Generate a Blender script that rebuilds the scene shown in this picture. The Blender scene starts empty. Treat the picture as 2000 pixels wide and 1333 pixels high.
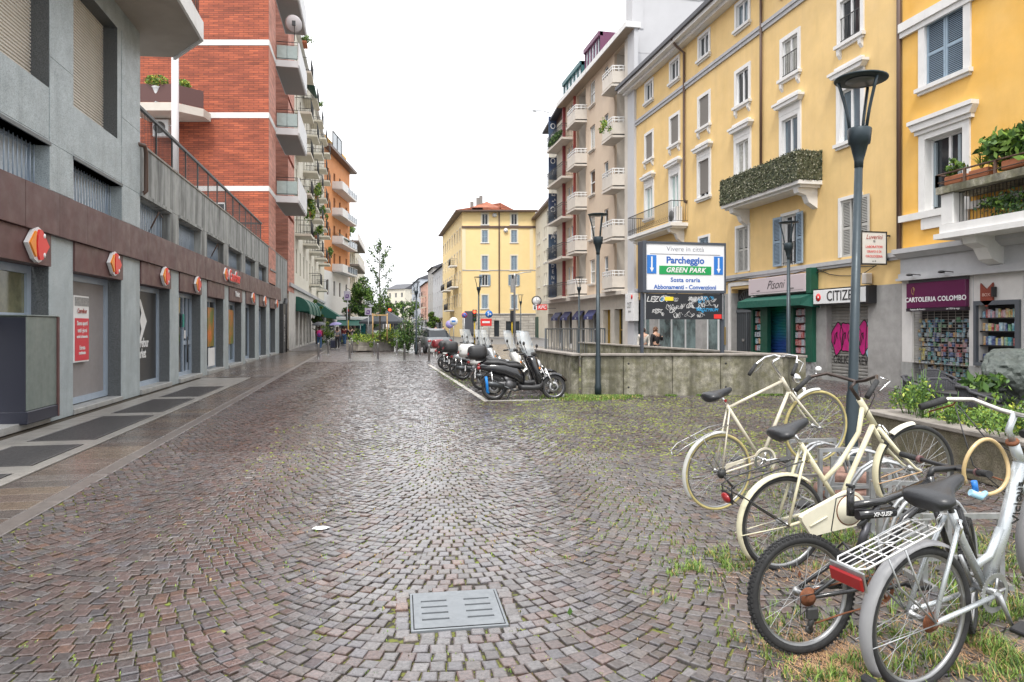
import bpy, bmesh, math, random
import numpy as np
from mathutils import Matrix, Vector
random.seed(7); np.random.seed(7)
R = math.radians
PI = math.pi
SC = bpy.context.scene
COL = SC.collection
# ---------------------------------------------------------------- camera
FPX, HX, HY, EYE = 1360.0, 720.0, 638.0, 1.62       # focal length in photo pixels, street vanishing point, eye height
YAW = math.atan((1000 - HX) / FPX)
SN, CS = math.sin(YAW), math.cos(YAW)
cam = bpy.data.cameras.new('camera'); camo = bpy.data.objects.new('camera', cam); COL.objects.link(camo)
cam.sensor_width = 36; cam.lens = FPX / 2000 * 36
cam.shift_y = (HY - 666.5) / 2000
cam.clip_start = .05; cam.clip_end = 3000
camo.location = (0, 0, EYE); camo.rotation_euler = (R(90), 0, -YAW)
SC.camera = camo
# ---------------------------------------------------------------- sky and sun (overcast)
SUN_EL, SUN_AZ = R(58), R(205)
w = bpy.data.worlds.new('World'); SC.world = w; w.use_nodes = True
nt = w.node_tree; nt.nodes.clear()
out = nt.nodes.new('ShaderNodeOutputWorld'); bg = nt.nodes.new('ShaderNodeBackground')
sky = nt.nodes.new('ShaderNodeTexSky'); sky.sky_type = 'NISHITA'; sky.sun_disc = False
sky.sun_elevation = SUN_EL; sky.sun_rotation = SUN_AZ; sky.dust_density = 4; sky.air_density = 1
hs = nt.nodes.new('ShaderNodeHueSaturation'); hs.inputs['Saturation'].default_value = .25
tc = nt.nodes.new('ShaderNodeTexCoord'); no = nt.nodes.new('ShaderNodeTexNoise')
no.inputs['Scale'].default_value = 1.6; no.inputs['Detail'].default_value = 5; no.inputs['Roughness'].default_value = .6
mp = nt.nodes.new('ShaderNodeMapping'); mp.inputs['Scale'].default_value = (1, 1, 2.5)
cr = nt.nodes.new('ShaderNodeValToRGB')
cr.color_ramp.elements[0].position = .36; cr.color_ramp.elements[0].color = (4.6, 4.72, 4.9, 1); e_ = cr.color_ramp.elements.new(.52); e_.color = (7.6, 7.7, 7.9, 1)
cr.color_ramp.elements[2].position = .75; cr.color_ramp.elements[2].color = (9.6, 9.7, 9.9, 1)
mx = nt.nodes.new('ShaderNodeMix'); mx.data_type = 'RGBA'; mx.inputs['Factor'].default_value = .93
L = nt.links.new
L(sky.outputs[0], hs.inputs['Color']); L(tc.outputs['Generated'], mp.inputs[0]); L(mp.outputs[0], no.inputs['Vector'])
L(no.outputs['Fac'], cr.inputs[0]); L(hs.outputs[0], mx.inputs['A'])
sx_ = nt.nodes.new('ShaderNodeSeparateXYZ'); gr_ = nt.nodes.new('ShaderNodeMapRange'); gm_ = nt.nodes.new('ShaderNodeVectorMath'); gm_.operation = 'SCALE'   # overcast sky: brighter overhead than at the horizon
L(tc.outputs['Generated'], sx_.inputs[0]); L(sx_.outputs['Z'], gr_.inputs[0]); gr_.inputs[1].default_value = 0; gr_.inputs[2].default_value = .9; gr_.inputs[3].default_value = .62; gr_.inputs[4].default_value = 1.25
L(cr.outputs[0], gm_.inputs[0]); L(gr_.outputs[0], gm_.inputs['Scale']); L(gm_.outputs[0], mx.inputs['B'])
L(mx.outputs['Result'], bg.inputs['Color']); L(bg.outputs[0], out.inputs[0]); bg.inputs['Strength'].default_value = .115
sd = bpy.data.lights.new('sun', 'SUN'); so = bpy.data.objects.new('sun', sd); COL.objects.link(so)
sd.energy = 1.1; sd.angle = R(12); sd.color = (1, .96, .9)
so.rotation_euler = (PI / 2 - SUN_EL, 0, R(-205 + 180 + 0))
SC.view_settings.view_transform = 'Standard'; SC.view_settings.look = 'None'
SC.view_settings.gamma = 1; SC.view_settings.use_curve_mapping = False
SC.view_settings.exposure = 1.35
# ---------------------------------------------------------------- measuring helpers (rays of the survey camera, world metres)
def ray(x, y):
    a = (x - 1000) / FPX; b = (HY - y) / FPX
    return SN + a * CS, CS - a * SN, b
def PX(x, y, X):
    d = ray(x, y); t = X / d[0]; return d[1] * t, EYE + d[2] * t
def PY(x, y, Y):
    d = ray(x, y); t = Y / d[1]; return d[0] * t, EYE + d[2] * t
def PD(x, zc):                       # ground position at photo column x and distance zc
    xc = (x - 1000) / FPX * zc
    return zc * SN + xc * CS, zc * CS - xc * SN
def ZD(y, zc): return EYE + (HY - y) / FPX * zc
# ---------------------------------------------------------------- mesh helpers
class MB:
    def __init__(s): s.v = []; s.f = []; s.m = []; s.s = []; s.c = None
    def add(s, vs, fs, mi=0, sm=False):
        o = len(s.v); s.v.extend([tuple(p) for p in vs])
        for f in fs: s.f.append(tuple(i + o for i in f)); s.m.append(mi); s.s.append(sm)
        return s
    def box(s, x0, x1, y0, y1, z0, z1, mi=0):
        if x0 > x1: x0, x1 = x1, x0
        if y0 > y1: y0, y1 = y1, y0
        if z0 > z1: z0, z1 = z1, z0
        return s.add([(x0,y0,z0),(x1,y0,z0),(x1,y1,z0),(x0,y1,z0),(x0,y0,z1),(x1,y0,z1),(x1,y1,z1),(x0,y1,z1)],
              [(0,3,2,1),(4,5,6,7),(0,1,5,4),(1,2,6,5),(2,3,7,6),(3,0,4,7)], mi)
    def bbox(s, x0, x1, y0, y1, z0, z1, b=.01, mi=0):     # chamfered box
        v = []; 
        for (a, bb) in ((x0, 1), (x1, -1)):
            for (c, d) in ((y0, 1), (y1, -1)):
                for (e, g) in ((z0, 1), (z1, -1)):
                    v += [(a, c + d * b, e + g * b), (a + bb * b, c, e + g * b), (a + bb * b, c + d * b, e)]
        bm = bmesh.new(); [bm.verts.new(p) for p in v]
        r = bmesh.ops.convex_hull(bm, input=bm.verts); bm.verts.index_update()
        bmesh.ops.dissolve_limit(bm, angle_limit=.01, verts=bm.verts, edges=bm.edges); bm.verts.index_update()
        vs = [p.co[:] for p in bm.verts]; fs = [[p.index for p in f.verts] for f in bm.faces]; bm.free()
        return s.add(vs, fs, mi)
    def quad(s, a, b, c, d, mi=0): return s.add([a, b, c, d], [(0, 1, 2, 3)], mi)
    def prism(s, poly, y0, y1, mi=0, ax='y'):             # polygon in the plane across ax, extruded along ax
        n = len(poly)
        g = {'y': lambda p, t: (p[0], t, p[1]), 'z': lambda p, t: (p[0], p[1], t), 'x': lambda p, t: (t, p[0], p[1])}[ax]
        vs = [g(p, y0) for p in poly] + [g(p, y1) for p in poly]
        fs = [tuple(range(n)), tuple(range(2 * n - 1, n - 1, -1))] + [(i, i + n, (i + 1) % n + n, (i + 1) % n) for i in range(n)]
        return s.add(vs, fs, mi)
    def cyl(s, p0, p1, r0, r1=None, n=10, mi=0, caps=True, sm=True):
        return s.tube([p0, p1], [r0, r0 if r1 is None else r1], n, mi, False, caps, sm)
    def tube(s, pts, r, n=8, mi=0, closed=False, caps=True, sm=True):
        P = [Vector(p) for p in pts]; k = len(P)
        rr = r if isinstance(r, (list, tuple)) else [r] * k
        T = []
        for i in range(k):
            a = P[(i - 1) % k] if (closed or i > 0) else P[i]; b = P[(i + 1) % k] if (closed or i < k - 1) else P[i]
            t = (b - a); T.append(t.normalized() if t.length > 1e-9 else Vector((0, 0, 1)))
        u = T[0].orthogonal().normalized(); vs = []
        for i in range(k):
            u = (u - T[i] * u.dot(T[i]));
            u = u.normalized() if u.length > 1e-6 else T[i].orthogonal().normalized()
            w_ = T[i].cross(u)
            for j in range(n):
                a = 2 * PI * j / n; vs.append(P[i] + (u * math.cos(a) + w_ * math.sin(a)) * rr[i])
        fs = []
        for i in range(k if closed else k - 1):
            i2 = (i + 1) % k
            off = 0
            if closed and i == k - 1:
                d = [(vs[i2 * n + q] - vs[i * n]).length for q in range(n)]; off = d.index(min(d))
            for j in range(n):
                fs.append((i * n + j, i * n + (j + 1) % n, i2 * n + (j + 1 + off) % n, i2 * n + (j + off) % n))
        s.add(vs, fs, mi, sm)
        if caps and not closed:
            o = len(s.v) - len(vs)
            s.f.append(tuple(o + j for j in range(n - 1, -1, -1))); s.m.append(mi); s.s.append(False)
            s.f.append(tuple(o + (k - 1) * n + j for j in range(n))); s.m.append(mi); s.s.append(False)
        return s
    def loft(s, rings, mi=0, caps=True, sm=True):
        n = len(rings[0]); vs = [p for r_ in rings for p in r_]; fs = []
        for i in range(len(rings) - 1):
            for j in range(n): fs.append((i*n+j, i*n+(j+1) % n, (i+1)*n+(j+1) % n, (i+1)*n+j))
        if caps: fs += [tuple(range(n - 1, -1, -1)), tuple((len(rings) - 1) * n + j for j in range(n))]
        return s.add(vs, fs, mi, sm)
    def lathe(s, prof, n=16, c=(0, 0, 0), mi=0, ax='z', sm=True, caps=True):
        f = {'z': lambda r_, t, h: (c[0]+r_*math.cos(t), c[1]+r_*math.sin(t), c[2]+h),
             'y': lambda r_, t, h: (c[0]+r_*math.sin(t), c[1]+h, c[2]+r_*math.cos(t)),
             'x': lambda r_, t, h: (c[0]+h, c[1]+r_*math.cos(t), c[2]+r_*math.sin(t))}[ax]
        return s.loft([[f(max(r_, 1e-4), 2*PI*j/n, h) for j in range(n)] for r_, h in prof], mi, caps, sm)
    def ell(s, c, rx, ry, rz, nu=12, nv=8, mi=0, e=1.0):
        def q(a): return math.copysign(abs(a) ** e, a)
        rings = []
        for i in range(1, nv):
            t = PI * i / nv - PI / 2
            rings.append([(c[0] + rx*q(math.cos(t))*q(math.cos(2*PI*j/nu)), c[1] + ry*q(math.cos(t))*q(math.sin(2*PI*j/nu)), c[2] + rz*q(math.sin(t))) for j in range(nu)])
        rings = [[(c[0], c[1], c[2] - rz)] * nu] + rings + [[(c[0], c[1], c[2] + rz)] * nu]
        return s.loft(rings, mi, False, True)
    def mesh(s, name, mats):
        me = bpy.data.meshes.new(name); me.from_pydata(s.v, [], s.f)
        if not isinstance(mats, (list, tuple)): mats = [mats]
        for m_ in mats: me.materials.append(m_)
        me.polygons.foreach_set('material_index', s.m); me.polygons.foreach_set('use_smooth', s.s)
        if s.c is not None:
            a = me.color_attributes.new('col', 'FLOAT_COLOR', 'POINT')
            a.data.foreach_set('color', np.array(s.c, dtype=np.float32).ravel())
        me.update(); return me
    def build(s, name, mats, parent=None, loc=(0, 0, 0), rot=None, **kw):
        return obj(name, s.mesh(name, mats), parent, loc, rot, **kw)
def obj(name, me, parent=None, loc=(0, 0, 0), rot=None, **kw):
    o = bpy.data.objects.new(name, me); COL.objects.link(o); o.parent = parent; o.location = loc
    if rot is not None: o.rotation_euler = rot
    for k, v in kw.items(): o[k] = v
    return o
def thing(name, label, cat, loc=(0, 0, 0), rz=0, group=None, rot=None, scale=None):
    o = bpy.data.objects.new(name, None); COL.objects.link(o); o.location = loc
    o.rotation_euler = rot if rot is not None else (0, 0, rz)
    o.empty_display_size = .2; o['label'] = label; o['category'] = cat
    if group: o['group'] = group
    if scale: o.scale = scale
    return o
def tag(o, label, cat, group=None):
    o['label'] = label; o['category'] = cat
    if group: o['group'] = group
    return o
KIDS = {}
def dup(root, loc=None, rot=None, label=None, group=None, swap=None):
    def cp(o, par):
        c = o.copy(); COL.objects.link(c)
        if par is not None: c.parent = par
        for ch in [x for x in kids(o)]: 
            cp(ch, c)
        return c
    index_kids()
    r_ = cp(root, None)
    if loc is not None: r_.location = loc
    if rot is not None: r_.rotation_euler = rot
    if label: r_['label'] = label
    if group: r_['group'] = group
    return r_
def index_kids():
    KIDS.clear()
    for o in bpy.data.objects:
        if o.parent: KIDS.setdefault(o.parent.name, []).append(o)
def kids(o): return list(KIDS.get(o.name, []))
def repaint(root, mp_):              # swap materials on a copied thing, giving the changed parts meshes of their own
    index_kids()
    for ch in kids(root):
        for o in [ch] + kids(ch):
            if o.type == 'MESH' and any(m_ and m_.name in mp_ for m_ in o.data.materials):
                o.data = o.data.copy()
                for i, m_ in enumerate(o.data.materials):
                    if m_.name in mp_: o.data.materials[i] = mp_[m_.name]
def txt(body, size, parent, loc, mat, rot=(PI / 2, 0, 0), name='lettering', align='CENTER', shear=0, sx=1, ext=.002, bold=0, space=1):
    cu = bpy.data.curves.new(name, 'FONT'); cu.body = body; cu.size = size; cu.align_x = align; cu.align_y = 'CENTER'
    cu.shear = shear; cu.extrude = ext; cu.offset = bold; cu.space_character = space; cu.resolution_u = 3; cu.materials.append(mat)
    o = bpy.data.objects.new(name, cu); COL.objects.link(o); o.parent = parent; o.location = loc; o.rotation_euler = rot; o.scale = (sx, 1, 1)
    return o
# ---------------------------------------------------------------- materials
MT = {}
def mat(name, c, rough=.6, metal=0, var=0, vs=3, c2=None, bump=0, bs=20, spec=.5, streak=0, sc=(.1, .09, .07), speck=0, coat=0, alpha=1, emit=0, trans=0, vcol=False, dirt=0, bdist=.01):
    if name in MT: return MT[name]
    m_ = bpy.data.materials.new(name); m_.use_nodes = True; t = m_.node_tree; N = t.nodes; p = N['Principled BSDF']; K = t.links.new
    if not isinstance(c, (tuple, list)): c = (c, c, c)
    p.inputs['Roughness'].default_value = rough; p.inputs['Metallic'].default_value = metal
    p.inputs['Specular IOR Level'].default_value = spec
    if coat: p.inputs['Coat Weight'].default_value = coat; p.inputs['Coat Roughness'].default_value = .08
    if trans: p.inputs['Transmission Weight'].default_value = trans; p.inputs['IOR'].default_value = 1.45
    if alpha < 1: p.inputs['Alpha'].default_value = alpha
    tcn = N.new('ShaderNodeTexCoord'); 
    def noise(scale, det=4, rg=.6, sca=None):
        n_ = N.new('ShaderNodeTexNoise'); n_.inputs['Scale'].default_value = scale; n_.inputs['Detail'].default_value = det; n_.inputs['Roughness'].default_value = rg
        if sca:
            mpn = N.new('ShaderNodeMapping'); mpn.inputs['Scale'].default_value = sca; K(tcn.outputs['Object'], mpn.inputs[0]); K(mpn.outputs[0], n_.inputs['Vector'])
        else: K(tcn.outputs['Object'], n_.inputs['Vector'])
        return n_.outputs['Fac']
    def mapr(f, a, b, c_=0, d=1):
        r_ = N.new('ShaderNodeMapRange'); K(f, r_.inputs[0]); r_.inputs[1].default_value = a; r_.inputs[2].default_value = b
        r_.inputs[3].default_value = c_; r_.inputs[4].default_value = d; return r_.outputs[0]
    def mix(f, a, b, mode='MIX'):
        x_ = N.new('ShaderNodeMix'); x_.data_type = 'RGBA'; x_.blend_type = mode
        for s_, v in (('Factor', f), ('A', a), ('B', b)):
            if isinstance(v, (int, float)): x_.inputs[s_].default_value = v
            elif isinstance(v, tuple): x_.inputs[s_].default_value = (*v, 1) if len(v) == 3 else v
            else: K(v, x_.inputs[s_])
        return x_.outputs['Result']
    colr = tuple(c)
    if vcol:
        at = N.new('ShaderNodeVertexColor'); at.layer_name = 'col'; colr = at.outputs['Color']
    if c2: colr = mix(mapr(noise(vs), .38, .62), colr, tuple(c2))
    if var:
        f = mapr(noise(vs * 1.7, 6, .65), .3, .7, 1 - var, 1 + var)
        cc = N.new('ShaderNodeCombineColor'); [K(f, cc.inputs[i]) for i in range(3)]
        colr = mix(1.0, colr, cc.outputs[0], 'MULTIPLY')
    if speck:
        colr = mix(mapr(noise(60, 2), .45, .62, 0, speck), colr, tuple(x_ * .35 for x_ in c))
    if streak:
        colr = mix(mapr(noise(1, 5, .65, (2.2, 2.2, .22)), .5 if streak < .7 else .43, .72 if streak < .7 else .62, 0, streak), colr, tuple(sc))
    if dirt:
        ge = N.new('ShaderNodeSeparateXYZ'); K(tcn.outputs['Object'], ge.inputs[0])
        f1 = mapr(ge.outputs['Z'], 0, 1.3, 1, 0); mm = N.new('ShaderNodeMath'); mm.operation = 'MULTIPLY'
        K(f1, mm.inputs[0]); K(mapr(noise(2.2, 5), .35, .65, 0, dirt), mm.inputs[1]); colr = mix(mm.outputs[0], colr, (.06, .055, .045))
    if isinstance(colr, tuple): p.inputs['Base Color'].default_value = (*colr, 1)
    else: K(colr, p.inputs['Base Color'])
    if emit: p.inputs['Emission Color'].default_value = (*c, 1); p.inputs['Emission Strength'].default_value = emit
    if bump:
        b_ = N.new('ShaderNodeBump'); b_.inputs['Strength'].default_value = bump; b_.inputs['Distance'].default_value = bdist
        K(noise(bs, 5), b_.inputs['Height']); K(b_.outputs[0], p.inputs['Normal'])
    if rough > .15 and rough < .9 and not emit and (var or bump):
        K(mapr(noise(vs * 3, 4), .3, .7, rough * .75, min(1, rough * 1.25)), p.inputs['Roughness'])
    MT[name] = m_; return m_
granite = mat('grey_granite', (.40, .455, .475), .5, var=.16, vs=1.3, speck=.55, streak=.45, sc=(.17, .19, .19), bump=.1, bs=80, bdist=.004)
granite_d = mat('shaded_flamed_granite', (.125, .135, .14), .5, var=.25, vs=30, speck=.7, bump=.3, bs=90, bdist=.004)  # different, darker stone, with the shade of the reveals also put into its colour
granite_l = mat('pale_granite_step', (.34, .34, .33), .45, var=.2, vs=2, speck=.3, dirt=.0, bump=.1, bs=40)
fascia = mat('brown_panel', (.11, .053, .05), .5, var=.18, vs=1.1, streak=.4, sc=(.08, .05, .05), bump=.06, bs=10)
concrete = mat('stained_concrete', (.33, .34, .33), .75, var=.18, vs=1.2, streak=.9, sc=(.085, .088, .086), bump=.3, bs=25)
concrete_w = mat('weathered_concrete', (.34, .32, .26), .8, var=.55, vs=4.5, c2=(.19, .18, .11), streak=.8, sc=(.075, .07, .045), bump=.6, bs=22, speck=.6)
conc_cap = mat('concrete_coping', (.25, .225, .2), .7, var=.3, vs=3, bump=.3, bs=30)
plaster_y = mat('yellow_plaster', (.73, .51, .225), .8, var=.1, vs=.45, streak=.5, sc=(.60, .42, .19), bump=.15, bs=14)
plaster_g = mat('gold_plaster', (.75, .41, .075), .8, var=.1, vs=.4, c2=(.78, .47, .13), streak=.3, sc=(.62, .33, .06), bump=.15, bs=14)
plaster_b = mat('beige_plaster', (.60, .48, .365), .8, var=.06, vs=.4, streak=.2, sc=(.45, .33, .25))
plaster_b2 = mat('pale_beige_balcony', (.58, .53, .47), .7, var=.08, vs=1, streak=.2, sc=(.4, .37, .33))
plaster_c = mat('cream_plaster', (.66, .62, .52), .8, var=.07, vs=.5, streak=.3, sc=(.45, .42, .34))
plaster_o = mat('orange_plaster', (.62, .265, .105), .8, var=.08, vs=.5)
plaster_r5 = mat('light_yellow_plaster', (.78, .60, .30), .8, var=.05, vs=.3)
plaster_p = mat('pink_plaster', (.68, .40, .31), .8, var=.06, vs=.4)
white_st = mat('white_trim_stone', (.70, .69, .675), .6, var=.06, vs=2, streak=.2, sc=(.4, .38, .36))
white_wall = mat('white_gable_wall', (.50, .50, .515), .8, var=.04, vs=.5)
grey_pl = mat('grey_plaster_plinth', (.32, .31, .30), .8, var=.15, vs=2, dirt=.5)
grey_cor = mat('grey_cornice', (.42, .42, .43), .7, var=.08, vs=2)
marble = mat('white_marble', (.62, .60, .58), .4, var=.1, vs=1.5, streak=.25, sc=(.4, .38, .35))
alu = mat('blue_grey_aluminium', (.36, .43, .52), .4, .2, var=.05, vs=3)
steel = mat('stainless_steel', (.36, .36, .36), .36, 1, var=.1, vs=8)
galv = mat('galvanised_steel', (.42, .43, .44), .45, .8, var=.18, vs=6)
glass_d = mat('dark_window_glass', (.025, .03, .035), .06, spec=.5, var=.2, vs=.8)
glass_b = mat('bluish_window_glass', (.10, .14, .17), .08, spec=.8, var=.25, vs=.7)
glass_c = mat('curtained_window', (.36, .36, .33), .25, spec=.7, var=.2, vs=4)
glass_g = mat('green_glass_panel', (.40, .50, .48), .12, spec=.7, var=.1, vs=2)
black = mat('black_plastic', (.02, .02, .022), .4)
rubber = mat('tyre_rubber', (.022, .022, .023), .75, var=.2, vs=20)
iron = mat('dark_wrought_iron', (.035, .035, .035), .5)
lampm = mat('slate_lamp_paint', (.032, .047, .057), .42, .3, var=.1, vs=3)
brown_m = mat('brown_drainpipe', (.10, .06, .045), .5)
blindg = mat('grey_brown_roller_blind', (.17, .155, .14), .7)
shut_gr = mat('blue_grey_shutter', (.26, .34, .42), .6, var=.08, vs=3)
shut_bg = mat('beige_grey_shutter', (.45, .44, .41), .6, var=.08, vs=3)
shut_m = mat('metal_rolling_shutter', (.32, .31, .29), .45, .3, var=.12, vs=2, streak=.3)
cream_r = mat('cream_roller_shutter', (.62, .58, .52), .6, var=.06, vs=.8, streak=.2, sc=(.4, .37, .33))
white = mat('white_paint', (.75, .75, .75), .45, var=.04, vs=2)
leafs = [mat('leaf_dark', (.02, .05, .012), .55), mat('leaf_mid', (.06, .13, .022), .55), mat('leaf_light', (.16, .27, .04), .55), mat('leaf_yellow', (.36, .40, .05), .55)]
bark = mat('grey_bark', (.12, .10, .08), .9, var=.3, vs=10, bump=.5, bs=30)
wood = mat('pine_stake', (.50, .32, .15), .7, var=.15, vs=8)
terra = mat('terracotta', (.42, .15, .07), .7, var=.1, vs=5)
redm = mat('red_lacquer', (.28, .01, .012), .3, coat=.5)
orange_m = mat('orange_sign', (.80, .25, .02), .35)
logo_r = mat('red_sign', (.72, .035, .03), .35)
green_aw = mat('green_awning', (.007, .085, .06), .6, var=.1, vs=3)
green_sh = mat('green_shop_paint', (.008, .075, .045), .45, var=.1, vs=2)
blue_s = mat('blue_sign', (.02, .17, .55), .4)
soil = mat('planter_soil', (.05, .038, .025), .95, var=.3, vs=10, bump=.5)
chrome = mat('chrome', (.7, .7, .7), .15, 1)
silver = mat('silver_paint', (.52, .54, .56), .3, .6, var=.08, vs=5)
skin = mat('skin', (.50, .30, .21), .5); hair_m = mat('brown_hair', (.04, .022, .014), .6)
# brick and tile materials
def brick_mat(name, c1, c2, mortar, bw, bh, ms=.012, sq=None):
    m_ = bpy.data.materials.new(name); m_.use_nodes = True; t = m_.node_tree; N = t.nodes; p = N['Principled BSDF']; K = t.links.new
    tcn = N.new('ShaderNodeTexCoord'); sp = N.new('ShaderNodeSeparateXYZ'); cb = N.new('ShaderNodeCombineXYZ')
    K(tcn.outputs['Object'], sp.inputs[0]); ad = N.new('ShaderNodeMath'); K(sp.outputs['X'], ad.inputs[0]); K(sp.outputs['Y'], ad.inputs[1])
    K(ad.outputs[0], cb.inputs[0]); K(sp.outputs['Z'], cb.inputs[1])
    b = N.new('ShaderNodeTexBrick'); K(cb.outputs[0], b.inputs['Vector']); b.inputs['Scale'].default_value = 1
    b.inputs['Brick Width'].default_value = bw; b.inputs['Row Height'].default_value = bh; b.inputs['Mortar Size'].default_value = ms; b.inputs['Bias'].default_value = -.1
    b.inputs['Color1'].default_value = (*c1, 1); b.inputs['Color2'].default_value = (*c2, 1); b.inputs['Mortar'].default_value = (*mortar, 1)
    n_ = N.new('ShaderNodeTexNoise'); n_.inputs['Scale'].default_value = .8; n_.inputs['Detail'].default_value = 6
    mpn = N.new('ShaderNodeMapping'); mpn.inputs['Scale'].default_value = (1, 1, 6); K(tcn.outputs['Object'], mpn.inputs[0]); K(mpn.outputs[0], n_.inputs['Vector'])
    rr = N.new('ShaderNodeMapRange'); K(n_.outputs['Fac'], rr.inputs[0]); rr.inputs[1].default_value = .3; rr.inputs[2].default_value = .7; rr.inputs[3].default_value = .7; rr.inputs[4].default_value = 1.3
    cc = N.new('ShaderNodeCombineColor'); [K(rr.outputs[0], cc.inputs[i]) for i in range(3)]
    x_ = N.new('ShaderNodeMix'); x_.data_type = 'RGBA'; x_.blend_type = 'MULTIPLY'; x_.inputs['Factor'].default_value = 1
    K(b.outputs['Color'], x_.inputs['A']); K(cc.outputs[0], x_.inputs['B']); K(x_.outputs['Result'], p.inputs['Base Color'])
    bu = N.new('ShaderNodeBump'); bu.inputs['Strength'].default_value = .6; bu.inputs['Distance'].default_value = .01; bu.invert = True
    K(b.outputs['Fac'], bu.inputs['Height']); K(bu.outputs[0], p.inputs['Normal']); p.inputs['Roughness'].default_value = .75
    MT[name] = m_; return m_
brick = brick_mat('red_brick', (.42, .10, .045), (.27, .062, .033), (.16, .05, .03), .42, .115, .014)
brick_l = brick_mat('pale_red_brick', (.52, .22, .16), (.46, .18, .12), (.45, .25, .2), .3, .09, .01)
roof_t = brick_mat('red_roof_tiles', (.42, .13, .06), (.30, .09, .05), (.15, .05, .03), .3, .35, .03)
rustic = brick_mat('rusticated_stone', (.47, .44, .39), (.42, .39, .35), (.24, .22, .2), 1.4, .42, .03)
# ================================================================ GROUND
def stone_mat(name, rough=(.2, .42), far=False):
    m_ = bpy.data.materials.new(name); m_.use_nodes = True; t = m_.node_tree; N = t.nodes; p = N['Principled BSDF']; K = t.links.new
    tcn = N.new('ShaderNodeTexCoord'); g = N.new('ShaderNodeNewGeometry')
    def noi(s, d=5, r_=.6):
        n_ = N.new('ShaderNodeTexNoise'); n_.inputs['Scale'].default_value = s; n_.inputs['Detail'].default_value = d; n_.inputs['Roughness'].default_value = r_
        K(g.outputs['Position'], n_.inputs['Vector']); return n_.outputs['Fac']
    def mr(f, a, b, c, d):
        r_ = N.new('ShaderNodeMapRange'); K(f, r_.inputs[0]); r_.inputs[1].default_value = a; r_.inputs[2].default_value = b; r_.inputs[3].default_value = c; r_.inputs[4].default_value = d; return r_.outputs[0]
    if far:
        v = N.new('ShaderNodeTexVoronoi'); v.inputs['Scale'].default_value = 11; K(g.outputs['Position'], v.inputs['Vector'])
        rp = N.new('ShaderNodeValToRGB'); sp = N.new('ShaderNodeSeparateColor'); K(v.outputs['Color'], sp.inputs[0]); K(sp.outputs[0], rp.inputs[0])
        rp.color_ramp.elements[0].color = (.06, .047, .044, 1); rp.color_ramp.elements[1].color = (.115, .095, .092, 1); col = rp.outputs[0]
        v2 = N.new('ShaderNodeTexVoronoi'); v2.feature = 'DISTANCE_TO_EDGE'; v2.inputs['Scale'].default_value = 11; K(g.outputs['Position'], v2.inputs['Vector'])
        e = mr(v2.outputs['Distance'], 0, .12, 0, 1)
    else:
        at = N.new('ShaderNodeVertexColor'); at.layer_name = 'col'; col = at.outputs['Color']
    f = mr(noi(55, 5), .3, .7, .5, 1.55); cc = N.new('ShaderNodeCombineColor'); [K(f, cc.inputs[i]) for i in range(3)]
    x_ = N.new('ShaderNodeMix'); x_.data_type = 'RGBA'; x_.blend_type = 'MULTIPLY'; x_.inputs['Factor'].default_value = 1; K(col, x_.inputs['A']); K(cc.outputs[0], x_.inputs['B'])
    K(x_.outputs['Result'], p.inputs['Base Color'])
    K(mr(noi(1.3, 6), .35, .65, rough[0], rough[1]), p.inputs['Roughness']); p.inputs['Specular IOR Level'].default_value = .6; p.inputs['Coat Weight'].default_value = .5; p.inputs['Coat Roughness'].default_value = .2
    bu = N.new('ShaderNodeBump'); bu.inputs['Strength'].default_value = .5; bu.inputs['Distance'].default_value = .006
    K(noi(38, 5), bu.inputs['Height'])
    if far:
        b2 = N.new('ShaderNodeBump'); b2.inputs['Strength'].default_value = .6; b2.inputs['Distance'].default_value = .02; K(e, b2.inputs['Height']); K(bu.outputs[0], b2.inputs['Normal']); K(b2.outputs[0], p.inputs['Normal'])
    else: K(bu.outputs[0], p.inputs['Normal'])
    MT[name] = m_; return m_
cob = stone_mat('wet_porphyry'); cobfar = stone_mat('distant_cobbles', (.24, .48), True)
def joint_mat():
    m_ = bpy.data.materials.new('joint_soil_and_moss'); m_.use_nodes = True; t = m_.node_tree; N = t.nodes; p = N['Principled BSDF']; K = t.links.new
    g = N.new('ShaderNodeNewGeometry'); n1 = N.new('ShaderNodeTexNoise'); n1.inputs['Scale'].default_value = .9; n1.inputs['Detail'].default_value = 7; K(g.outputs['Position'], n1.inputs['Vector'])
    n2 = N.new('ShaderNodeTexNoise'); n2.inputs['Scale'].default_value = 25; n2.inputs['Detail'].default_value = 3; K(g.outputs['Position'], n2.inputs['Vector'])
    a = N.new('ShaderNodeMath'); a.operation = 'ADD'; K(n1.outputs['Fac'], a.inputs[0]); K(n2.outputs['Fac'], a.inputs[1])
    r_ = N.new('ShaderNodeValToRGB'); K(a.outputs[0], r_.inputs[0]); el = r_.color_ramp.elements
    el[0].position = .85; el[0].color = (.035, .03, .024, 1); el[1].position = 1.0; el[1].color = (.13, .14, .025, 1)
    mm = N.new('ShaderNodeMath'); mm.operation = 'MULTIPLY'; mm.inputs[1].default_value = .9; K(a.outputs[0], mm.inputs[0]); K(mm.outputs[0], r_.inputs[0])
    el[0].position = .84; el[1].position = .97
    K(r_.outputs[0], p.inputs['Base Color']); p.inputs['Roughness'].default_value = .85
    b = N.new('ShaderNodeBump'); b.inputs['Strength'].default_value = .8; b.inputs['Distance'].default_value = .02; K(n2.outputs['Fac'], b.inputs['Height']); K(b.outputs[0], p.inputs['Normal'])
    return m_
jm = joint_mat()
asph = mat('street_asphalt', (.10, .10, .105), .5, var=.15, vs=1, bump=.3, bs=60)
g = MB(); S = 1500; g.quad((-S, -S, -.06), (S, -S, -.06), (S, S, -.06), (-S, S, -.06))
g.build('ground', asph, kind='structure')
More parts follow.
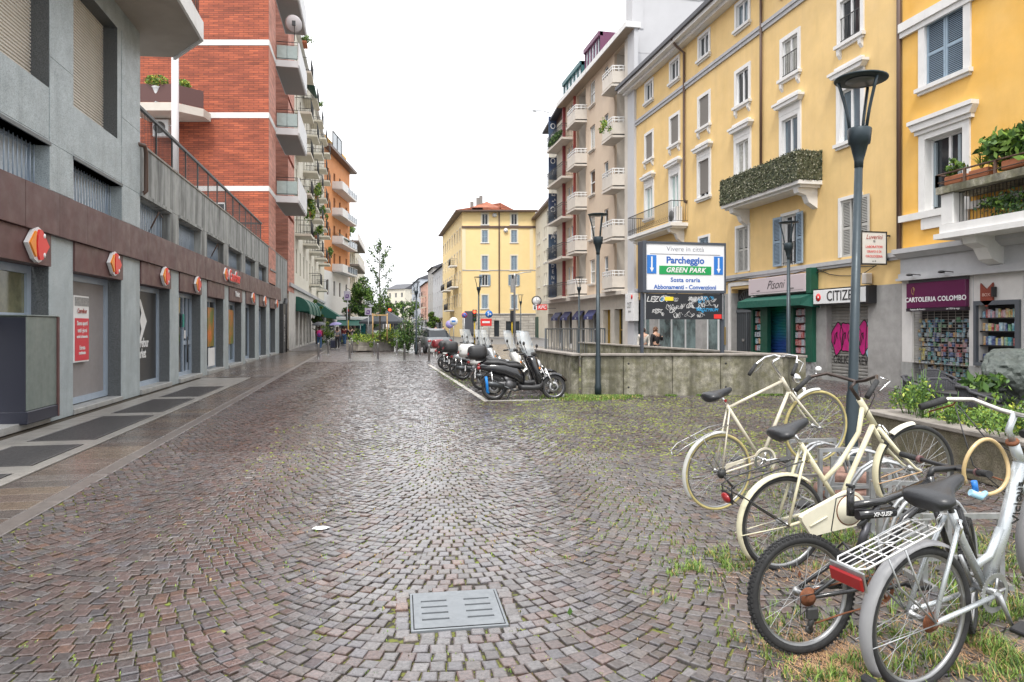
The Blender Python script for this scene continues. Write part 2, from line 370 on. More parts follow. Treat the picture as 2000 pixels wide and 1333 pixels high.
# ---- paved square: joint bed, individual stones
YF = 33.0                                   # beyond this line the stones are too small to tell apart
pv = bpy.data.objects.new('paving', None); COL.objects.link(pv); pv['kind'] = 'structure'
bed = MB(); bed.quad((-2.86, -3, -.014), (13.68, -3, -.014), (13.68, YF, -.014), (-2.86, YF, -.014)); bed.build('joint_bed', jm, pv)
fb = MB(); fb.quad((-2.86, YF, -.004), (13.68, YF, -.004), (13.68, 48, -.004), (-2.86, 48, -.004)); fb.quad((-5.3, 48, -.004), (13.68, 48, -.004), (13.68, 62, -.004), (-5.3, 62, -.004))
fb.build('distant_cobbles', cobfar, pv)
from mathutils import noise as mn
W_, R_, PR, TG = 2.1, 1.42, .092, .084; PA = R(4.7)
phm = math.asin(W_ / 2 / R_); nst = int(round(2 * phm * R_ / TG))
MAN = ((-.532, 0), (0, 0))                  # manhole corners are measured below
hole = [(-.07, 3.82), (.44, 3.78), (.40, 3.66)]
mc = (.505, 3.985); mang = R(-12 + 7)       # manhole centre and turn
man = [PD((800-0), 1360*1.62/525), PD(967, 1360*1.62/514), PD(993, 1360*1.62/583), PD(805, 1360*1.62/596)]
mc = (sum(p[0] for p in man) / 4, sum(p[1] for p in man) / 4)
mang = math.atan2(man[2][1] - man[3][1], man[2][0] - man[3][0]); MH = .265
skips = []
def near_man(x, y, m_=.03):
    dx, dy = x - mc[0], y - mc[1]; ca, sa = math.cos(-mang), math.sin(-mang)
    u, v = dx * ca - dy * sa, dx * sa + dy * ca
    return abs(u) < MH + m_ and abs(v) < MH + m_
stones = []
k0, k1 = -4, 8
for k in range(k0, k1):
    xc = W_ * k
    for j in range(int(-6 / PR), int(32 / PR)):
        y0 = j * PR + (.04 if k % 2 else 0)
        jn = (j % 2) + random.uniform(-.35, .35)
        for i in range(nst):
            ph = -phm + (i + .25 + .5 * jn + random.uniform(-.06, .06)) * 2 * phm / nst
            if abs(ph) > phm: continue
            u = xc + R_ * math.sin(ph); v = y0 + R_ * (1 - math.cos(ph)); x = .593 + u * math.cos(PA) + v * math.sin(PA); y = 4.96 - u * math.sin(PA) + v * math.cos(PA)
            if x < -2.78 or x > 13.6 or y > YF or y < 1: continue
            if 5.3 < x < 8.5 and y > 16: continue
            zc = x * SN + y * CS; xcam = x * CS - y * SN
            if zc < 2.6 or abs(xcam) > .80 * zc + .5: continue
            if near_man(x, y, .088): continue
            stones.append((x, y, ph, zc))
for q in range(7):
    for (u, v, r0) in ((-.2655+q*.0885, -MH-.046, 0), (-.2655+q*.0885, MH+.046, 0), (-MH-.044, -.2655+q*.0885, 0), (MH+.044, -.2655+q*.0885, 0)):
        ca, sa = math.cos(mang), math.sin(mang); x, y = mc[0]+u*ca-v*sa, mc[1]+u*sa+v*ca; stones.append((x, y, 0, x*SN+y*CS))
print('stones', len(stones))
def scol(x, y):
    n_ = mn.noise((x * .5, y * .5, 3.1)); n2 = random.random()
    base = [(.158, .108, .098), (.165, .148, .146), (.135, .112, .108), (.19, .11, .082), (.172, .142, .128), (.14, .126, .134)]
    wts = [4 + (2 if x < -.6 else 0), 3 + 2.5 * n_ + (1.5 if x > -.8 else -1.6), 3, .28 + (.8 if x < -.8 else 0), 1.4, 2 + (1 if x > -.5 else -.8)]  # left redder and darker, middle greyer: mirrored facade and sky painted into the stones
    c = random.choices(base, [max(.1, q) for q in wts])[0]; f = random.uniform(.42, .70) * (.82 if x < -.9 else 1) * (1 + .25 * n_)
    return [q * f for q in c] + [1]
def stone_verts(x, y, ph, full, th=.045):
    hw = TG / 2 - random.uniform(.0015, .007); hd = PR * math.cos(ph) / 2 - random.uniform(.0025, .006)
    hd = max(hd, .018)
    a = ph - PA + random.gauss(0, .045); ca, sa = math.cos(a), math.sin(a)
    zt = random.gauss(0, .0025); tx, ty = random.gauss(0, .035), random.gauss(0, .035)
    cs = []
    for sx, sy in ((-1, -1), (1, -1), (1, 1), (-1, 1)):
        u = sx * (hw + random.gauss(0, .0022)); v = sy * (hd + random.gauss(0, .0022)); cs.append((u, v))
    def P(u, v, z): return (x + u * ca - v * sa, y + u * sa + v * ca, z + zt + u * tx + v * ty)
    if full:
        vs = [P(u, v, -.03) for u, v in cs] + [P(u, v, -.0055) for u, v in cs] + [P(u * .95, v * .95, -.0018) for u, v in cs] + [P(u * .8, v * .8, 0) for u, v in cs]
    else: vs = [P(u, v, -.02) for u, v in cs] + [P(u * .9, v * .9, 0) for u, v in cs]
    return vs
F4 = [(3, 2, 1, 0)]
def rings(n): return [(r*4+i, r*4+(i+1) % 4, r*4+4+(i+1) % 4, r*4+4+i) for r in range(n) for i in range(4)] + [(n*4, n*4+1, n*4+2, n*4+3)]
FFULL, FLOW = rings(3), rings(1)
stones.sort(key=lambda q: q[3])
vis = [q for q in stones if 3.13 < q[3] and abs(q[0]*CS - q[1]*SN) < .735 * q[3]]
near = vis[:300]; ns = set(id(q) for q in near)
for q in near:                               # the 300 nearest stones are objects of their own
    m_ = MB(); m_.add([(vx - q[0], vy - q[1], vz) for vx, vy, vz in stone_verts(q[0], q[1], q[2], True)], FFULL, 0, False); m_.c = [scol(q[0], q[1])] * 16
    m_.build('cobblestone', cob, pv, (q[0], q[1], 0))
rest = MB(); rest.c = []
for q in stones:
    if id(q) in ns: continue
    full = q[3] < 9
    vs = stone_verts(q[0], q[1], q[2], full); rest.add(vs, FFULL if full else FLOW); rest.c += [scol(q[0], q[1])] * len(vs)
rest.build('cobblestones', cob, pv, kind='stuff')
# ---- left pavement: granite band with grates, transverse slabs, kerb line
sw = bpy.data.objects.new('pavement', None); COL.objects.link(sw); sw['kind'] = 'structure'
slab_m = mat('wet_brown_slab', (.11, .08, .065), .28, var=.3, vs=2.5, c2=(.125, .095, .085), bump=.15, bs=20)
slab_g = mat('pale_granite_slab', (.25, .235, .215), .38, var=.2, vs=1.6, speck=.3, bump=.1, bs=50)
kerb_m = mat('kerb_granite', (.125, .108, .10), .35, var=.25, vs=3, bump=.2, bs=20)
grate_m = mat('cast_iron_grate', (.12, .115, .115), .4, .4, var=.2, vs=9)
ub = MB(); ub.quad((-6.5, -3, -.02), (-2.86, -3, -.02), (-2.86, 60, -.02), (-6.5, 60, -.02)); ub.build('slab_bed', soil, sw)
y = 6.0
km = [MB().bbox(0, .17, 0, 1.16, -.03, 0, .006).mesh('kerbstone', kerb_m) for _ in range(1)]
while y < 47: obj('kerbstone', km[0], sw, (-2.95, y, random.uniform(.001, .006))); y += 1.17
sms = []
for q in range(12):
    m2 = mat('wet_brown_slab_%s' % 'abcdefghijkl'[q], tuple(c * (.8+.04*q) for c in ((.095,.072,.06),(.088,.074,.067),(.11,.083,.063))[q % 3]), .28, var=.25, vs=6, bump=.15, bs=20)
    sms.append(MB().bbox(0, .66, 0, .3, -.02, 0, .005).mesh('paving_slab', m2))
y = 6.0
while y < 23.4:
    obj('paving_slab', random.choice(sms), sw, (-3.62, y, random.uniform(-.002, .002))); y += .306
ylow = y; xs = [-5.25 + .665 * q for q in range(4)]
while y < 47:
    for q, x in enumerate([-5.3 + .58 * q for q in range(4)]):
        o = obj('paving_slab', random.choice(sms), sw, (x, y + (.15 if q % 2 else 0), random.uniform(-.002, .002))); o.scale = (.87, 1.9, 1)
    y += .59
# granite border with the grates let in
grs = [(6.2, 8.6), (9.05, 10.55), (10.95, 13.75), (14.2, 16.75), (17.2, 20.0)]
bd = []; py = 5.0
for a, b in grs + [(23.3, 23.3)]:
    bd.append((py, a - .02)); py = b + .02
for a, b in bd:
    n_ = max(1, int((b - a) / 1.0))
    for q in range(n_): MB().bbox(-5.1, -3.66, a + (b-a)*q/n_ + .002, a + (b-a)*(q+1)/n_ - .002, -.02, .004, .004).build('granite_slab', slab_g, sw)
for a, b in grs:
    MB().bbox(-5.1, -4.72, a - .015, b + .015, -.02, .004, .004).build('granite_slab', slab_g, sw)
    MB().bbox(-3.82, -3.66, a - .015, b + .015, -.02, .004, .004).build('granite_slab', slab_g, sw)
    gt = thing('floor_grate', 'dark iron pavement grate ' + {0:'cut by the bottom left edge of the photo', 1:'nearest in the left corner, beside the brown slabs', 2:'in front of the grey electrical cabinet', 3:'in front of the grey panel with the red poster', 4:'in front of the black market panel, farthest of the grates'}[grs.index((a, b))], 'grate', (-4.27, a, .0), group='iron grates along the left pavement')
    fr = MB(); fr.box(-.43, .43, 0, .03, -.03, .006); fr.box(-.43, .43, b-a-.03, b-a, -.03, .006); fr.box(-.43, -.4, .03, b-a-.03, -.03, .006); fr.box(.4, .43, .03, b-a-.03, -.03, .006)
    fr.build('frame', grate_m, gt)
    br = MB(); n_ = int((b - a - .06) / .035)
    for q in range(n_): br.box(-.398, .398, .035 + q*.035, .035 + q*.035 + .011, -.025, .004)
    for q in range(9): br.box(-.38 + q*.095, -.374 + q*.095, .032, b-a-.032, -.026, -.002)
    br.build('bars', grate_m, gt, kind='stuff')
    MB().quad((-.42, .01, -.028), (.42, .01, -.028), (.42, b-a-.01, -.028), (-.42, b-a-.01, -.028)).build('pit', black, gt)
# ---- manhole cover
mh = thing('manhole_cover', 'square grey steel manhole cover with eight slots in the cobbles', 'manhole cover', (mc[0], mc[1], 0), mang)
cov = mat('grey_painted_steel', (.18, .195, .21), .42, .2, var=.12, vs=7, bump=.12, bs=90, bdist=.002)
def slotted(w_, hgt, z0, z1):
    m_ = MB(); cols = [(-.20, -.05), (.05, .20)]; rows = [-.135, -.05, .035, .12]
    us = sorted({-w_, w_, *[q for c in cols for q in c]}); vs = sorted({-w_, w_, *[r_ - .011 for r_ in rows], *[r_ + .011 for r_ in rows]})
    holes = [(c[0], c[1], r_ - .011, r_ + .011) for c in cols for r_ in rows]
    for i in range(len(us) - 1):
        for j in range(len(vs) - 1):
            uc, vc = (us[i] + us[i+1]) / 2, (vs[j] + vs[j+1]) / 2
            if any(h[0] < uc < h[1] and h[2] < vc < h[3] for h in holes):
                a, b, c, d = us[i], us[i+1], vs[j], vs[j+1]
                m_.quad((a,c,z0),(b,c,z0),(b,c,z1),(a,c,z1)); m_.quad((b,d,z0),(a,d,z0),(a,d,z1),(b,d,z1)); m_.quad((a,d,z0),(a,c,z0),(a,c,z1),(a,d,z1)); m_.quad((b,c,z0),(b,d,z0),(b,d,z1),(b,c,z1))
                m_.quad((a,c,z0),(b,c,z0),(b,d,z0),(a,d,z0), 1)
            else: m_.quad((us[i], vs[j], z1), (us[i+1], vs[j], z1), (us[i+1], vs[j+1], z1), (us[i], vs[j+1], z1))
    return m_
slotted(.243, .243, -.02, .008).build('cover_plate', [cov, black], mh)
fr = MB()
for a, b, c, d in ((-.262, .262, -.262, -.248), (-.262, .262, .248, .262), (-.262, -.248, -.248, .248), (.248, .262, -.248, .248)): fr.bbox(a, b, c, d, -.03, .006, .002)
fr.build('frame', cov, mh)
MB().quad((-.25, -.25, -.012), (.25, -.25, -.012), (.25, .25, -.012), (-.25, .25, -.012)).build('pit', black, mh)
# drain grates and scraps farther off
for (px, py, w_, lb) in ((775, 756, .55, 'small flat drain lid in the wet cobbles, mid distance'), (706, 719, .4, 'small drain lid in the far cobbles near the bollards, left one'), (765, 719, .4, 'small drain lid in the far cobbles near the bollards, right one')):
    zc = 1360 * 1.62 / (py - 638); p = PD(px, zc); t_ = thing('drain_lid', lb, 'drain lid', (p[0], p[1], 0), 0)
    MB().bbox(-w_/2, w_/2, -w_/2, w_/2, -.02, .008, .004).build('lid', kerb_m, t_); MB().box(-.07, .07, -.008, .008, .008, .012).build('handle_slot', black, t_)
pp = PD(625, 1360 * 1.62 / (1034 - 638)); pr = MB()
paper = mat('wet_white_paper', (.75, .75, .74), .6)
n_ = 14; ring = [(.075*math.cos(2*PI*i/n_)*random.uniform(.8, 1.15), .045*math.sin(2*PI*i/n_)*random.uniform(.75, 1.2)) for i in range(n_)]
pr.add([(0, 0, .02)] + [(x, y, random.uniform(.006, .014)) for x, y in ring] + [(x*.5, y*.5, random.uniform(.012, .026)) for x, y in ring], [(0, n_+1+i, n_+1+(i+1) % n_) for i in range(n_)] + [(1+i, 1+(i+1) % n_, n_+1+(i+1) % n_, n_+1+i) for i in range(n_)])
tag(pr.build('paper_napkin', paper, None, (pp[0], pp[1], 0)), 'crumpled white paper lying on the wet cobbles', 'litter')
# ---- parking bay line
ln = mat('worn_white_line', (.50, .49, .46), .6, var=.3, vs=4, c2=(.36, .33, .3))
pl = MB(); a = (2.5, 14.9)
pl.box(2.44, 2.56, 14.9, 29.5, -.01, .007); pl.box(2.56, 4.9, 14.86, 14.98, -.01, .007)
pl.build('parking_line', ln, pv)
# ================================================================ helpers for facades (local frame: x along, y inward, z up)
def wall_holes(mb, u0, u1, z0, z1, holes, depth=.22, y=0, mi=0, ri=None):
    ri = mi if ri is None else ri
    us = sorted({u0, u1, *[min(max(h[i], u0), u1) for h in holes for i in (0, 1)]}); zs = sorted({z0, z1, *[min(max(h[i], z0), z1) for h in holes for i in (2, 3)]})
    for i in range(len(us) - 1):
        j = 0
        while j < len(zs) - 1:
            def inside(j):
                uc, zc = (us[i] + us[i+1]) / 2, (zs[j] + zs[j+1]) / 2
                return any(h[0] < uc < h[1] and h[2] < zc < h[3] for h in holes)
            if inside(j): j += 1; continue
            k = j
            while k + 1 < len(zs) - 1 and not inside(k + 1): k += 1
            mb.quad((us[i], y, zs[j]), (us[i+1], y, zs[j]), (us[i+1], y, zs[k+1]), (us[i], y, zs[k+1]), mi); j = k + 1
    for a, b, c, d in holes:
        c0, d0 = c, d; c, d = max(c, z0), min(d, z1)
        if d <= c: continue
        mb.quad((a, y, c), (a, y+depth, c), (a, y+depth, d), (a, y, d), ri); mb.quad((b, y+depth, c), (b, y, c), (b, y, d), (b, y+depth, d), ri)
        if c0 >= z0: mb.quad((a, y, c), (b, y, c), (b, y+depth, c), (a, y+depth, c), ri)
        if d0 < z1: mb.quad((a, y+depth, d), (b, y+depth, d), (b, y, d), (a, y, d), ri)
    return mb
TP = {}
def tmpl(key, fn):
    if key not in TP: TP[key] = fn()
    return TP[key]
def place(T, par, loc, rot=None):
    o = obj(T[0], T[1], par, loc, rot)
    for k in T[2]:
        obj(k[0], k[1], o, k[2] if len(k) > 2 else (0, 0, 0), k[3] if len(k) > 3 else None)
    return o
def framed_window(w_, h, pane=glass_b, fr=white, depth=.2, leaves=2, trim=None, tw=.15, sill=None, bar=False, blind=0, cornice=False, corbels=False, shutters=None, mb_rail=0):
    """window > frame, pane, sill, shutter ; origin bottom centre of the opening"""
    key = ('w', w_, h, pane.name, fr.name, depth, leaves, trim and trim.name, tw, sill and sill.name, bar, blind, cornice, corbels, shutters, mb_rail)
    def mk():
        a = w_ / 2; m_ = MB(); t = .05
        y0, y1 = depth - .03, depth + .03
        m_.box(-a, -a+t, y0, y1, 0, h); m_.box(a-t, a, y0, y1, 0, h); m_.box(-a+t, a-t, y0, y1, 0, t); m_.box(-a+t, a-t, y0, y1, h-t, h)
        for q in range(1, leaves): x = -a + w_*q/leaves; m_.box(x-.035, x+.035, y0-.005, y1, t, h-t)
        if mb_rail: m_.box(-a+t, a-t, y0-.002, y1, h*mb_rail-.03, h*mb_rail+.03)
        k = []
        k.append(('pane', MB().box(-a+.01, a-.01, depth+.012, depth+.02, .01, h-.01).mesh('pane', pane)))
        if trim:
            s = MB(); d = .045
            s.box(-a-tw, -a, -d, .0, 0, h+tw); s.box(a, a+tw, -d, .0, 0, h+tw); s.box(-a, a, -d, .0, h, h+tw)
            if cornice:
                s.box(-a-tw, a+tw, -d-.01, .0, h+tw, h+tw+.24); 
                s.prism([(-a-tw-.03, h+tw+.24), (a+tw+.03, h+tw+.24), (a+tw+.14, h+tw+.36), (-a-tw-.14, h+tw+.36)], -.2, 0)
                s.box(-a-tw-.16, a+tw+.16, -.24, 0, h+tw+.36, h+tw+.44); s.box(-a-tw+.02, a+tw-.02, -.13, 0, h+tw+.44, h+tw+.56)
            k.append(('surround', s.mesh('surround', trim)))
        if sill:
            s = MB(); e = tw if trim else .05
            s.box(-a-e-.05, a+e+.05, -.13, .0, -.1, .0); s.box(-a-e, a+e, -.07, .0, -.17, -.1)
            if corbels:
                for sg in (-1, 1): s.prism([(0, -.17), (-.1, -.17), (-.09, -.3), (0, -.42)] , sg*(a+.03)-.06, sg*(a+.03)+.06, 0, 'x')
            k.append(('sill', s.mesh('sill', sill)))
        if blind: k.append(('roller_blind', MB().box(-a+t, a-t, y0-.03, y0-.015, h*(1-blind), h-.0).mesh('roller_blind', blindg)))
        if shutters:
            kind, ang, sm_ = shutters; sm_ = MT[sm_]
            def leaf():
                l = MB(); wl = w_/2 - .01; f = .055
                l.box(0, f, -.02, .02, 0, h); l.box(wl-f, wl, -.02, .02, 0, h); l.box(f, wl-f, -.02, .02, 0, f*1.4); l.box(f, wl-f, -.02, .02, h-f*1.4, h); l.box(f, wl-f, -.02, .02, h*.5-.04, h*.5+.04)
                z = f*1.4+.02
                while z < h-f*1.4-.02:
                    if abs(z - h*.5) > .05: l.add([(f,-.018,z),(wl-f,-.018,z),(wl-f,.012,z+.035),(f,.012,z+.035)], [(0,1,2,3)])
                    z += .045
                l.quad((f, .014, .05), (wl-f, .014, .05), (wl-f, .014, h-.05), (f, .014, h-.05), 1)
                return l.mesh('shutter', [sm_, black if kind != 'solid' else sm_])
            lm = leaf(); yy = .02 if ang < .3 else -.05
            if kind == 'half': k.append(('shutter', lm, (-a+.005, .03, 0), (0, 0, 0))); k.append(('shutter', lm, (a+.02, -.06, 0), (0, 0, 0)))
            elif kind == 'open': k.append(('shutter', lm, (a+.01, -.06, 0), (0, 0, -.12))); k.append(('shutter', lm, (-a-w_/2, -.06-.06, 0), (0, 0, .12)))
            else: k.append(('shutter', lm, (-a+.005, .05, 0), (0, 0, 0))); k.append(('shutter', lm, (.005, .05, 0), (0, 0, 0)))
        if bar:
            b = MB(); 
            for q in range(int(w_/.12)): x = -a+.06+q*.12; b.cyl((x, -.02, 0), (x, -.02, .75), .008, n=4)
            b.box(-a, a, -.03, -.01, .73, .76); b.box(-a, a, -.03, -.01, .08, .1); k.append(('window_railing', b.mesh('window_railing', iron)))
        return ('window', m_.mesh('window', fr), k)
    return tmpl(key, mk)
def railing(par, pts, h=1.0, m_=iron, sp=.12, name='railing', r=.008, base=.06, kind='bars', post=0):
    b = MB()
    for (x0, y0), (x1, y1) in zip(pts[:-1], pts[1:]):
        L_ = math.hypot(x1-x0, y1-y0)
        for z in (h, base): b.tube([(x0, y0, z), (x1, y1, z)], .02 if z == h else .013, 6)
        if kind == 'double': b.tube([(x0, y0, h-.16), (x1, y1, h-.16)], .012, 6)
        n_ = max(1, int(L_/sp))
        for q in range(n_+1): t = q/n_; x, y = x0+(x1-x0)*t, y0+(y1-y0)*t; b.cyl((x, y, base), (x, y, h), r, n=5)
        if post:
            n_ = max(1, int(round(L_/post)))
            for q in range(n_+1): t = q/n_; x, y = x0+(x1-x0)*t, y0+(y1-y0)*t; b.box(x-.025, x+.025, y-.025, y+.025, 0, h)
    return b
def greens(mb, c, r, n, s=.06, w=(2, 4, 3, 1), squash=1, clump=None):
    cl = [ (random.gauss(0, .45), random.gauss(0, .45), random.gauss(0, .4)) for _ in range(clump) ] if clump else None
    for i in range(n):
        if cl:
            k = random.choice(cl); p = [k[q] + random.gauss(0, .22) for q in range(3)]
        else:
            while True:
                p = [random.uniform(-1, 1) for _ in range(3)]
                if sum(q*q for q in p) < 1: break
        x, y, z = c[0]+p[0]*r[0], c[1]+p[1]*r[1], c[2]+p[2]*r[2]
        a = Vector((random.gauss(0, 1), random.gauss(0, 1), random.gauss(0, .6))).normalized(); b = a.orthogonal().normalized(); b.rotate(Matrix.Rotation(random.uniform(0, 6.28), 3, a))
        cc = a.cross(b); s_ = s * random.uniform(.6, 1.4); o = Vector((x, y, z))
        mb.add([o - b*s_, o + cc*s_*.45, o + b*s_, o - cc*s_*.45], [(0, 1, 2, 3)], random.choices(range(len(w)), w)[0])
    return mb
# ================================================================ L1 granite market building
L1 = thing('market_building', 'long two storey grey granite building with brown fascia panels and supermarket front, left', 'building', (-5.3, 0, 0), PI/2)
PIL = [(9.5, 10.45), (13.13, 14.1), (16.65, 17.9), (20.45, 21.35), (24.0, 24.9), (27.6, 28.55), (31.35, 32.3), (34.95, 36.1), (38.6, 39.9), (42.3, 44.1)]
for a, b in PIL:
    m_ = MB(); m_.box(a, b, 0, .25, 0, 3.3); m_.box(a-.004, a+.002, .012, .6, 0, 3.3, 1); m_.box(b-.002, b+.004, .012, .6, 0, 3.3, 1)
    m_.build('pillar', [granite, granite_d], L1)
    for z in (1.02, 2.04): pass
# fascia panels
u = 6.0
while u < 44.2:
    e = min(u + 1.22, 44.25)
    m_ = MB().bbox(u+.003, e-.003, -.09, .1, 3.17, 3.9, .004); m_.build('fascia_panel', fascia, L1, (0, random.uniform(-.004, .004), 0)); u = e
BAY = [(10.45, 13.13), (14.1, 16.65), (17.9, 20.45), (21.35, 24.0), (24.9, 27.6), (28.55, 31.35), (32.3, 34.95), (36.1, 38.6), (39.9, 42.3)]
poster_bl = mat('poster_dark_panel', (.035, .035, .035), .4); grey_panel = mat('warm_grey_panel', (.24, .225, .225), .5, var=.04, vs=1)
curtain = mat('olive_curtain_glass', (.13, .13, .075), .15, spec=.8, var=.4, vs=2)
orange_poster = mat('orange_poster', (.65, .16, .02), .3, c2=(.12, .18, .02), vs=1.2)
for i, (a, b) in enumerate(BAY):
    MB().bbox(a+.003, b-.003, -.035, .24, 2.63, 3.165, .004).build('lower_fascia_panel', fascia, L1)
    MB().bbox(a+.003, b-.003, -.06 if i > 1 else -.03, .6, 0, .12 if i != 1 else .1, .008).build('step', granite_l, L1)
    sw_ = MB(); t = .09; y0, y1 = .27, .34; z0 = .12 if i else 1.72
    sw_.box(a, a+t, y0, y1, z0, 2.63); sw_.box(b-t-.06, b, y0, y1, z0, 2.63); sw_.box(a+t, b-t-.06, y0, y1, z0, z0+.12); sw_.box(a+t, b-t-.06, y0, y1, 2.5, 2.63)
    if i >= 3: sw_.box((a+b)/2+.25, (a+b)/2+.33, y0, y1, z0+.12, 2.5)
    if i == 3: sw_.box((a+b)/2+.33, b-t-.06, y0-.003, y1, 1.05, 1.18); sw_.box(b-.62, b-.54, y0-.003, y1, z0+.12, 2.5)
    win = sw_.build('shop_window' if i != 3 else 'glass_door', alu, L1)
    mt_ = [curtain, grey_panel, poster_bl, glass_d, glass_d, glass_b, glass_d, glass_b, glass_d][i]
    MB().box(a+.02, b-.02, .31, .32, z0, 2.6).build('pane', mt_, win)
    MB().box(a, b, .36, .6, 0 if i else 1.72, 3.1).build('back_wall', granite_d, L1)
    if i == 3: MB().cyl((b-.66, .24, .5), (b-.66, .24, 1.3), .018, n=8, mi=0).build('handle', black, win); MB().box(b-1.15, b-.95, .262, .268, 1.6, 2.0).build('green_sticker', mat('green_sticker', (.0, .25, .2), .4), win); MB().box(b-.95, b-.8, .262, .268, 1.25, 1.5).build('paper_notice', white, win)
    if i in (4, 5): MB().bbox(b-1.45, b-.45, .24, .262, .9, 2.3, .01).build('orange_poster', orange_poster, win)
    if i == 4: MB().bbox(b-1.5, b-.5, .2, .235, .2, .85, .01).build('white_board', white, win)
# red poster in the second bay
pb = thing('red_poster', 'red and white shop notice poster on grey panel of second market bay', 'poster', (-5.3, 0, 0), PI/2)
pz = PX(141, 690, -5.56)[1]
y_a, y_b = PX(141, 600, -5.56)[0], PX(171, 600, -5.56)[0]
MB().bbox(y_a, y_b, .235, .262, .92, 2.22, .006).build('board', white, pb)
MB().bbox(y_a+.05, y_b-.02, .228, .236, .95, 1.78, .003).build('red_field', mat('red_poster_print', (.60, .03, .05), .4), pb)
MB().bbox(y_a+.05, y_b-.02, .228, .236, 2.02, 2.19, .003).build('photo_print', mat('grey_print', (.25, .25, .25), .4, var=.5, vs=20), pb)
for q, (s_, z_, sz, mm) in enumerate([('Carrefour', 1.92, .13, 'redt'), ('Siamo aperti', 1.68, .12, 'w'), ('tutti i giorni', 1.54, .11, 'w'), ('anche la domenica', 1.42, .085, 'w'), ('Entrata', 1.2, .11, 'w'), ('continuato', 1.1, .09, 'w')]):
    txt(s_, sz, pb, ((y_a+y_b)/2+.015, .224, z_), redm if mm == 'redt' else white, sx=.85, bold=.002)
# blocky lettering and arrow mark on the black panel
txt('Carrefour', .33, L1, (PX(289.5, 660, -5.6)[0], .295, 1.20), white, name='panel_lettering', align='RIGHT', sx=.8, bold=.008)
txt('market', .33, L1, (PX(284.5, 680, -5.6)[0], .295, .93), white, name='panel_lettering', align='RIGHT', sx=.8, bold=.008)
u0 = PX(286, 620, -5.6)[0]
MB().prism([(u0, 1.75), (u0-.5, 2.3), (u0-.62, 2.3), (u0-.42, 1.95), (u0-.55, 1.75), (u0-.42, 1.55), (u0-.62, 1.2), (u0-.5, 1.2)], .292, .30).build('panel_arrow_mark', white, L1)
# emblems on the lower fascia
def emblem(u, s=1.0):
    e = MB(); z = 2.93; k = .33 * s
    back = [(u-1.0*k, z), (u-.42*k, z+.62*k), (u-.3*k, z+.66*k), (u-.05*k, z+.74*k), (u+.18*k, z+.68*k), (u+.85*k, z), (u+.18*k, z-.68*k), (u-.05*k, z-.74*k), (u-.3*k, z-.66*k), (u-.42*k, z-.62*k)]
    e.prism([(u+(x-u)*1.04, z+(zz-z)*1.04) for x, zz in back], -.11, -.05, 0)
    e.prism([(u-.95*k, z), (u-.43*k, z+.56*k), (u-.36*k, z+.52*k), (u-.44*k, z+.2*k), (u-.44*k, z-.2*k), (u-.36*k, z-.52*k), (u-.43*k, z-.56*k)], -.14, -.112, 1)
    e.prism([(u-.1*k, z+.66*k), (u+.14*k, z+.64*k), (u+.8*k, z), (u+.14*k, z-.64*k), (u-.1*k, z-.66*k), (u-.26*k, z-.4*k), (u-.32*k, z), (u-.26*k, z+.4*k)], -.145, -.112, 2)
    for sg in (1, -1): e.lathe([(.0, -.149), (.11*k, -.149), (.11*k, -.12)], 10, (u+.3*k, 0, z+sg*.42*k), 0, 'y')
    return e
for q, (px, lab) in enumerate([(75, 'largest, nearest orange and red arrow emblem on the brown fascia'), (225, 'second orange and red arrow emblem, above the grey poster bay'), (324, 'third orange and red arrow emblem, above the black panel'), (387, 'fourth orange and red arrow emblem, above the glass door'), (495, 'small arrow emblem just past the lettered sign'), (518, 'small arrow emblem, second from the far end'), (541, 'farthest tiny arrow emblem at the end of the fascia')]):
    uu = PX(px, 540, -5.2)[0]; t_ = thing('arrow_emblem', lab, 'shop emblem', (-5.3, 0, 0), PI/2, 'arrow emblems along the market fascia')
    emblem(uu, 1.0 if q else 1.12).build('emblem_plate', [white, orange_m, logo_r], t_)
sg = thing('market_sign', 'red lettered supermarket sign with white edge on the upper fascia', 'sign', (-5.3, 0, 0), PI/2)
ua, ub_ = PX(436, 535, -5.2)[0], PX(461, 545, -5.2)[0]
emblem(0, 1).add([], []); 
e = emblem(0, 1.0); e.v = [(x+ua+.4, y-.02, z+.62) for x, y, z in e.v]; e.build('emblem_plate', [white, orange_m, logo_r], sg)
txt('Carrefour', .62, sg, (ua+.75, -.16, 3.53), white, align='LEFT', ext=.02, bold=.02, sx=.85); txt('Carrefour', .62, sg, (ua+.75, -.19, 3.53), logo_r, align='LEFT', ext=.015, sx=.85)
txt('Market', .3, L1, (PX(466, 580, -5.2)[0], -.06, 2.92), white, name='fascia_lettering', ext=.01, bold=.006)
# strip windows with bars
def barwin(w_, h=.78, n=None, pane=None, brk=False):
    def mk():
        a = w_/2; m_ = MB(); t = .05; m_.box(-a, a, .27, .32, 0, t); m_.box(-a, a, .27, .32, h-t, h); m_.box(-a, -a+t, .27, .32, t, h-t); m_.box(a-t, a, .27, .32, t, h-t)
        k = [('pane', MB().box(-a, a, .31, .32, .0, h).mesh('pane', pane or mat('milky_glass', (.50, .56, .62), .3, var=.1, vs=2)))]
        bm_ = MB().cyl((0, 0, 0), (0, 0, h), .011, n=6).mesh('bar', alu); c = n or int(w_/.135)
        for q in range(c): k.append(('bar', bm_, (-a + w_*(q+.5)/c, .2, 0)))
        if brk: k.append(('bracket', MB().tube([(.3, .3, .1), (.1, -.05, .7), (.45, -.02, .62)], .02, 6).mesh('bracket', brown_m), (0, 0, -.05)))
        return ('barred_window', m_.mesh('barred_window', alu), k)
    return tmpl(('bw', round(w_, 2), brk, (pane or alu).name), mk)
for i, (a, b) in enumerate(BAY):
    place(barwin(round(b-a, 2), brk=i in (2, 4)), L1, ((a+b)/2, 0, 3.9))
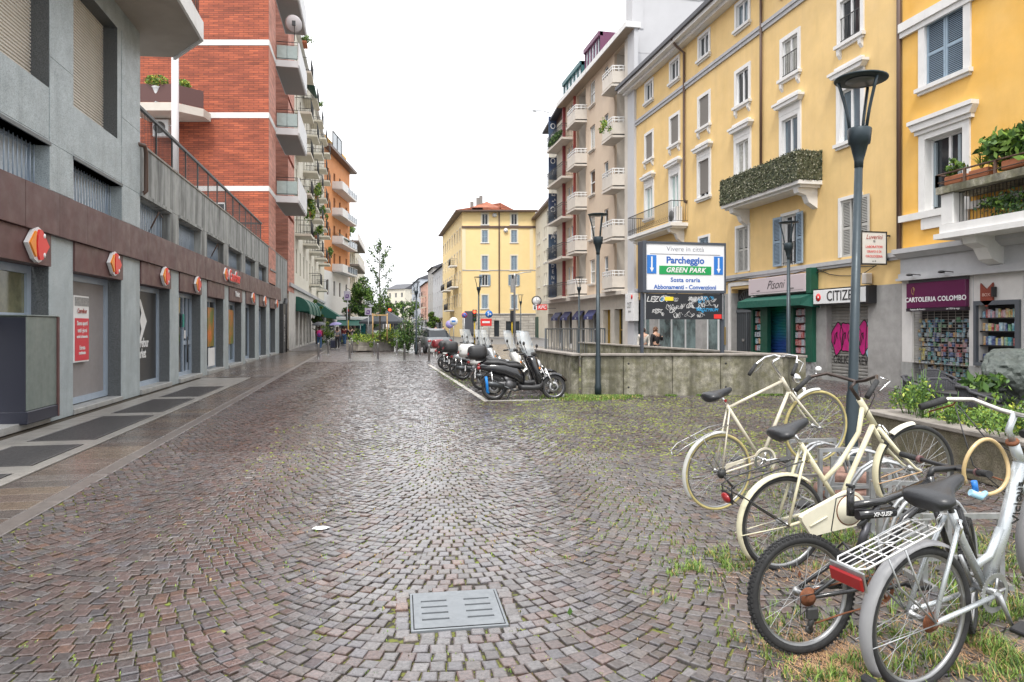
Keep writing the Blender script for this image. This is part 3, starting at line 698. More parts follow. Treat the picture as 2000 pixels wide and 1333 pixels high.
wl = MB(); hs_ = [(a, b, 3.9, 4.68) for a, b in BAY]
wall_holes(wl, 6, 17.9, 3.85, 5.62, hs_[:2], .3); wl.build('granite_wall', [granite], L1)
w2 = MB(); wall_holes(w2, 17.9, 44.1, 3.85, 4.76, hs_[2:], .3); w2.build('concrete_wall', [concrete], L1)
for q in range(2): MB().box(BAY[q][0]-.02, BAY[q][1]+.02, -.03, .28, 4.68, 4.74).build('lintel', granite_d, L1)
for (a, b) in BAY[2:]: MB().box(a-.03, b+.03, -.06, .28, 4.7, 4.79).build('lintel', concrete, L1)
cols = [17.9] + [(PIL[q][0] + PIL[q][1]) / 2 for q in range(3, 10)] + [48.3]
for q in range(len(cols) - 1): MB().bbox(cols[q]+.005, cols[q+1]-.005, -.004 - .002*(q % 2), .25, 4.765 if q < 7 else 3.0, 5.92, .004).build('parapet_panel', concrete, L1)
MB().box(18, 48.3, -.03, .3, 5.92, 5.97).build('coping', conc_cap, L1)
MB().box(44.15, 48.3, .0, .3, 0, 3.6).build('end_wall', concrete, L1)
MB().box(17.9, 48.3, .25, 8, 5.2, 5.3).build('terrace_deck', concrete, L1)
# tall near part
th_ = [(14.1, 16.4, 5.66, 8.05), (10.45, 13.13, 5.66, 8.05)]
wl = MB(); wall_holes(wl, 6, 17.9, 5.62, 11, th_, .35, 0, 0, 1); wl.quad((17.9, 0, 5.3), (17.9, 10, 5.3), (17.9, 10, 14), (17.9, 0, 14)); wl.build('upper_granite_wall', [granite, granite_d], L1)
cor = mat('shutter_groove', (.40, .37, .34), .7)
for a, b, c, d in th_:
    m_ = MB(); z = c
    while z < d:
        m_.add([(a, .30, z), (b, .30, z), (b, .30, z+.012), (a, .30, z+.012), (b, .275, z+.022), (a, .275, z+.022), (b, .275, z+.05), (a, .275, z+.05), (b, .3, z+.06), (a, .3, z+.06)], [(0,1,2,3), (3,2,4,5), (5,4,6,7), (7,6,8,9)]); z += .06
    m_.build('roller_shutter', cream_r, L1)
# granite slab joints as thin recessed lines are left to panels: proud panels on piers
for (a, b, z0, z1) in [(14.1+.0, 16.65, 4.78, 5.6), (10.5, 13.1, 4.78, 5.6)]:
    MB().bbox(a+.004, b-.004, -.006, .1, z0, z1, .003).build('stone_panel', granite, L1)
for (a, b) in [(13.13, 14.1), (16.65, 17.9), (9.5, 10.45)]:
    for z0, z1 in [(3.94, 4.74), (4.745, 6.2), (6.205, 8.1)]: MB().bbox(a+.002, b-.002, -.010, .1, z0, z1, .003).build('stone_panel', granite, L1)
# prow balcony
bal = MB(); P_ = [(8, 0), (17.85, 0), (19.45, .5), (19.4, -.35), (17.9, -1.38), (8, -1.38)]
beige_s = mat('taupe_soffit', (.40, .355, .31), .8, var=.05, vs=1)
bal.prism([(x, y) for x, y in [(8, .1), (17.88, .1), (17.88, .5), (19.45, .5), (19.35, -.4), (17.95, -1.38), (8, -1.38)]], 8.56, 8.85, 0, 'z')
b_ = bal.build('balcony', beige_s, L1)
MB().prism([(8, -1.40), (17.96, -1.40), (19.38, -.41), (19.36, -.36), (17.94, -1.34), (8, -1.34)], 8.50, 8.95, 0, 'z').build('fascia_board', white_st, b_)
rb = railing(None, [(8, -1.3), (17.9, -1.3), (19.3, -.35)], 1.05, iron, .11); rb.v = [(x, y, z+8.9) for x, y, z in rb.v]; rb.build('railing', iron, b_)
# terrace railing
rl = MB()
for q in range(14):
    u = 18.2 + q*1.5; rl.box(u-.02, u+.02, .12, .16, 5.95, 6.93)
rl.box(18.0, 37.9, .1, .18, 6.9, 6.97)
r_ = rl.build('terrace_railing', iron, L1)
rm = MB()
for q in range(165):
    u = 18.25 + q*.119; rm.box(u-.004, u+.004, .135, .145, 6.0, 6.9)
rm.build('balusters', iron, r_, kind='stuff')
rl = MB(); rl.box(37.85, 37.9, .15, 1.8, 6.9, 6.97); rl.build('terrace_railing', iron, L1)
dp = MB(); x = PX(281, 340, -5.25)[0]
dp.tube([(x-.35, .1, 5.92), (x-.1, -.1, 5.9), (x, -.1, 5.75), (x, -.1, 4.85), (x-.05, .02, 4.72)], .05, 10); dp.build('gutter_pipe', brown_m, L1)
# end recess with big dark pipes
u1 = PX(548, 640, -5.2)[0]; u2 = PX(560, 640, -5.2)[0]
dk = mat('dark_metal_duct', (.045, .045, .045), .5, .3, var=.3, vs=3)
d_ = MB(); d_.box(44.2, 45.4, -.22, .1, 0, 3.0); d_.build('service_duct', dk, L1)
d_ = MB(); d_.tube([(46.1, -.1, 0), (46.1, -.1, 3.0), (46.6, -.1, 3.3)], .16, 12); d_.build('drainpipe', dk, L1)
txt('SOW NAST', .42, L1, (44.8, -.235, 1.5), white, rot=(PI/2, PI/2, 0), name='graffiti', sx=.8)
# ---- electrical cabinet
ca = thing('electrical_cabinet', 'tall grey green metal cabinet on the step at the left edge', 'cabinet', (-5.18, 12.05, .1), 0)
cabg = mat('grey_green_cabinet', (.16, .19, .175), .4, var=.12, vs=3, streak=.3, sc=(.3, .32, .3)); cabd = mat('navy_cabinet_front', (.018, .02, .035), .4)
c_ = MB(); c_.bbox(-1.3, 0, .012, 1.1, .2, 1.68, .012); c_.build('body', cabg, ca)
MB().box(-1.3, -.01, -.012, .008, .2, 1.66).build('front_panel', cabd, ca); MB().bbox(-1.32, .02, -.02, 1.12, 0, .2, .01).build('plinth', cabd, ca); MB().bbox(-1.32, .02, -.02, 1.12, 1.68, 1.7, .006).build('lid', cabg, ca)
MB().box(-.5, -.47, -.02, -.013, .25, 1.6).build('door_edge', black, ca); MB().bbox(-.015, .03, 1.06, 1.12, 0, 1.68, .006).build('side_rail', fascia, ca)
# ================================================================ L2 red brick apartment block
D2 = 37.6
cx, cy = PD(525, D2)                        # street corner of the block
L2 = thing('brick_apartment_block', 'tall red brick apartment block with white bands and white balconies', 'building', (cx, cy, 0), 0)
# side facing the camera: local direction (-CS, SN)
sd_ = MB(); A = Vector((0, 0)); dv = Vector((-CS, SN))
B_ = dv * 8.0; 
def sideq(mb, t0, t1, z0, z1, off=0, mi=0):
    n_ = Vector((-SN, -CS)) * off
    a = dv*t0 + n_; b = dv*t1 + n_
    mb.quad((b.x, b.y, z0), (a.x, a.y, z0), (a.x, a.y, z1), (b.x, b.y, z1), mi)
for z0, z1 in [(4, 8.93), (9.2, 12.87), (13.17, 16.8), (17.1, 27)]: sideq(sd_, 0, 20, z0, z1)
sd_.build('brick_side_wall', brick, L2)
for z0, z1 in [(8.93, 9.2), (12.87, 13.17), (16.8, 17.1)]:
    m_ = MB(); n_ = Vector((-SN, -CS)) * .02; a = dv*-.0 + n_; b = dv*20 + n_; c = dv*20 - n_; d = -n_
    m_.add([(a.x, a.y, z0), (b.x, b.y, z0), (c.x, c.y, z0), (d.x, d.y, z0), (a.x, a.y, z1), (b.x, b.y, z1), (c.x, c.y, z1), (d.x, d.y, z1)], [(0,1,5,4), (1,2,6,5), (2,3,7,6), (3,0,4,7), (4,5,6,7), (3,2,1,0)]); m_.build('white_band', white_st, L2)
stw = MB(); L_ = 13.2
for z0, z1 in [(4, 8.93), (9.2, 12.87), (13.17, 16.8), (17.1, 27)]:
    stw.quad((0, 0, z0), (0, 2.85, z0), (0, 2.85, z1), (0, 0, z1), 0)
    stw.quad((-.0, 9.2, z0), (-.0, L_, z0), (-.0, L_, z1), (-.0, 9.2, z1), 0)
stw.quad((-.9, 2.85, 4), (-.9, 9.2, 4), (-.9, 9.2, 27), (-.9, 2.85, 27), 1); stw.quad((0, 2.85, 4), (-.9, 2.85, 4), (-.9, 2.85, 27), (0, 2.85, 27), 0); stw.quad((-.9, 9.2, 4), (0, 9.2, 4), (0, 9.2, 27), (-.9, 9.2, 27), 0)
stw.quad((0, L_, 4), (-8, L_, 4), (-8, L_, 27), (0, L_, 27), 0); stw.quad((0, 0, 27), (0, L_, 27), (-10, L_, 27), (-10, 0, 27), 0)
stw.build('street_wall', [brick_l, white_wall], L2)
for z0, z1 in [(8.93, 9.2), (12.87, 13.17), (16.8, 17.1)]: MB().box(-.03, .02, 0.02, 2.84, z0-.0, z1).build('white_band', white_st, L2)
whp = mat('white_balcony_panel', (.68, .68, .68), .6, var=.05, vs=1, streak=.15, sc=(.45, .45, .44))
def l2bal():
    m_ = MB(); m_.box(-.05, 1.28, 2.9, 8.0, 0, .38)
    return ('balcony', m_.mesh('balcony', whp), [('front_panel', MB().box(1.24, 1.31, 2.85, 8.05, .1, 1.42).mesh('front_panel', whp)),
        ('side_railing', railing(None, [(.02, 2.93), (1.22, 2.93)], 1.45, iron, .6, kind='double', base=.5).mesh('side_railing', iron)), ('glass_screen', MB().box(.05, 1.2, 2.95, 2.96, .45, 1.25).mesh('glass_screen', glass_g)),
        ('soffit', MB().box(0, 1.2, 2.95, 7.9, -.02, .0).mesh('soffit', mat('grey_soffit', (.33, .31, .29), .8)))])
for z in (8.85, 12.8, 16.75, 20.7):
    place(l2bal(), L2, (0, 0, z)); 
    wn = MB(); 
    for a in (3.3, 4.3, 5.3, 6.6): wn.box(-.86, -.8, a, a+.07, z+.4, z+2.9)
    f_ = wn.build('balcony_door', white, L2); MB().box(-.88, -.86, 3.3, 6.6, z+.4, z+2.85).build('pane', glass_b, f_)
    MB().box(-.9, -.6, 3.2, 7.6, z+3.0, z+3.2).build('shutter_box', mat('teal_awning_box', (.02, .08, .08), .5), L2)
wn = MB(); 
for a in (3.3, 4.3, 5.3, 6.6): wn.box(-.86, -.8, a, a+.07, 5.4, 8.3)
f_ = wn.build('balcony_door', white, L2); MB().box(-.88, -.86, 3.3, 6.6, 5.4, 8.3).build('pane', glass_g, f_)
# side loggia balcony, air conditioner, white column, low window
def onside(px, zc): x, y = PD(px, zc); return x, y
lb = thing('side_balcony_post', 'slim white round column in front of the brick side wall', 'column', (*PD(342, 33.5), 0), -YAW)
MB().cyl((0, 0, 5.3), (0, 0, ZD(95, 33.5)), .17, n=12).build('shaft', mat('off_white_column', (.55, .52, .52), .5), lb)
ba = MB(); bw = [(-2.0, .1), (-2.0, 1.9), (.9, 1.9), (.35, .1)]
bx, by = PD(335, 35.6)
sb = thing('loggia_balcony', 'brown railed concrete balcony on the brick side wall with two planters', 'balcony', (bx, by, 0), -YAW)
z0 = ZD(216, 35.6); MB().prism([(-2.2, 0), (.1, 0), (1.15, 1.1), (1.15, 2.2), (-2.2, 2.2)], z0, z0+.42, 0, 'z').build('slab', plaster_b2, sb)
MB().prism([(-2.2, 0), (.1, 0), (1.15, 1.1), (1.11, 1.14), (.08, .05), (-2.2, .05)], z0+.45, z0+1.35, 0, 'z').build('railing_panel', mat('brown_railing_panel', (.10, .04, .035), .4), sb)
for (px, zc, r, lab) in ((306, 35.7, (.62, .4, .3), 'round yellow green potted shrub on the loggia balcony, left one'), (359, 36.3, (.33, .4, .28), 'small yellow green potted shrub on the loggia balcony, right of the white column')):
    x, y = PD(px, zc); z = z0 + 1.5
    t_ = thing('potted_shrub', lab, 'plant', (x, y, z0+.42), -YAW, 'potted shrubs on the loggia balcony')
    MB().lathe([(.12, 0), (.09, .1), (.07, .35), (.2, .75), (.24, .8)], 12).build('urn', white, t_)
    greens(MB(), (0, 0, 1.12), r, 700, .06, (1, 3, 5, 4)).build('foliage', leafs, t_)
x, y = PD(319, 37.3); z1 = ZD(271, 37.3)
ac = thing('air_conditioner', 'white air conditioner unit mounted on the brick side wall', 'air conditioner', (x, y-.3, z1), -YAW)
MB().bbox(-.42, .42, -.15, .15, 0, .9, .02).build('casing', white, ac); MB().lathe([(.0, -.17), (.3, -.17), (.32, -.15)], 20, (-.05, 0, .47), 0, 'y').build('fan_grille', mat('grey_fan', (.12, .12, .12), .5), ac); MB().tube([(.42, 0, .6), (.6, -.05, .6), (.65, -.05, .3)], .04, 8).build('hose', white, ac)
# low white window above the terrace
x, y = PD(415, 37.55); t = MB(); zt, zb = ZD(396, 37.5), ZD(432, 37.5)
for a in (-.75, -.05, .65): t.box(a, a+.08, -.06, .02, zb, zt)
t.box(-.75, .73, -.06, .02, zt-.08, zt)
t_ = t.build('terrace_window', white, L2, (x-cx, y-cy, 0), (0, 0, -YAW)); MB().box(-.7, .7, -.02, .0, zb, zt-.05).build('pane', glass_d, t_)
# satellite dish
xx, yy = PX(574, 40, -4.1)[0], 0
dz = PX(575, 50, -4.2); ds = thing('satellite_dish', 'white satellite dish on the upper brick block balcony', 'satellite dish', (-4.2, dz[0], dz[1]), 0)
MB().lathe([(.02, 0), (.25, .03), (.42, .1), (.5, .16)], 20, (0, 0, .1), 0, 'y').build('dish', mat('dish_grey', (.45, .42, .42), .5), ds, rot=(.2, 0, .4)); MB().tube([(0, 0, -.9), (0, .02, 0), (0, -.35, .05)], .02, 6).build('arm', iron, ds)
MB().box(-.1, .1, -.42, -.3, -.15, .1).build('receiver', black, ds)
# ================================================================ L3 cream block
L3 = thing('cream_apartment_block', 'cream plaster apartment block with plant filled balconies and green awnings', 'building', (-5.3, 52.7, 0), PI/2)
H3 = 23.5; W3 = 35
wnd = []
for f_ in range(6):
    for q in range(11):
        wnd.append((1.2+q*3.05, 2.1+q*3.05, 5.6+f_*3.0, 7.4+f_*3.0))
sh3 = [(1.0+q*3.1, 3.0+q*3.1, .15, 3.3) for q in range(11)]
m_ = MB(); wall_holes(m_, 0, W3, 4.6, H3, wnd, .2); m_.quad((0, 0, H3), (W3, 0, H3), (W3, 8, H3), (0, 8, H3)); m_.quad((0, 8, 0), (0, 0, 0), (0, 0, H3), (0, 8, H3)); m_.build('plaster_wall', plaster_c, L3)
m_ = MB(); wall_holes(m_, -3.5, W3, 0, 4.4, sh3, .3); m_.build('ground_floor_wall', mat('pale_shop_wall', (.50, .48, .44), .7, var=.15, vs=1, dirt=.6), L3)
MB().box(-3.5, W3, -.15, .0, 4.35, 4.6).build('string_course', grey_cor, L3); MB().box(-.0, W3, -.3, .3, H3, H3+.3).build('cornice', white_st, L3)
for a, b, c, d in wnd: place(framed_window(.9, 1.8, glass_d if random.random() < .6 else glass_c, white, .16, 2, blind=random.choice([0, 0, .4, .6])), L3, ((a+b)/2, 0, c))
for a, b, c, d in sh3:
    f_ = MB().box(a, b, .25, .3, c, d).build('shop_shutter', mat('graffitied_shutter', (.22, .21, .2), .5, var=.5, vs=2, c2=(.35, .3, .3)), L3)
for q in range(4):
    u = 1.2 + q*3.6
    aw = thing('domed_awning', 'green domed awning over the pale shop front, ' + ['nearest', 'second', 'third', 'farthest'][q] + ' of the four', 'awning', (-5.3, 52.7+u, 2.75), PI/2, 'green domed awnings')
    m_ = MB(); rg = []
    for i in range(9):
        t = PI/2*i/8; rg.append([(x, -1.0*math.cos(t), 1.1*math.sin(t)) for x in (0, 2.6)])
    for i in range(8): m_.quad(rg[i][0], rg[i][1], rg[i+1][1], rg[i+1][0])
    for x in (0, 2.6): m_.add([(x, 0, 0)] + [(x, r_[0][1], r_[0][2]) for r_ in rg], [(0, i+1, i+2) for i in range(8)])
    m_.build('canopy', green_aw, aw); MB().box(0, 2.6, -1.02, -.98, -.22, .01).build('valance', green_aw, aw)
def slabbal(L_, pr, h=1.0, rail='bars', m_=None, mr=None):
    m_ = m_ or plaster_c; mr = mr or iron
    def mk():
        k = []
        if rail == 'bars': k.append(('railing', railing(None, [(.02, 0), (.02, -pr+.03), (L_-.02, -pr+.03), (L_-.02, 0)], h, mr, .13).mesh('railing', mr), (0, 0, .15)))
        else:
            s = MB(); s.box(0, L_, -pr, -pr+.06, .15, h); s.box(0, .06, -pr+.06, 0, .15, h); s.box(L_-.06, L_, -pr+.06, 0, .15, h); k.append(('parapet', s.mesh('parapet', mr)))
        return ('balcony', MB().box(0, L_, -pr, .05, 0, .16).mesh('balcony', m_), k)
    return tmpl(('sb', L_, pr, h, rail, m_.name, mr.name), mk)
bl3 = [(.6, 5.0, .9, 0), (.6, 8.0, .9, 0), (.6, 11.0, 1.1, 0), (.6, 14.0, 1.0, 0), (.6, 17, 1.1, 0), (.6, 20, 1.1, 0)]
for f_ in range(6):
    z = 5.2 + f_*3.0
    if f_ == 0: 
        place(slabbal(2.6, 1.0), L3, (13.0, 0, z+.1)); place(slabbal(2.6, 1.0), L3, (22.0, 0, z+.1)); continue
    for q, u in enumerate((.6, 6.9, 13.0, 19.1, 25.2)):
        place(slabbal(2.6, 1.15), L3, (u, 0, z+.1))
# trailing plants and flowers on balconies
for (px, py, r, n, s_, lab) in [(607, 402, .9, 900, .09, 'thick trailing green vines hanging from cream block balconies, nearer mass'), (622, 372, .8, 600, .09, 'yellow green bush on a middle cream block balcony'), (622, 452, .7, 700, .08, 'green plants above terracotta pots on the lower cream block balcony'), (645, 492, .8, 500, .08, 'bright green balcony plant on lowest orange side balcony'), (632, 415, .8, 500, .09, 'bushy plants on second far cream balcony'), (600, 78, .5, 300, .06, 'spindly plants on the top near balcony of cream block'), (624, 205, .4, 260, .06, 'red flowers and small shrub on upper balcony'), (664, 322, .7, 300, .09, 'drooping green plant on the top orange balcony'), (657, 440, .5, 200, .09, 'small yellow plant on middle orange balcony')]:
    Y, z = PX(px, py, -4.35) ; t_ = thing('balcony_plant', lab, 'plant', (-4.35, Y, z), 0, 'plants on the left side balconies')
    greens(MB(), (0, 0, 0), (.35, r, r*1.1 if px in (607,) else r*.7), n, s_*1.3, (2, 4, 5, 3 if px in (622, 607, 657) else 1), clump=9).build('foliage', leafs, t_)
    MB().bbox(-.3, .0, -.6, .6, -r*.9, -r*.6, .02).build('planter_box', terra, t_)
for (px, py, lab) in [(617, 165, 'dark green folded awning high on the cream block'), (600, 500, 'dark strip awning')][:1]:
    Y, z = PX(px, py, -4.2); t_ = thing('balcony_awning', lab, 'awning', (-4.15, Y, z), 0)
    MB().add([(0, -2, -.8), (0, 2, -.8), (-1.1, 2, .5), (-1.1, -2, .5), (-.02, -2, -.84), (-.02, 2, -.84)], [(0, 1, 2, 3), (0, 4, 5, 1)]).build('canopy', green_aw, t_)
# ================================================================ L4 orange block (turned towards the street)
c0 = (-5.35, 88.0); c1 = PD(683, 100)
a4 = math.atan2(c1[1]-c0[1], c1[0]-c0[0])
L4 = thing('orange_apartment_block', 'orange plaster apartment block with glass railed white balconies', 'building', (c0[0], c0[1], 0), a4)
W4 = math.hypot(c1[0]-c0[0], c1[1]-c0[1]); H4 = 23.6
wn4 = [(u, u+1.0, z, z+1.9) for u in (1.5, 5.0, 8.2, 12.2) for z in (5.6, 9.2, 12.8, 16.4, 19.6) if not (z > 19 and u > 12)]
m_ = MB(); wall_holes(m_, 0, W4, 8.6, H4, wn4, .2); m_.quad((W4, 0, 8.6), (W4, 10, 8.6), (W4, 10, H4), (W4, 0, H4)); m_.build('orange_wall', plaster_o, L4)
m_ = MB(); wall_holes(m_, 0, W4, 0, 8.6, [h for h in wn4 if h[3] < 8.6] + [(1, 6, .2, 3.2), (8, 13, .2, 3.2)], .2); m_.quad((W4, 0, 0), (W4, 10, 0), (W4, 10, 8.6), (W4, 0, 8.6)); m_.build('cream_base_wall', white_st, L4)
m_ = MB(); m_.box(-.3, W4+.8, -.9, 8, H4, H4+.35); m_.box(0, W4, .5, 6, H4+.35, H4+2.2, 1); m_.build('eaves', [brown_m, plaster_g], L4)
for a, b, c, d in wn4: place(framed_window(1.0, 1.9, glass_d, mat('brown_window', (.12, .06, .04), .5), .15, 2), L4, ((a+b)/2, 0, c))
f_ = MB().box(1, 13, .18, .2, .2, 3.2).build('shop_glass', glass_d, L4)
for z in (8.6, 12.2, 15.8, 19.2):
    bb = MB().box(4.2, 13.8, -1.3, 0, z, z+.2); bb.box(4.2, 7.4, -1.36, -1.28, z, z+1.05); bb.box(4.2, 4.27, -1.28, 0, z, z+1.05)
    b_ = bb.build('balcony', white_st, L4); r4 = railing(None, [(7.4, -1.3), (13.75, -1.3), (13.75, 0)], 1.0, white, 1.5, base=.1, post=1.6); r4.v = [(x, y, q+z+.1) for x, y, q in r4.v]
    r4.build('railing', white, b_); MB().box(7.45, 13.7, -1.29, -1.28, z+.25, z+1.0).build('glass_screen', glass_b, b_)
Y, z = PX(640, 455, -4.0)
t_ = thing('balcony_awning', 'teal sloping awning under a lower orange block balcony', 'awning', (*PD(656, 90), ZD(460, 90)), a4)
MB().add([(0, -1.3, -.5), (4.2, -1.3, -.5), (4.2, 0, .5), (0, 0, .5)], [(0, 1, 2, 3)]).build('canopy', green_aw, t_)
# roof glass enclosure on the orange block
t = MB(); 
for x in (0, 2.5, 5): t.box(x, x+.1, 0, .1, 0, 2.5)
t.box(0, 5.1, 0, .1, 2.4, 2.5)
t_ = t.build('roof_glasshouse', iron, L4, (3, -.4, H4+.35)); MB().box(0, 5, .05, .06, 0, 2.4).build('pane', glass_b, t_)
# big green awning at the corner below
aw = thing('corner_awning', 'large dark green sloping awning above the pavement by the kiosk', 'awning', (-5.3, 74.5, 2.5), PI/2)
MB().add([(0, 0, 1.7), (14, 0, 1.7), (14, -2.3, .2), (0, -2.3, .2), (0, -2.3, -.15), (14, -2.3, -.15), (14, 0, .2), (0, 0, .2)], [(0, 3, 2, 1), (3, 4, 5, 2), (1, 2, 5, 6), (0, 7, 4, 3)]).build('canopy', green_aw, aw)
MB().tube([(14, -2.2, -.1), (14, -2.2, -2.5)], .04, 6).build('pole', white, aw)
# ================================================================ L5 pale block with rounded balconies
x5, y5 = PD(678, 106); x6, y6 = PD(712, 150); a5 = math.atan2(y6-y5, x6-x5); W5 = math.hypot(x6-x5, y6-y5)
L5 = thing('pale_corner_block', 'pale block with wraparound glazed balcony and roof greenery beyond the orange one', 'building', (x5, y5, 0), a5)
wn5 = [(2+q*4.2, 3.5+q*4.2, z, z+1.9) for q in range(9) for z in (5, 8.6, 12)]
m_ = MB(); wall_holes(m_, 0, W5, 0, 15.5, wn5, .2); m_.quad((0, 0, 0), (0, 0, 15.5), (0, 8, 15.5), (0, 8, 0)); m_.quad((0, 0, 15.5), (W5, 0, 15.5), (W5, 9, 15.5), (0, 9, 15.5)); m_.box(0, 12, 2, 9, 15.5, 18.5); m_.build('wall', plaster_c, L5)
for a, b, c, d in wn5: place(framed_window(1.5, 1.9, glass_b, white, .15, 2), L5, ((a+b)/2, 0, c))
for z in (10.8, 14.4):
    m_ = MB(); m_.box(-1, 16, -1.8, 0, z, z+.25); b_ = m_.build('balcony', mat('dark_slab_edge', (.2, .18, .16), .7), L5); MB().box(-.9, 15.9, -1.75, -1.7, z+.3, z+1.3).build('glazed_parapet', white_st, b_)
greens(MB(), (5, 1, 17.5), (5, 1.5, 1.6), 900, .3, (3, 4, 3, 0), clump=14).build('roof_plants', leafs, L5, kind='stuff')
# ================================================================ R2 yellow residential building (faces -X): local x = -Y, local y = +X
XR = 13.7
R2 = thing('yellow_residential_building', 'four storey yellow plaster building with white window surrounds, shops below, right side', 'building', (XR, 35.2, 0), -PI/2)
def U2(px): return 35.2 - PX(px, 300, XR)[0]
UC = [2.6, 5.55, 8.4, 11.45, 14.45, 17.4]
WR = 19.4
hol = []
for i, u in enumerate(UC):
    hol.append((u-.42, u+.42, 12.85, 13.75)); hol.append((u-.43, u+.43, 9.95, 11.2))
    door = i in (1, 4)
    hol.append((u-.44, u+.44, 6.2 if door else 7.02, 8.55))
for i in (2, 3, 4, 5): hol.append((UC[i]-.41, UC[i]+.41, 3.66, 5.32))
shops = [(.4, 2.6, .1, 3.0), (3.2, 7.6, .1, 3.0), (8.2, 10.1, .1, 3.0), (10.6, 12.1, 0, 3.05), (12.9, 15.2, .2, 2.6), (16.3, 18.1, .1, 2.34)]
m_ = MB(); wall_holes(m_, 0, WR, 3.5, 14.2, hol, .2, 0, 0, 1); m_.quad((0, 0, 0), (0, 0, 14.2), (0, 12, 14.2), (0, 12, 0)); m_.build('plaster_wall', [plaster_y, white_st], R2)
m_ = MB(); wall_holes(m_, 0, 12.2, 2.9, 3.5, [h for h in shops if h[3] > 2.95], .3); wall_holes(m_, 12.2, WR, 2.75, 3.5, [], .3); m_.build('upper_shop_wall', plaster_y, R2)
m_ = MB(); wall_holes(m_, 0, WR, 0, 2.75 , [(a, b, c, min(d, 2.75)) for a, b, c, d in shops], .3); m_.quad((0, -.001, 2.75), (12.2, -.001, 2.75), (12.2, -.001, 2.9), (0, -.001, 2.9)) if 0 else None; wall_holes(m_, 0, 12.2, 2.75, 2.9, [(a, b, 2.7, 3.2) for a, b, c, d in shops if d > 2.95], .3); m_.build('shop_wall', grey_pl, R2)
stx = MB(); stx.box(0, WR, -.09, 0, 3.46, 3.58); stx.box(0, WR, -.05, 0, 3.38, 3.46); stx.build('string_course', grey_cor, R2)
stx = MB(); stx.box(0, WR, -.1, 0, 12.2, 12.32); stx.box(0, WR, -.06, 0, 12.06, 12.2); stx.build('upper_string_course', grey_cor, R2)
ev = MB(); ev.box(-.2, WR+.0, -.35, 0, 13.98, 14.12); ev.box(-.3, WR, -.6, 0, 14.12, 14.28); ev.build('eaves_cornice', white_st, R2)
gu = MB(); gu.box(-.4, WR, -.72, -.55, 14.28, 14.46); gu.add([(-.4, -.7, 14.46), (WR, -.7, 14.46), (WR, 5, 16.2), (-.4, 5, 16.2)], [(0, 1, 2, 3)]); gu.build('gutter_and_roof', mat('dark_gutter', (.055, .055, .065), .5), R2)
tr = white_st
for i, u in enumerate(UC):
    place(framed_window(.84, .9, glass_d if i != 3 else glass_b, white, .06, 2, trim=tr, tw=.13, sill=tr), R2, (u, 0, 12.85))
    bl = {0: .95, 1: .95, 2: .95, 3: 0, 4: 0, 5: .0}[i]
    place(framed_window(.86, 1.25, glass_c if i == 4 else glass_d, white, .06, 2, trim=tr, tw=.14, sill=tr, corbels=True, blind=bl, bar=i in (4, 5)), R2, (u, 0, 9.95))
    door = i in (1, 4)
    place(framed_window(.88, 2.35 if door else 1.53, [glass_g, glass_g, glass_d, glass_c, glass_b, glass_b][i], white, .07, 2, trim=tr, tw=.16, sill=None if door else tr, cornice=True, blind=[0, 0, .9, .0, .35, 0][i] if not door else .0), R2, (u, 0, 6.2 if door else 7.02))
for i, kd in ((2, ('closed', 0, 'blue_grey_shutter')), (3, ('closed', 0, 'beige_grey_shutter')), (4, ('open', 1, 'blue_grey_shutter')), (5, ('half', 0, 'beige_grey_shutter'))):
    place(framed_window(.82, 1.66, glass_d, white, .12, 2, trim=tr, tw=.1, sill=None, shutters=kd, bar=i == 4), R2, (UC[i], 0, 3.66))
# downpipes
d_ = MB(); uu = U2(1339); d_.tube([(uu-.1, -.6, 14.3), (uu-.05, -.45, 14.0), (uu, -.08, 13.7), (uu, -.08, 7.3), (uu+.1, -.08, 7.1), (uu+.12, 0.05, 7.05)], .055, 8); d_.build('downpipe', brown_m, R2)
d_ = MB(); uu = U2(1490); d_.tube([(uu, -.08, 14.0), (uu, -.08, 7.0)], .05, 8); d_.build('downpipe', brown_m, R2)
d_ = MB(); d_.tube([(WR-.05, -.07, 14.0), (WR-.05, -.07, 3.5)], .06, 8); d_.build('downpipe', brown_m, R2)
cb = MB(); cb.tube([(.5+q*.5, -.05, 3.2 - .12*math.sin(q*PI/4) + .1*(q % 8 > 3)) for q in range(37)], .012, 5); cb.tube([(.5+q*.5, -.07, 3.32+.04*math.sin(q)) for q in range(37)], .015, 5); cb.build('facade_cable', black, R2)
# iron railed balcony
u0, u1 = 1.7, 6.9
bs = MB(); bs.box(u0, u1, -.82, 0, 6.02, 6.17); bs.box(u0+.1, u1-.1, -.72, 0, 5.94, 6.02)
for uu in (u0+.5, u1-.5): bs.prism([(0, 5.94), (-.7, 5.94), (-.66, 5.8), (-.4, 5.72), (-.3, 5.5), (0, 5.3)], uu-.12, uu+.12, 0, 'x')
b1 = bs.build('balcony', white_st, R2)
r_ = railing(None, [(u0+.03, 0), (u0+.03, -.78), (u1-.03, -.78), (u1-.03, 0)], .95, iron, .1, base=.08); r_.v = [(x, y, z+6.17) for x, y, z in r_.v]
for q in range(int((u1-u0)/.2)):
    c = u0+.13+q*.2; r_.tube([(c+.07*math.cos(t*PI/4), -.78, 6.4+.07*math.sin(t*PI/4)) for t in range(8)], .007, 4, closed=True)
r_.build('iron_railing', iron, b1)
ac = thing('air_conditioner', 'white outdoor air conditioner on the iron railed balcony of yellow building', 'air conditioner', (XR-.35, 35.2-6.35, 6.18), -PI/2)
MB().bbox(-.4, .4, -.15, .15, 0, .72, .02).build('casing', white, ac); MB().lathe([(.0, -.165), (.24, -.165), (.25, -.15)], 18, (-.08, 0, .36), 0, 'y').build('fan_grille', mat('grey_fan', .12), ac)
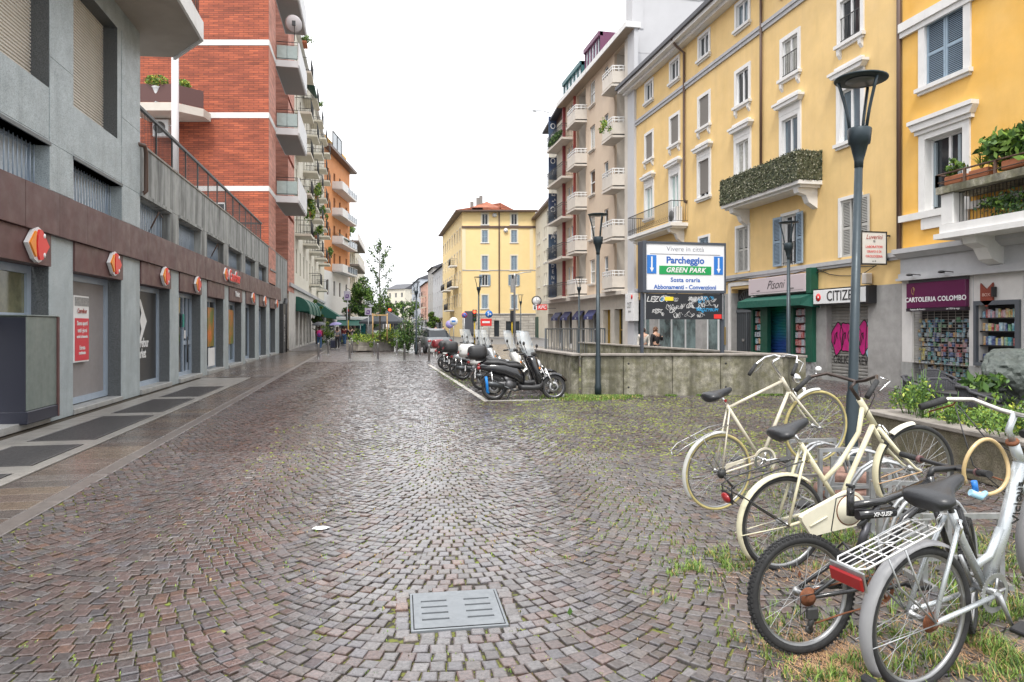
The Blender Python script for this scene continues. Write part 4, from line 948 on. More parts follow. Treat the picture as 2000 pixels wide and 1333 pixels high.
# camouflage balcony
u0, u1 = 35.2-23.9, 35.2-19.1
bs = MB(); bs.box(u0, u1, -.82, 0, 6.0, 6.16); bs.box(u0+.1, u1-.1, -.7, 0, 5.92, 6.0)
for uu in (u0+.5, u1-.35): bs.prism([(0, 5.92), (-.7, 5.92), (-.66, 5.78), (-.4, 5.7), (-.3, 5.48), (0, 5.3)], uu-.12, uu+.12, 0, 'x')
b2 = bs.build('balcony', white_st, R2)
cm = mat('camouflage_net_base', (.05, .06, .03), .8, c2=(.12, .12, .07), vs=9)
n_ = MB(); n_.box(u0, u1, -.86, -.82, 6.12, 7.02); n_.box(u1-.04, u1, -.82, 0, 6.12, 7.02); n_.box(u0, u0+.04, -.82, 0, 6.12, 7.02); nt_ = n_.build('camouflage_net', cm, b2)
n_ = MB(); cml = [mat('net_leaf_dark', (.03, .04, .02), .7), mat('net_leaf_olive', (.09, .10, .045), .7), mat('net_leaf_tan', (.25, .24, .17), .7)]
for q in range(4200):
    if random.random() < .83: x, y = random.uniform(u0, u1), -.865 + random.gauss(0, .015)
    else: x, y = u1 + random.gauss(0, .012), random.uniform(-.86, 0)
    z = random.uniform(6.1, 7.05); s = random.uniform(.02, .045); a = Vector((random.gauss(0, 1), random.gauss(0, .5), random.gauss(0, 1))).normalized()*s; b = a.orthogonal().normalized()*s*.6; o = Vector((x, y, z))
    n_.add([o-a, o+b, o+a, o-b], [(0, 1, 2, 3)], random.choices((0, 1, 2), (4, 4, 2))[0])
n_.build('net_leaves', cml, nt_, kind='stuff')
# ---- shops of R2
# left: glazed fronts and white panel sign
for q, (a, b, c, d) in enumerate(shops[:3]):
    fr = MB(); n = max(2, int((b-a)/1.1))
    for k in range(n+1): x = a+(b-a)*k/n; fr.box(max(a+.002, x-.04), min(b-.002, x+.04), .22, .296, c, d)
    fr.box(a, b, .225, .3, d-.15, d); fr.box(a, b, .225, .3, c, c+.12)
    f_ = fr.build('shop_front', mat('pale_shop_frame', (.5, .5, .5), .4) if q != 2 else white, R2)
    MB().box(a+.003, b-.003, .26, .27, c, d-.003).build('pane', mat('shop_glass_mint', (.20, .27, .27), .12, spec=.8, c2=(.05, .06, .06), vs=1.1), f_)
    MB().box(a+.004, b-.004, .302, .32, c, d).build('interior', black, f_)
ps = thing('white_shop_sign', 'white rectangular shop sign with grey letters beside the billboard', 'sign', (XR, 35.2, 0), -PI/2)
a_, z_ = PX(1232, 600, XR-.1); MB().bbox(35.2-a_-.3, 35.2-a_+.9, -.3, -.02, 1.9, 3.35, .01).build('panel', white, ps)
txt('OST', .45, ps, (35.2-a_+.3, -.31, 2.72), mat('grey_letter', (.2, .2, .2), .5), name='lettering', sx=.75); txt('teria', .2, ps, (35.2-a_+.35, -.31, 2.42), MT['grey_letter'])
MB().lathe([(0, -.31), (.12, -.31), (.12, -.3)], 14, (35.2-a_+.65, 0, 3.15), 0, 'y').build('red_dot', logo_r, ps)
# portal
a, b, c, d = shops[3]; g_ = MB(); g_.box(a+.003, b-.003, .24, .297, 0, 2.2)
f_ = g_.build('portal_door', mat('dark_grey_door', (.05, .055, .06), .45), R2); vb = MB()
for q in range(11): vb.box(a+.05+q*(b-a-.1)/10-.008, a+.05+q*(b-a-.1)/10+.008, .21, .225, .05, 2.15)
vb.box(a, b, .2, .24, 2.15, 2.25); vb.box((a+b)/2-.03, (a+b)/2+.03, .2, .24, 0, 2.15); vb.build('bars', mat('grey_gate_bars', (.10, .11, .12), .4), f_)
rad = MB(); cxp = (a+b)/2
for q in range(13): t = PI*q/12; rad.cyl((cxp+.12*math.cos(t), .22, 2.27+.12*math.sin(t)), (cxp+.7*math.cos(t), .22, 2.27+.7*math.sin(t)), .012, n=5)
for r0 in (.12, .38, .7): rad.tube([(cxp+r0*math.cos(PI*q/16), .22, 2.27+r0*math.sin(PI*q/16)) for q in range(17)], .014, 5)
rad.build('fanlight_grille', MT['grey_gate_bars'], R2); MB().box(a+.003, b-.003, .29, .297, 2.2, 3.04).build('fanlight_glass', black, R2)
pf = MB(); pf.box(a-.16, a-.003, -.05, -.002, 0, 3.15); pf.box(b+.003, b+.16, -.05, -.002, 0, 3.15); pf.box(a-.16, b+.16, -.05, -.002, 3.15, 3.3); pf.build('portal_surround', marble, R2)
MB().bbox(a+.45, a+.62, .19, .21, 1.05, 1.15, .004).build('letter_slot', chrome, f_)
MB().bbox(a-.62, a-.4, -.03, .0, .9, 1.6, .01).build('intercom_panel', mat('brass_plate', (.45, .33, .14), .35, .7), R2)
# green bookshop
gs = thing('green_shop_front', 'green painted shop front with graffitied shutter and two display cases', 'shop front', (XR, 35.2, 0), -PI/2)
m_ = MB(); U0, U1 = 35.2-22.95, 35.2-19.4
for (a, b) in ((U0, U0+.12), (U0+.62, U0+1.05), (U0+2.35, U0+2.55), (U1-.35, U1)): m_.box(a, b, -.14, -.0, .5 if a != U0+.62 else .0, 2.6)
m_.box(U0+.12, U0+.62, -.14, 0, .5, .72); m_.box(U0+2.55, U1-.35, -.14, 0, .5, .72); m_.box(U0+.12, U0+.62, -.14, 0, 2.22, 2.6); m_.box(U0+2.55, U1-.35, -.14, 0, 2.22, 2.6); m_.box(U0+1.05, U0+2.35, -.1, 0, 2.4, 2.6)
m_.build('timber_frame', green_sh, gs); MB().box(U1-1.2, U1+.05, -.12, .0, 0, .5).build('marble_plinth', mat('dark_marble', (.13, .13, .125), .4, var=.5, vs=6, c2=(.3, .3, .3)), gs); MB().box(U0, U0+1.0, -.12, .0, 0, .5).build('marble_plinth', MT['dark_marble'], gs)
def graffiti_shutter(name, c1, c2, c3=None, z1=1.0, z2=1.7):
    m_ = bpy.data.materials.new(name); m_.use_nodes = True; t = m_.node_tree; N = t.nodes; p = N['Principled BSDF']; K = t.links.new
    tcn = N.new('ShaderNodeTexCoord'); sp = N.new('ShaderNodeSeparateXYZ'); K(tcn.outputs['Object'], sp.inputs[0])
    n_ = N.new('ShaderNodeTexNoise'); n_.inputs['Scale'].default_value = 1.4; n_.inputs['Detail'].default_value = 3; K(tcn.outputs['Object'], n_.inputs['Vector'])
    a = N.new('ShaderNodeMath'); a.operation = 'MULTIPLY_ADD'; a.inputs[1].default_value = 1.6; K(n_.outputs['Fac'], a.inputs[0]); K(sp.outputs['Z'], a.inputs[2])
    r_ = N.new('ShaderNodeValToRGB'); mr = N.new('ShaderNodeMapRange'); K(a.outputs[0], mr.inputs[0]); mr.inputs[1].default_value = 0.6; mr.inputs[2].default_value = 3.3; K(mr.outputs[0], r_.inputs[0])
    el = r_.color_ramp.elements; el[0].position = 0; el[0].color = (*c1, 1); el[1].position = 1; el[1].color = (*c2, 1)
    if c3: e_ = el.new(.42); e_.color = (*c3, 1)
    r_.color_ramp.interpolation = 'EASE'; K(r_.outputs[0], p.inputs['Base Color']); p.inputs['Roughness'].default_value = .45; MT[name] = m_; return m_
gsh = graffiti_shutter('green_blue_spray', (.01, .13, .09), (.01, .22, .10), (.012, .05, .22))
def corrug(a, b, y, z0, z1, p=.1):
    m_ = MB(); z = z0
    while z < z1-.01:
        m_.add([(a, y, z), (b, y, z), (b, y-.022, z+p*.3), (a, y-.022, z+p*.3), (b, y-.022, z+p*.75), (a, y-.022, z+p*.75), (b, y, min(z1, z+p)), (a, y, min(z1, z+p))], [(0, 1, 2, 3), (3, 2, 4, 5), (5, 4, 6, 7)]); z += p
    return m_
corrug(12.9, 15.2, .2, 0, 2.6).build('rolling_shutter', gsh, gs)
bk = [mat('book_%s' % n, c, .5, var=.35, vs=14, c2=c2_) for n, c, c2_ in (('white', (.5, .5, .5), (.25, .3, .36)), ('red', (.38, .05, .05), (.5, .3, .28)), ('teal', (.03, .24, .28), (.3, .42, .44)), ('orange', (.5, .22, .06), (.5, .45, .3)), ('navy', (.03, .05, .15), (.2, .25, .4)), ('yellow', (.5, .42, .1), (.5, .5, .4)), ('pink', (.45, .2, .26), (.5, .42, .42)), ('sky', (.15, .32, .45), (.42, .5, .52)), ('green', (.05, .22, .1), (.3, .42, .3)))]
for (a, b, pal) in ((U0+.12, U0+.62, (0, 0, 3, 1, 2)), (U0+2.55, U1-.35, (0, 0, 0, 6, 1))):
    MB().box(a, b, .0, .02, .72, 2.22).build('case_back', mat('maroon_case', (.10, .02, .02), .6), gs); m_ = MB()
    for q in range(6):
        z = .76+q*.245
        for k in range(4):
            x = a+.03+k*(b-a-.04)/4; m_.box(x, x+(b-a-.06)/4-.012, -.05-random.random()*.03, -.01, z, z+random.uniform(.16, .2), random.choice(pal))
    m_.build('displayed_books', bk, gs, kind='stuff')
MB().add([(U0-.1, -.1, 2.68), (U1+.1, -.1, 2.68), (U1+.1, -.62, 2.5), (U0-.1, -.62, 2.5), (U0-.1, -.62, 2.28), (U1+.1, -.62, 2.28), (U0-.15, 0, 2.2), (U1+.2, 0, 2.2)], [(0, 3, 2, 1), (3, 4, 5, 2), (0, 6, 4, 3), (1, 2, 5, 7)]).build('awning', green_aw, gs)
MB().bbox(U0+.1, U1-.12, -.3, -.02, 2.72, 3.3, .015).build('sign_board', mat('pinkish_sign', (.52, .44, .46), .5), gs); MB().bbox(U1-.12, U1+.12, -.28, -.0, 2.65, 3.45, .01).build('green_post', green_sh, gs)
txt('Pisoni', .42, gs, ((U0+U1)/2, -.305, 3.02), black, shear=.45, sx=1.0, bold=-.004); txt('via libri', .07, gs, (U0+.75, -.305, 2.86), black); txt('cartoleria', .07, gs, (U1-.85, -.305, 2.86), black)
mm = MB(); mm.box(U0+.25, U1-.25, -.304, -.3, 2.79, 2.796); mm.build('sign_rule', black, gs)
# watch shop
cz = thing('watch_shop_sign', 'white shop sign box with black letters and red disc above pink graffiti shutter', 'sign', (XR, 35.2, 0), -PI/2)
a, b = 35.2-19.15, 35.2-16.85
MB().bbox(a, b, -.28, -.02, 2.3, 2.72, .01).build('sign_box', white, cz); MB().box(a-.03, b+.1, -.26, -.0, 2.26, 2.3).build('frame', black, cz); MB().box(a-.03, b+.1, -.26, -.0, 2.72, 2.76).build('frame', black, cz); MB().box(b, b+.1, -.26, 0, 2.3, 2.72).build('side_box', black, cz)
txt('CITIZEN', .42, cz, (a+1.36, -.285, 2.51), black, bold=.003, sx=.92); MB().lathe([(0, -.286), (.12, -.286), (.12, -.28)], 18, (a+.25, 0, 2.5), 0, 'y').build('red_disc', logo_r, cz); MB().lathe([(0, -.289), (.035, -.289), (.035, -.286)], 10, (a+.25, 0, 2.5), 0, 'y').build('disc_centre', white, cz)
al = MB(); al.bbox(b-.2, b-.02, -.25, -.03, 2.8, 3.1, .02); tag(al.build('alarm_siren', mat('alarm_box', (.6, .55, .5), .5), None, (XR, 35.2, 0), (0, 0, -PI/2)), 'small white alarm siren box on grey wall beside the watch shop sign', 'alarm box')
a, b, c, d = shops[5]
sh_ = corrug(a, b, .2, .1, 2.34); so_ = sh_.build('rolling_shutter', shut_m, R2)
pink = mat('pink_spray', (.55, .02, .20), .45, var=.2, vs=3); blk = mat('black_spray', (.02, .02, .02), .5); cyan = mat('pale_blue_spray', (.35, .55, .65), .5)
def blob(cx_, cz_, rx, rz, y, n=26, seed=0, e=.12):
    rnd = random.Random(seed); ph = [rnd.uniform(0, 6.28) for _ in range(4)]
    return [(cx_+rx*math.cos(2*PI*i/n)*(1+e*math.sin(3*2*PI*i/n+ph[0])+e*.6*math.sin(5*2*PI*i/n+ph[1])), cz_+rz*math.sin(2*PI*i/n)*(1+e*math.sin(4*2*PI*i/n+ph[2]))) for i in range(n)]
gf = MB()
def graf(y, pts, mi=0): gf.add([(x, y, z) for x, z in pts], [tuple(range(len(pts)))], mi)
def stroke(mb, pts, y, w_=.022, mi=0):
    for (x0, z0), (x1, z1) in zip(pts[:-1], pts[1:]):
        dx, dz = x1-x0, z1-z0; L_ = math.hypot(dx, dz) or 1; nx, nz = -dz/L_*w_/2, dx/L_*w_/2
        mb.add([(x0+nx-dx/L_*w_*.3, y, z0+nz), (x0-nx-dx/L_*w_*.3, y, z0-nz), (x1-nx+dx/L_*w_*.3, y, z1-nz), (x1+nx+dx/L_*w_*.3, y, z1+nz)], [(0, 1, 2, 3)], mi)
for q in range(4):
    pb_ = blob(a+.28+q*.38, 1.25+.05*(q % 2), .26, .46, 0, seed=q); graf(.172 - q*.001, pb_); 
for q in range(4):
    pb_ = blob(a+.28+q*.38, 1.25+.05*(q % 2), .26, .46, 0, seed=q); stroke(gf, pb_+[pb_[0]], .166, .03, 1)
    stroke(gf, [(a+.2+q*.38+.08*math.cos(t), 1.25+.2*math.sin(t*1.3)) for t in range(7)], .164, .025, 1)
pb_ = blob(b-.16, 1.2, .14, .6, 0, seed=9); graf(.170, pb_, 2); stroke(gf, pb_, .163, .025, 1)
gf.build('spray_painting', [pink, blk, cyan], so_); txt('OBLIO  CREW', .34, R2, ((a+b)/2, .168, .62), blk, name='spray_lettering', sx=.75)

MB().box(16.15, 18.2, -.05, .3, 0, .1).build('door_step', granite_l, R2); MB().box(12.3, 15.8, -.18, .3, 0, .12).build('door_step', granite_l, R2)
# projecting sign
hs_ = thing('projecting_shop_sign', 'white projecting shop sign with red lettering hanging between the two yellow buildings', 'sign', (0, 0, 0), 0)
xa, zt = PY(1683, 453, 16.2); xb, zb = PY(1731, 516, 16.2)
hs_.location = (xa, 16.2, 0); wdt = xb-xa
MB().bbox(0, wdt, 0, .14, zb, zt, .01).build('sign_box', mat('sign_white', (.68, .66, .62), .5, var=.06), hs_); fr = MB(); t = .03
fr.box(-.02, .012, -.01, .15, zb-.02, zt+.02); fr.box(wdt-.012, wdt+.02, -.01, .15, zb-.02, zt+.02); fr.box(.012, wdt-.012, -.01, .15, zt-.01, zt+.02); fr.box(.012, wdt-.012, -.01, .15, zb-.02, zb+.01); fr.box(wdt, wdt+.35, .04, .08, zt-.1, zt-.06); fr.box(wdt, wdt+.35, .04, .08, zb+.1, zb+.14); fr.build('frame', black, hs_)
for s_, fz, sz, mm, sh in (('Luverini', .84, .17, mat('brown_red_letter', (.35, .05, .04), .5), .3), ('70', .70, .08, black, 0), ('LABORATORI', .53, .095, logo_r, 0), ('ORAFO E DI', .38, .09, logo_r, 0), ('OROLOGERIA', .23, .09, logo_r, 0), ('tel  02', .08, .05, black, 0)):
    txt(s_, sz, hs_, (wdt/2, -.006, zb+(zt-zb)*fz), mm, shear=sh, sx=.9)
# ================================================================ R1 gold building
R1 = thing('golden_residential_building', 'bright golden plaster building with white cornice, stationery shop below, far right', 'building', (XR-.02, 15.8, 0), -PI/2)
w1 = [(.79, 1.95, 7.62, 9.2), (.80, 1.93, 4.5, 6.3)]
m_ = MB(); wall_holes(m_, .02, 9, 3.62, 12, w1, .25, 0, 0, 1); m_.quad((.02, 0, 0), (.02, 0, 12), (.02, 8, 12), (.02, 8, 0)); m_.build('plaster_wall', [plaster_g, white_st], R1)
def w_open(): pass
place(framed_window(1.16, 1.58, glass_d, mat('perforated_shutter_frame', (.22, .29, .36), .5), .12, 2, trim=white_st, tw=.2, sill=white_st, shutters=('closed', 0, 'blue_grey_shutter')), R1, (1.37, 0, 7.62))
wo = place(framed_window(1.13, 1.8, glass_d, white, .2, 2, trim=white_st, tw=.2), R1, (1.365, 0, 4.5))
MB().box(-.5, -.42, .16, .3, .1, 1.7).build('open_casement', mat('grey_blue_frame', (.25, .3, .33), .5), wo); MB().box(.3, .38, .1, .3, .1, 1.7).build('open_casement', MT['grey_blue_frame'], wo)
cn = MB(); cn.box(.4, 2.35, -.22, 0, 6.72, 6.82); cn.prism([(.5, 6.55), (2.25, 6.55), (2.35, 6.72), (.4, 6.72)], -.17, 0); cn.box(.52, 2.23, -.1, 0, 6.45, 6.55); cn.build('window_hood', white_st, R1)
cn = MB(); cn.box(-.05, 9, -.1, 0, 4.33, 4.5); cn.box(.7, 2.1, -.06, 0, 4.05, 4.33); cn.build('sill_band', white_st, R1)
cn = MB(); cn.box(0, 9, -.13, 0, 9.28, 9.5); cn.box(0, 9, -.08, 0, 9.14, 9.28); cn.build('upper_band', white_st, R1)
cn = MB(); cn.box(-.05, 9, -.28, 0, 3.5, 3.62); cn.prism([(0, 3.5), (-.26, 3.5), (-.12, 3.38), (0, 3.38)], 0, 9, 0, 'x'); cn.box(0, 9, -.05, 0, 2.98, 3.38); cn.box(0, 9, -.12, 0, 2.86, 2.98); cn.box(0, 9, -.2, 0, 2.8, 2.86); cn.build('shop_cornice', grey_cor, R1)
so1 = [(.35, 2.08, .25, 2.7), (2.3, 3.35, .75, 2.15)]
m_ = MB(); wall_holes(m_, 0, 9, .7, 2.8, [(a, b, max(c, .7), d) for a, b, c, d in so1] + [(4.2, 7, .7, 2.4)], .35); m_.build('stone_facing', marble, R1)
m_ = MB(); wall_holes(m_, 0, 9, 0, .7, [(.35, 2.08, .25, .7), (4.2, 7, .1, .7)], .35, -.02); m_.build('stone_plinth', mat('grey_stone_plinth', (.30, .30, .29), .5, var=.2, vs=4), R1)
for u in (2.2, 3.45): MB().box(u-.004, u+.004, -.006, 0, .7, 2.8).build('stone_joint', grey_cor, R1)
cs = thing('stationery_sign', 'dark purple stationery shop sign with white lettering', 'sign', (XR-.02, 15.8, 0), -PI/2)
MB().bbox(.28, 2.1, -.12, -.01, 2.08, 2.72, .01).build('sign_board', mat('purple_sign', (.10, .006, .055), .4), cs); MB().box(.28, 2.1, -.05, .0, 2.72, 2.82).build('top_box', mat('dark_grey_box', (.12, .12, .13), .5), cs); MB().box(.28, 2.1, -.122, -.0, 2.0, 2.08).build('lower_strip', mat('black_strip', (.02, .012, .02), .5), cs)
txt('CARTOLERIA COLOMBO', .165, cs, (1.19, -.125, 2.29), white, sx=.98, bold=.004, space=1.05); txt('Fantasia alla Finestra', .06, cs, (.42, -.126, 2.045), white, align='LEFT'); txt('dal 1954 la vogo', .06, cs, (1.95, -.126, 2.045), white, align='RIGHT')
tk = MB(); gold = mat('gold_emblem', (.35, .22, .08), .4); tk.tube([(.52+.05*math.cos(t), -.126, 2.52+.09*math.sin(t)) for t in [q*.6 for q in range(9)]], .007, 5); tk.tube([(.53, -.126, 2.62), (.55, -.126, 2.5), (.53, -.126, 2.38)], .006, 5); tk.build('gold_figure', gold, cs)
for uu, lab in ((.62, 'left'), (1.62, 'right')):
    f_ = MB(); f_.tube([(uu-.18, -.06, 2.9), (uu, -.3, 2.94), (uu+.18, -.06, 2.9)], .012, 5); f_.ell((uu, -.32, 2.92), .09, .07, .035, 10, 6); f_.box(uu-.2, uu+.2, -.08, -.05, 2.86, 2.89)
    tag(f_.build('spot_lamp', black, None, (XR-.02, 15.8, 0), (0, 0, -PI/2)), 'black bracket spotlight above the purple sign, %s one' % lab, 'lamp', 'spotlights above the purple sign')
# window with grille and merchandise
f_ = MB().box(.35, 2.08, .3, .34, .25, 2.08).build('shop_window', black, R1)
g_ = MB()
for q in range(int(1.55/.062)): z = .4+q*.066; g_.box(.36, 2.07, .06, .068, z, z+.008)
for q in range(9): g_.box(.36+q*.212, .368+q*.212, .055, .063, .25, 2.08)
g_.build('roll_grille', mat('grille_steel', (.35, .33, .3), .4, .6), f_)
m_ = MB()
for q in range(13):
    z = .3+q*.118
    for k in range(17):
        if q > 9 and 6 < k < 13 and random.random() < .7: continue
        x = .4+k*.096+random.uniform(-.02, .02); hh = random.uniform(.05, .125); pal = (5, 3, 7, 0) if k < 3 else ((1, 6, 1, 4) if 4 < q < 8 and 6 < k < 15 else (2, 7, 0, 2, 4, 8, 3))
        y = .12+random.uniform(0, .1); m_.box(x, x+random.uniform(.05, .095), y, y+.03, z, z+hh, random.choice(pal))
m_.build('displayed_goods', bk, f_, kind='stuff')
vt = MB(); fm = mat('slate_frame', (.09, .10, .115), .45)
vt.box(2.25, 2.32, -.06, .02, .72, 2.2); vt.box(3.3, 3.4, -.06, .02, .72, 2.2); vt.box(2.32, 3.3, -.06, .02, 2.1, 2.2); vt.box(2.32, 3.3, -.06, .02, .72, .8)
v_ = vt.build('display_case', fm, R1); MB().box(2.3, 3.32, .3, .32, .75, 2.15).build('case_back', black, v_); m_ = MB()
for q, z in enumerate((.84, 1.2, 1.52, 1.82)):
    m_.box(2.32, 3.3, .05, .28, z-.03, z, 9); x = 2.36
    while x < 3.2:
        w_ = random.uniform(.04, .1); m_.box(x, x+w_-.008, .08+random.uniform(0, .05), .14, z, z+random.uniform(.14, .22), random.randrange(9)); x += w_
m_.build('displayed_books', bk + [black], v_, kind='stuff')
shd = thing('shield_sign', 'small rusty red shield shaped sign on white stone wall', 'sign', (XR-.02, 15.8, 0), -PI/2)
uu = 15.8-PX(1932, 565, XR)[0]; MB().prism([(uu-.16, 2.6), (uu, 2.45), (uu+.16, 2.6), (uu+.16, 2.2), (uu, 2.06), (uu-.16, 2.2)], -.06, -.02).build('plate', mat('rust_red_plate', (.23, .045, .025), .5), shd); txt('BOX', .1, shd, (uu, -.065, 2.33), mat('pale_pink_letter', (.6, .4, .35), .5)); MB().box(uu+.18, uu+.23, -.12, -.02, 2.28, 2.5).build('bracket', black, shd)
# balcony of R1 with plants
U0 = 15.8-13.72
bb = MB(); bb.box(U0+.1, 9, -1.0, 0, 4.62, 4.78); b3 = bb.build('balcony_upper_slab', concrete_w, R1)
bb = MB(); bb.box(U0+.15, 9, -.95, 0, 3.72, 3.92); bb.box(U0+.05, 9, -1.02, 0, 3.6, 3.72); bb.prism([(0, 3.6), (-.8, 3.6), (-.75, 3.45), (-.5, 3.35), (-.35, 3.1), (0, 2.95)], U0+.6, U0+.95, 0, 'x')
b4 = bb.build('balcony', white_st, R1); pst = MB(); pst.bbox(U0+.15, U0+.5, -.92, -.6, 3.92, 4.62, .02); pst.build('corner_pier', white_st, b4)
r_ = railing(None, [(U0+.5, -.75), (9, -.75)], .7, iron, .09, base=.03); r_.v = [(x, y, z+3.92) for x, y, z in r_.v]; r_.build('iron_railing', iron, b4)
r_ = railing(None, [(U0+.1, -.1), (U0+.1, -.97), (9, -.97)], .28, mat('rusty_iron', (.12, .07, .05), .7), 1.2, base=.1, post=.8); r_.v = [(x, y, z+4.78) for x, y, z in r_.v]; r_.build('planter_railing', MT['rusty_iron'], b3)
for q, (u, z, n, s_, lab) in enumerate([(.5, 4.82, 120, .07, 'small pale potted succulent at left end of the golden building balcony'), (1.15, 4.82, 160, .09, 'spiky potted plant in red trough on the golden building balcony'), (1.95, 4.85, 900, .10, 'large leafy green plant above the golden building balcony, cut by the frame')]):
    t_ = thing('balcony_plant', lab, 'plant', (XR-.85, 15.8-U0-u, z), 0, 'plants on the golden building balcony')
    MB().bbox(-.1, .1, -.25, .25, -.02, .17, .02).build('trough', terra, t_); m_ = MB()
    if q == 1:
        for k in range(40): a_ = random.uniform(0, 6.28); l_ = random.uniform(.25, .45); m_.add([(0, 0, .15), (math.cos(a_)*l_*.3-.012, math.sin(a_)*l_*.3, .15+l_*.6), (math.cos(a_)*l_*.7, math.sin(a_)*l_*.7, .15+l_*.9), (math.cos(a_)*l_*.3+.012, math.sin(a_)*l_*.3, .15+l_*.6)], [(0, 1, 2, 3)], 1+k % 2)
    else: greens(m_, (0, 0, .3 if q == 0 else .55), (.2, .25, .15) if q == 0 else (.3, .6, .45), n, s_, (2, 4, 4, 0), clump=8)
    m_.build('foliage', leafs, t_)
t_ = thing('climbing_plant', 'dark climbing vine filling the railing under the golden building balcony', 'plant', (XR-.72, 15.8-U0-1.9, 4.25), 0)
greens(MB(), (0, 0, 0), (.18, 1.1, .3), 1500, .05, (4, 4, 2, 0), clump=14).build('foliage', leafs, t_)
# ================================================================ R3 beige modern block
R3 = thing('beige_modern_block', 'tall beige block with stacked white balconies, wide eaves and red pilasters', 'building', (XR, 52.5, 0), -PI/2)
def U3(px): return 52.5 - PX(px, 300, XR)[0]
FZ = [3.55, 6.33, 9.12, 11.92, 14.72]
WT = 52.5-35.25
ua, ub_ = U3(1104), U3(1243)
h3 = []
for z in FZ:
    for (p0, p1, b0, b1) in ((1152, 1162, .75, 2.25), (1109, 1113, .8, 2.2), (1115, 1120, .8, 2.2)): h3.append((U3(p0), U3(p1), z+b0, z+b1))
    h3.append((U3(1180), U3(1188), z+.75, z+2.2))
rc = [(U3(1200), U3(1221), 3.6, 17.1), (U3(1127), U3(1144), 3.6, 17.1)]
m_ = MB(); wall_holes(m_, ua, ub_-.0, 3.5, 17.2, h3 + rc, .15); m_.build('plaster_wall', plaster_b, R3)
for a, b, c, d in rc:
    q = MB(); q.quad((a, .8, c), (b, .8, c), (b, .8, d), (a, .8, d)); q.quad((a, .15, c), (a, .8, c), (a, .8, d), (a, .15, d)); q.quad((b, .8, c), (b, .15, c), (b, .15, d), (b, .8, d)); q.quad((a, .15, d), (b, .15, d), (b, .8, d), (a, .8, d)); q.quad((a, .15, c), (b, .15, c), (b, .8, c), (a, .8, c)); q.build('loggia_wall', plaster_b2, R3)
    for z in FZ: place(framed_window(round((b-a)*.5, 2), 2.1, glass_d, white, .0, 2, shutters=None), R3, (a+(b-a)*.6, .74, z+.15))
for a, b, c, d in h3: place(framed_window(round(b-a, 2), round(d-c, 2), random.choice([glass_b, glass_c, glass_d]), white, .1, 1, sill=plaster_b2, mb_rail=random.choice([0, .5])), R3, ((a+b)/2, 0, c))
pl_ = MB(); pl_.box(U3(1230), ub_, -.12, .1, 0, 17.2); pl_.build('white_pilaster', white_wall, R3); pl_ = MB(); pl_.box(U3(1222), U3(1230), -.06, .1, 0, 17.2); pl_.build('beige_pilaster', plaster_b2, R3)
pl_ = MB(); pl_.box(U3(1127)-.5, U3(1127)-.28, -.12, .1, 3.6, 17.2); pl_.build('red_pilaster', mat('brick_red_paint', (.34, .065, .05), .6), R3)
pl_ = MB(); pl_.box(U3(1104)-.1, U3(1104)+.1, -.2, .1, 3.5, 17.3); pl_.build('red_pilaster', mat('dark_red_paint', (.22, .035, .04), .5), R3)
ea = MB(); ea.box(ua-.2, ub_+.1, -.62, .2, 17.2, 17.5); e_ = ea.build('eaves', white_st, R3)
m_ = MB(); q = ua-.15
while q < ub_: m_.box(q, q+.13, -.58, .15, 17.17, 17.198); q += .16
m_.build('soffit_boards', mat('soffit_timber', (.42, .33, .25), .7), e_, kind='stuff')
def boxbal(L_, pr):
    def mk():
        s = MB(); s.prism([(0, 0), (.12, -pr), (L_-.12, -pr), (L_, 0)], 0, .12, 0, 'z'); s.prism([(.0, 0), (.14, -pr+.05), (L_-.14, -pr+.05), (L_, 0), (L_-.08, 0), (L_-.2, -pr+.11), (.2, -pr+.11), (.08, 0)], .2, .82, 0, 'z')
        r_ = MB()
        for z in (.92, 1.08): r_.prism([(.0, 0), (.14, -pr+.04), (L_-.14, -pr+.04), (L_, 0), (L_-.05, 0), (L_-.17, -pr+.09), (.17, -pr+.09), (.05, 0)], z, z+.06, 0, 'z')
        n = int(L_/.35)
        for q in range(n+1): x = .16+(L_-.32)*q/n; r_.box(x-.02, x+.02, -pr+.045, -pr+.085, .82, 1.08)
        for q in range(3): t = (q+.5)/3; r_.box(L_-.14*t-.03, L_-.14*t+.01, -(pr-.05)*t-.02, -(pr-.05)*t+.02, .82, 1.08)
        return ('balcony', s.mesh('balcony', plaster_b2), [('railing', r_.mesh('railing', white_st)), ('shadow_gap', MB().prism([(.05, 0), (.2, -pr+.15), (L_-.2, -pr+.15), (L_-.05, 0)], .12, .2, 0, 'z').mesh('shadow_gap', black))])
    return tmpl(('bb', round(L_, 2), pr), mk)
for z in FZ:
    place(boxbal(1.95, .75), R3, (52.5-37.85, 0, z)); place(boxbal(2.1, .8), R3, (52.5-44.8, 0, z-.02))
t_ = thing('balcony_plant', 'yellow green trailing plant on the second highest beige balcony', 'plant', (*PD(1180, 37.5), ZD(246, 37.5)), 0)
greens(MB(), (0, 0, 0), (.3, .3, .4), 300, .07, (1, 3, 4, 2), clump=6).build('foliage', leafs, t_)
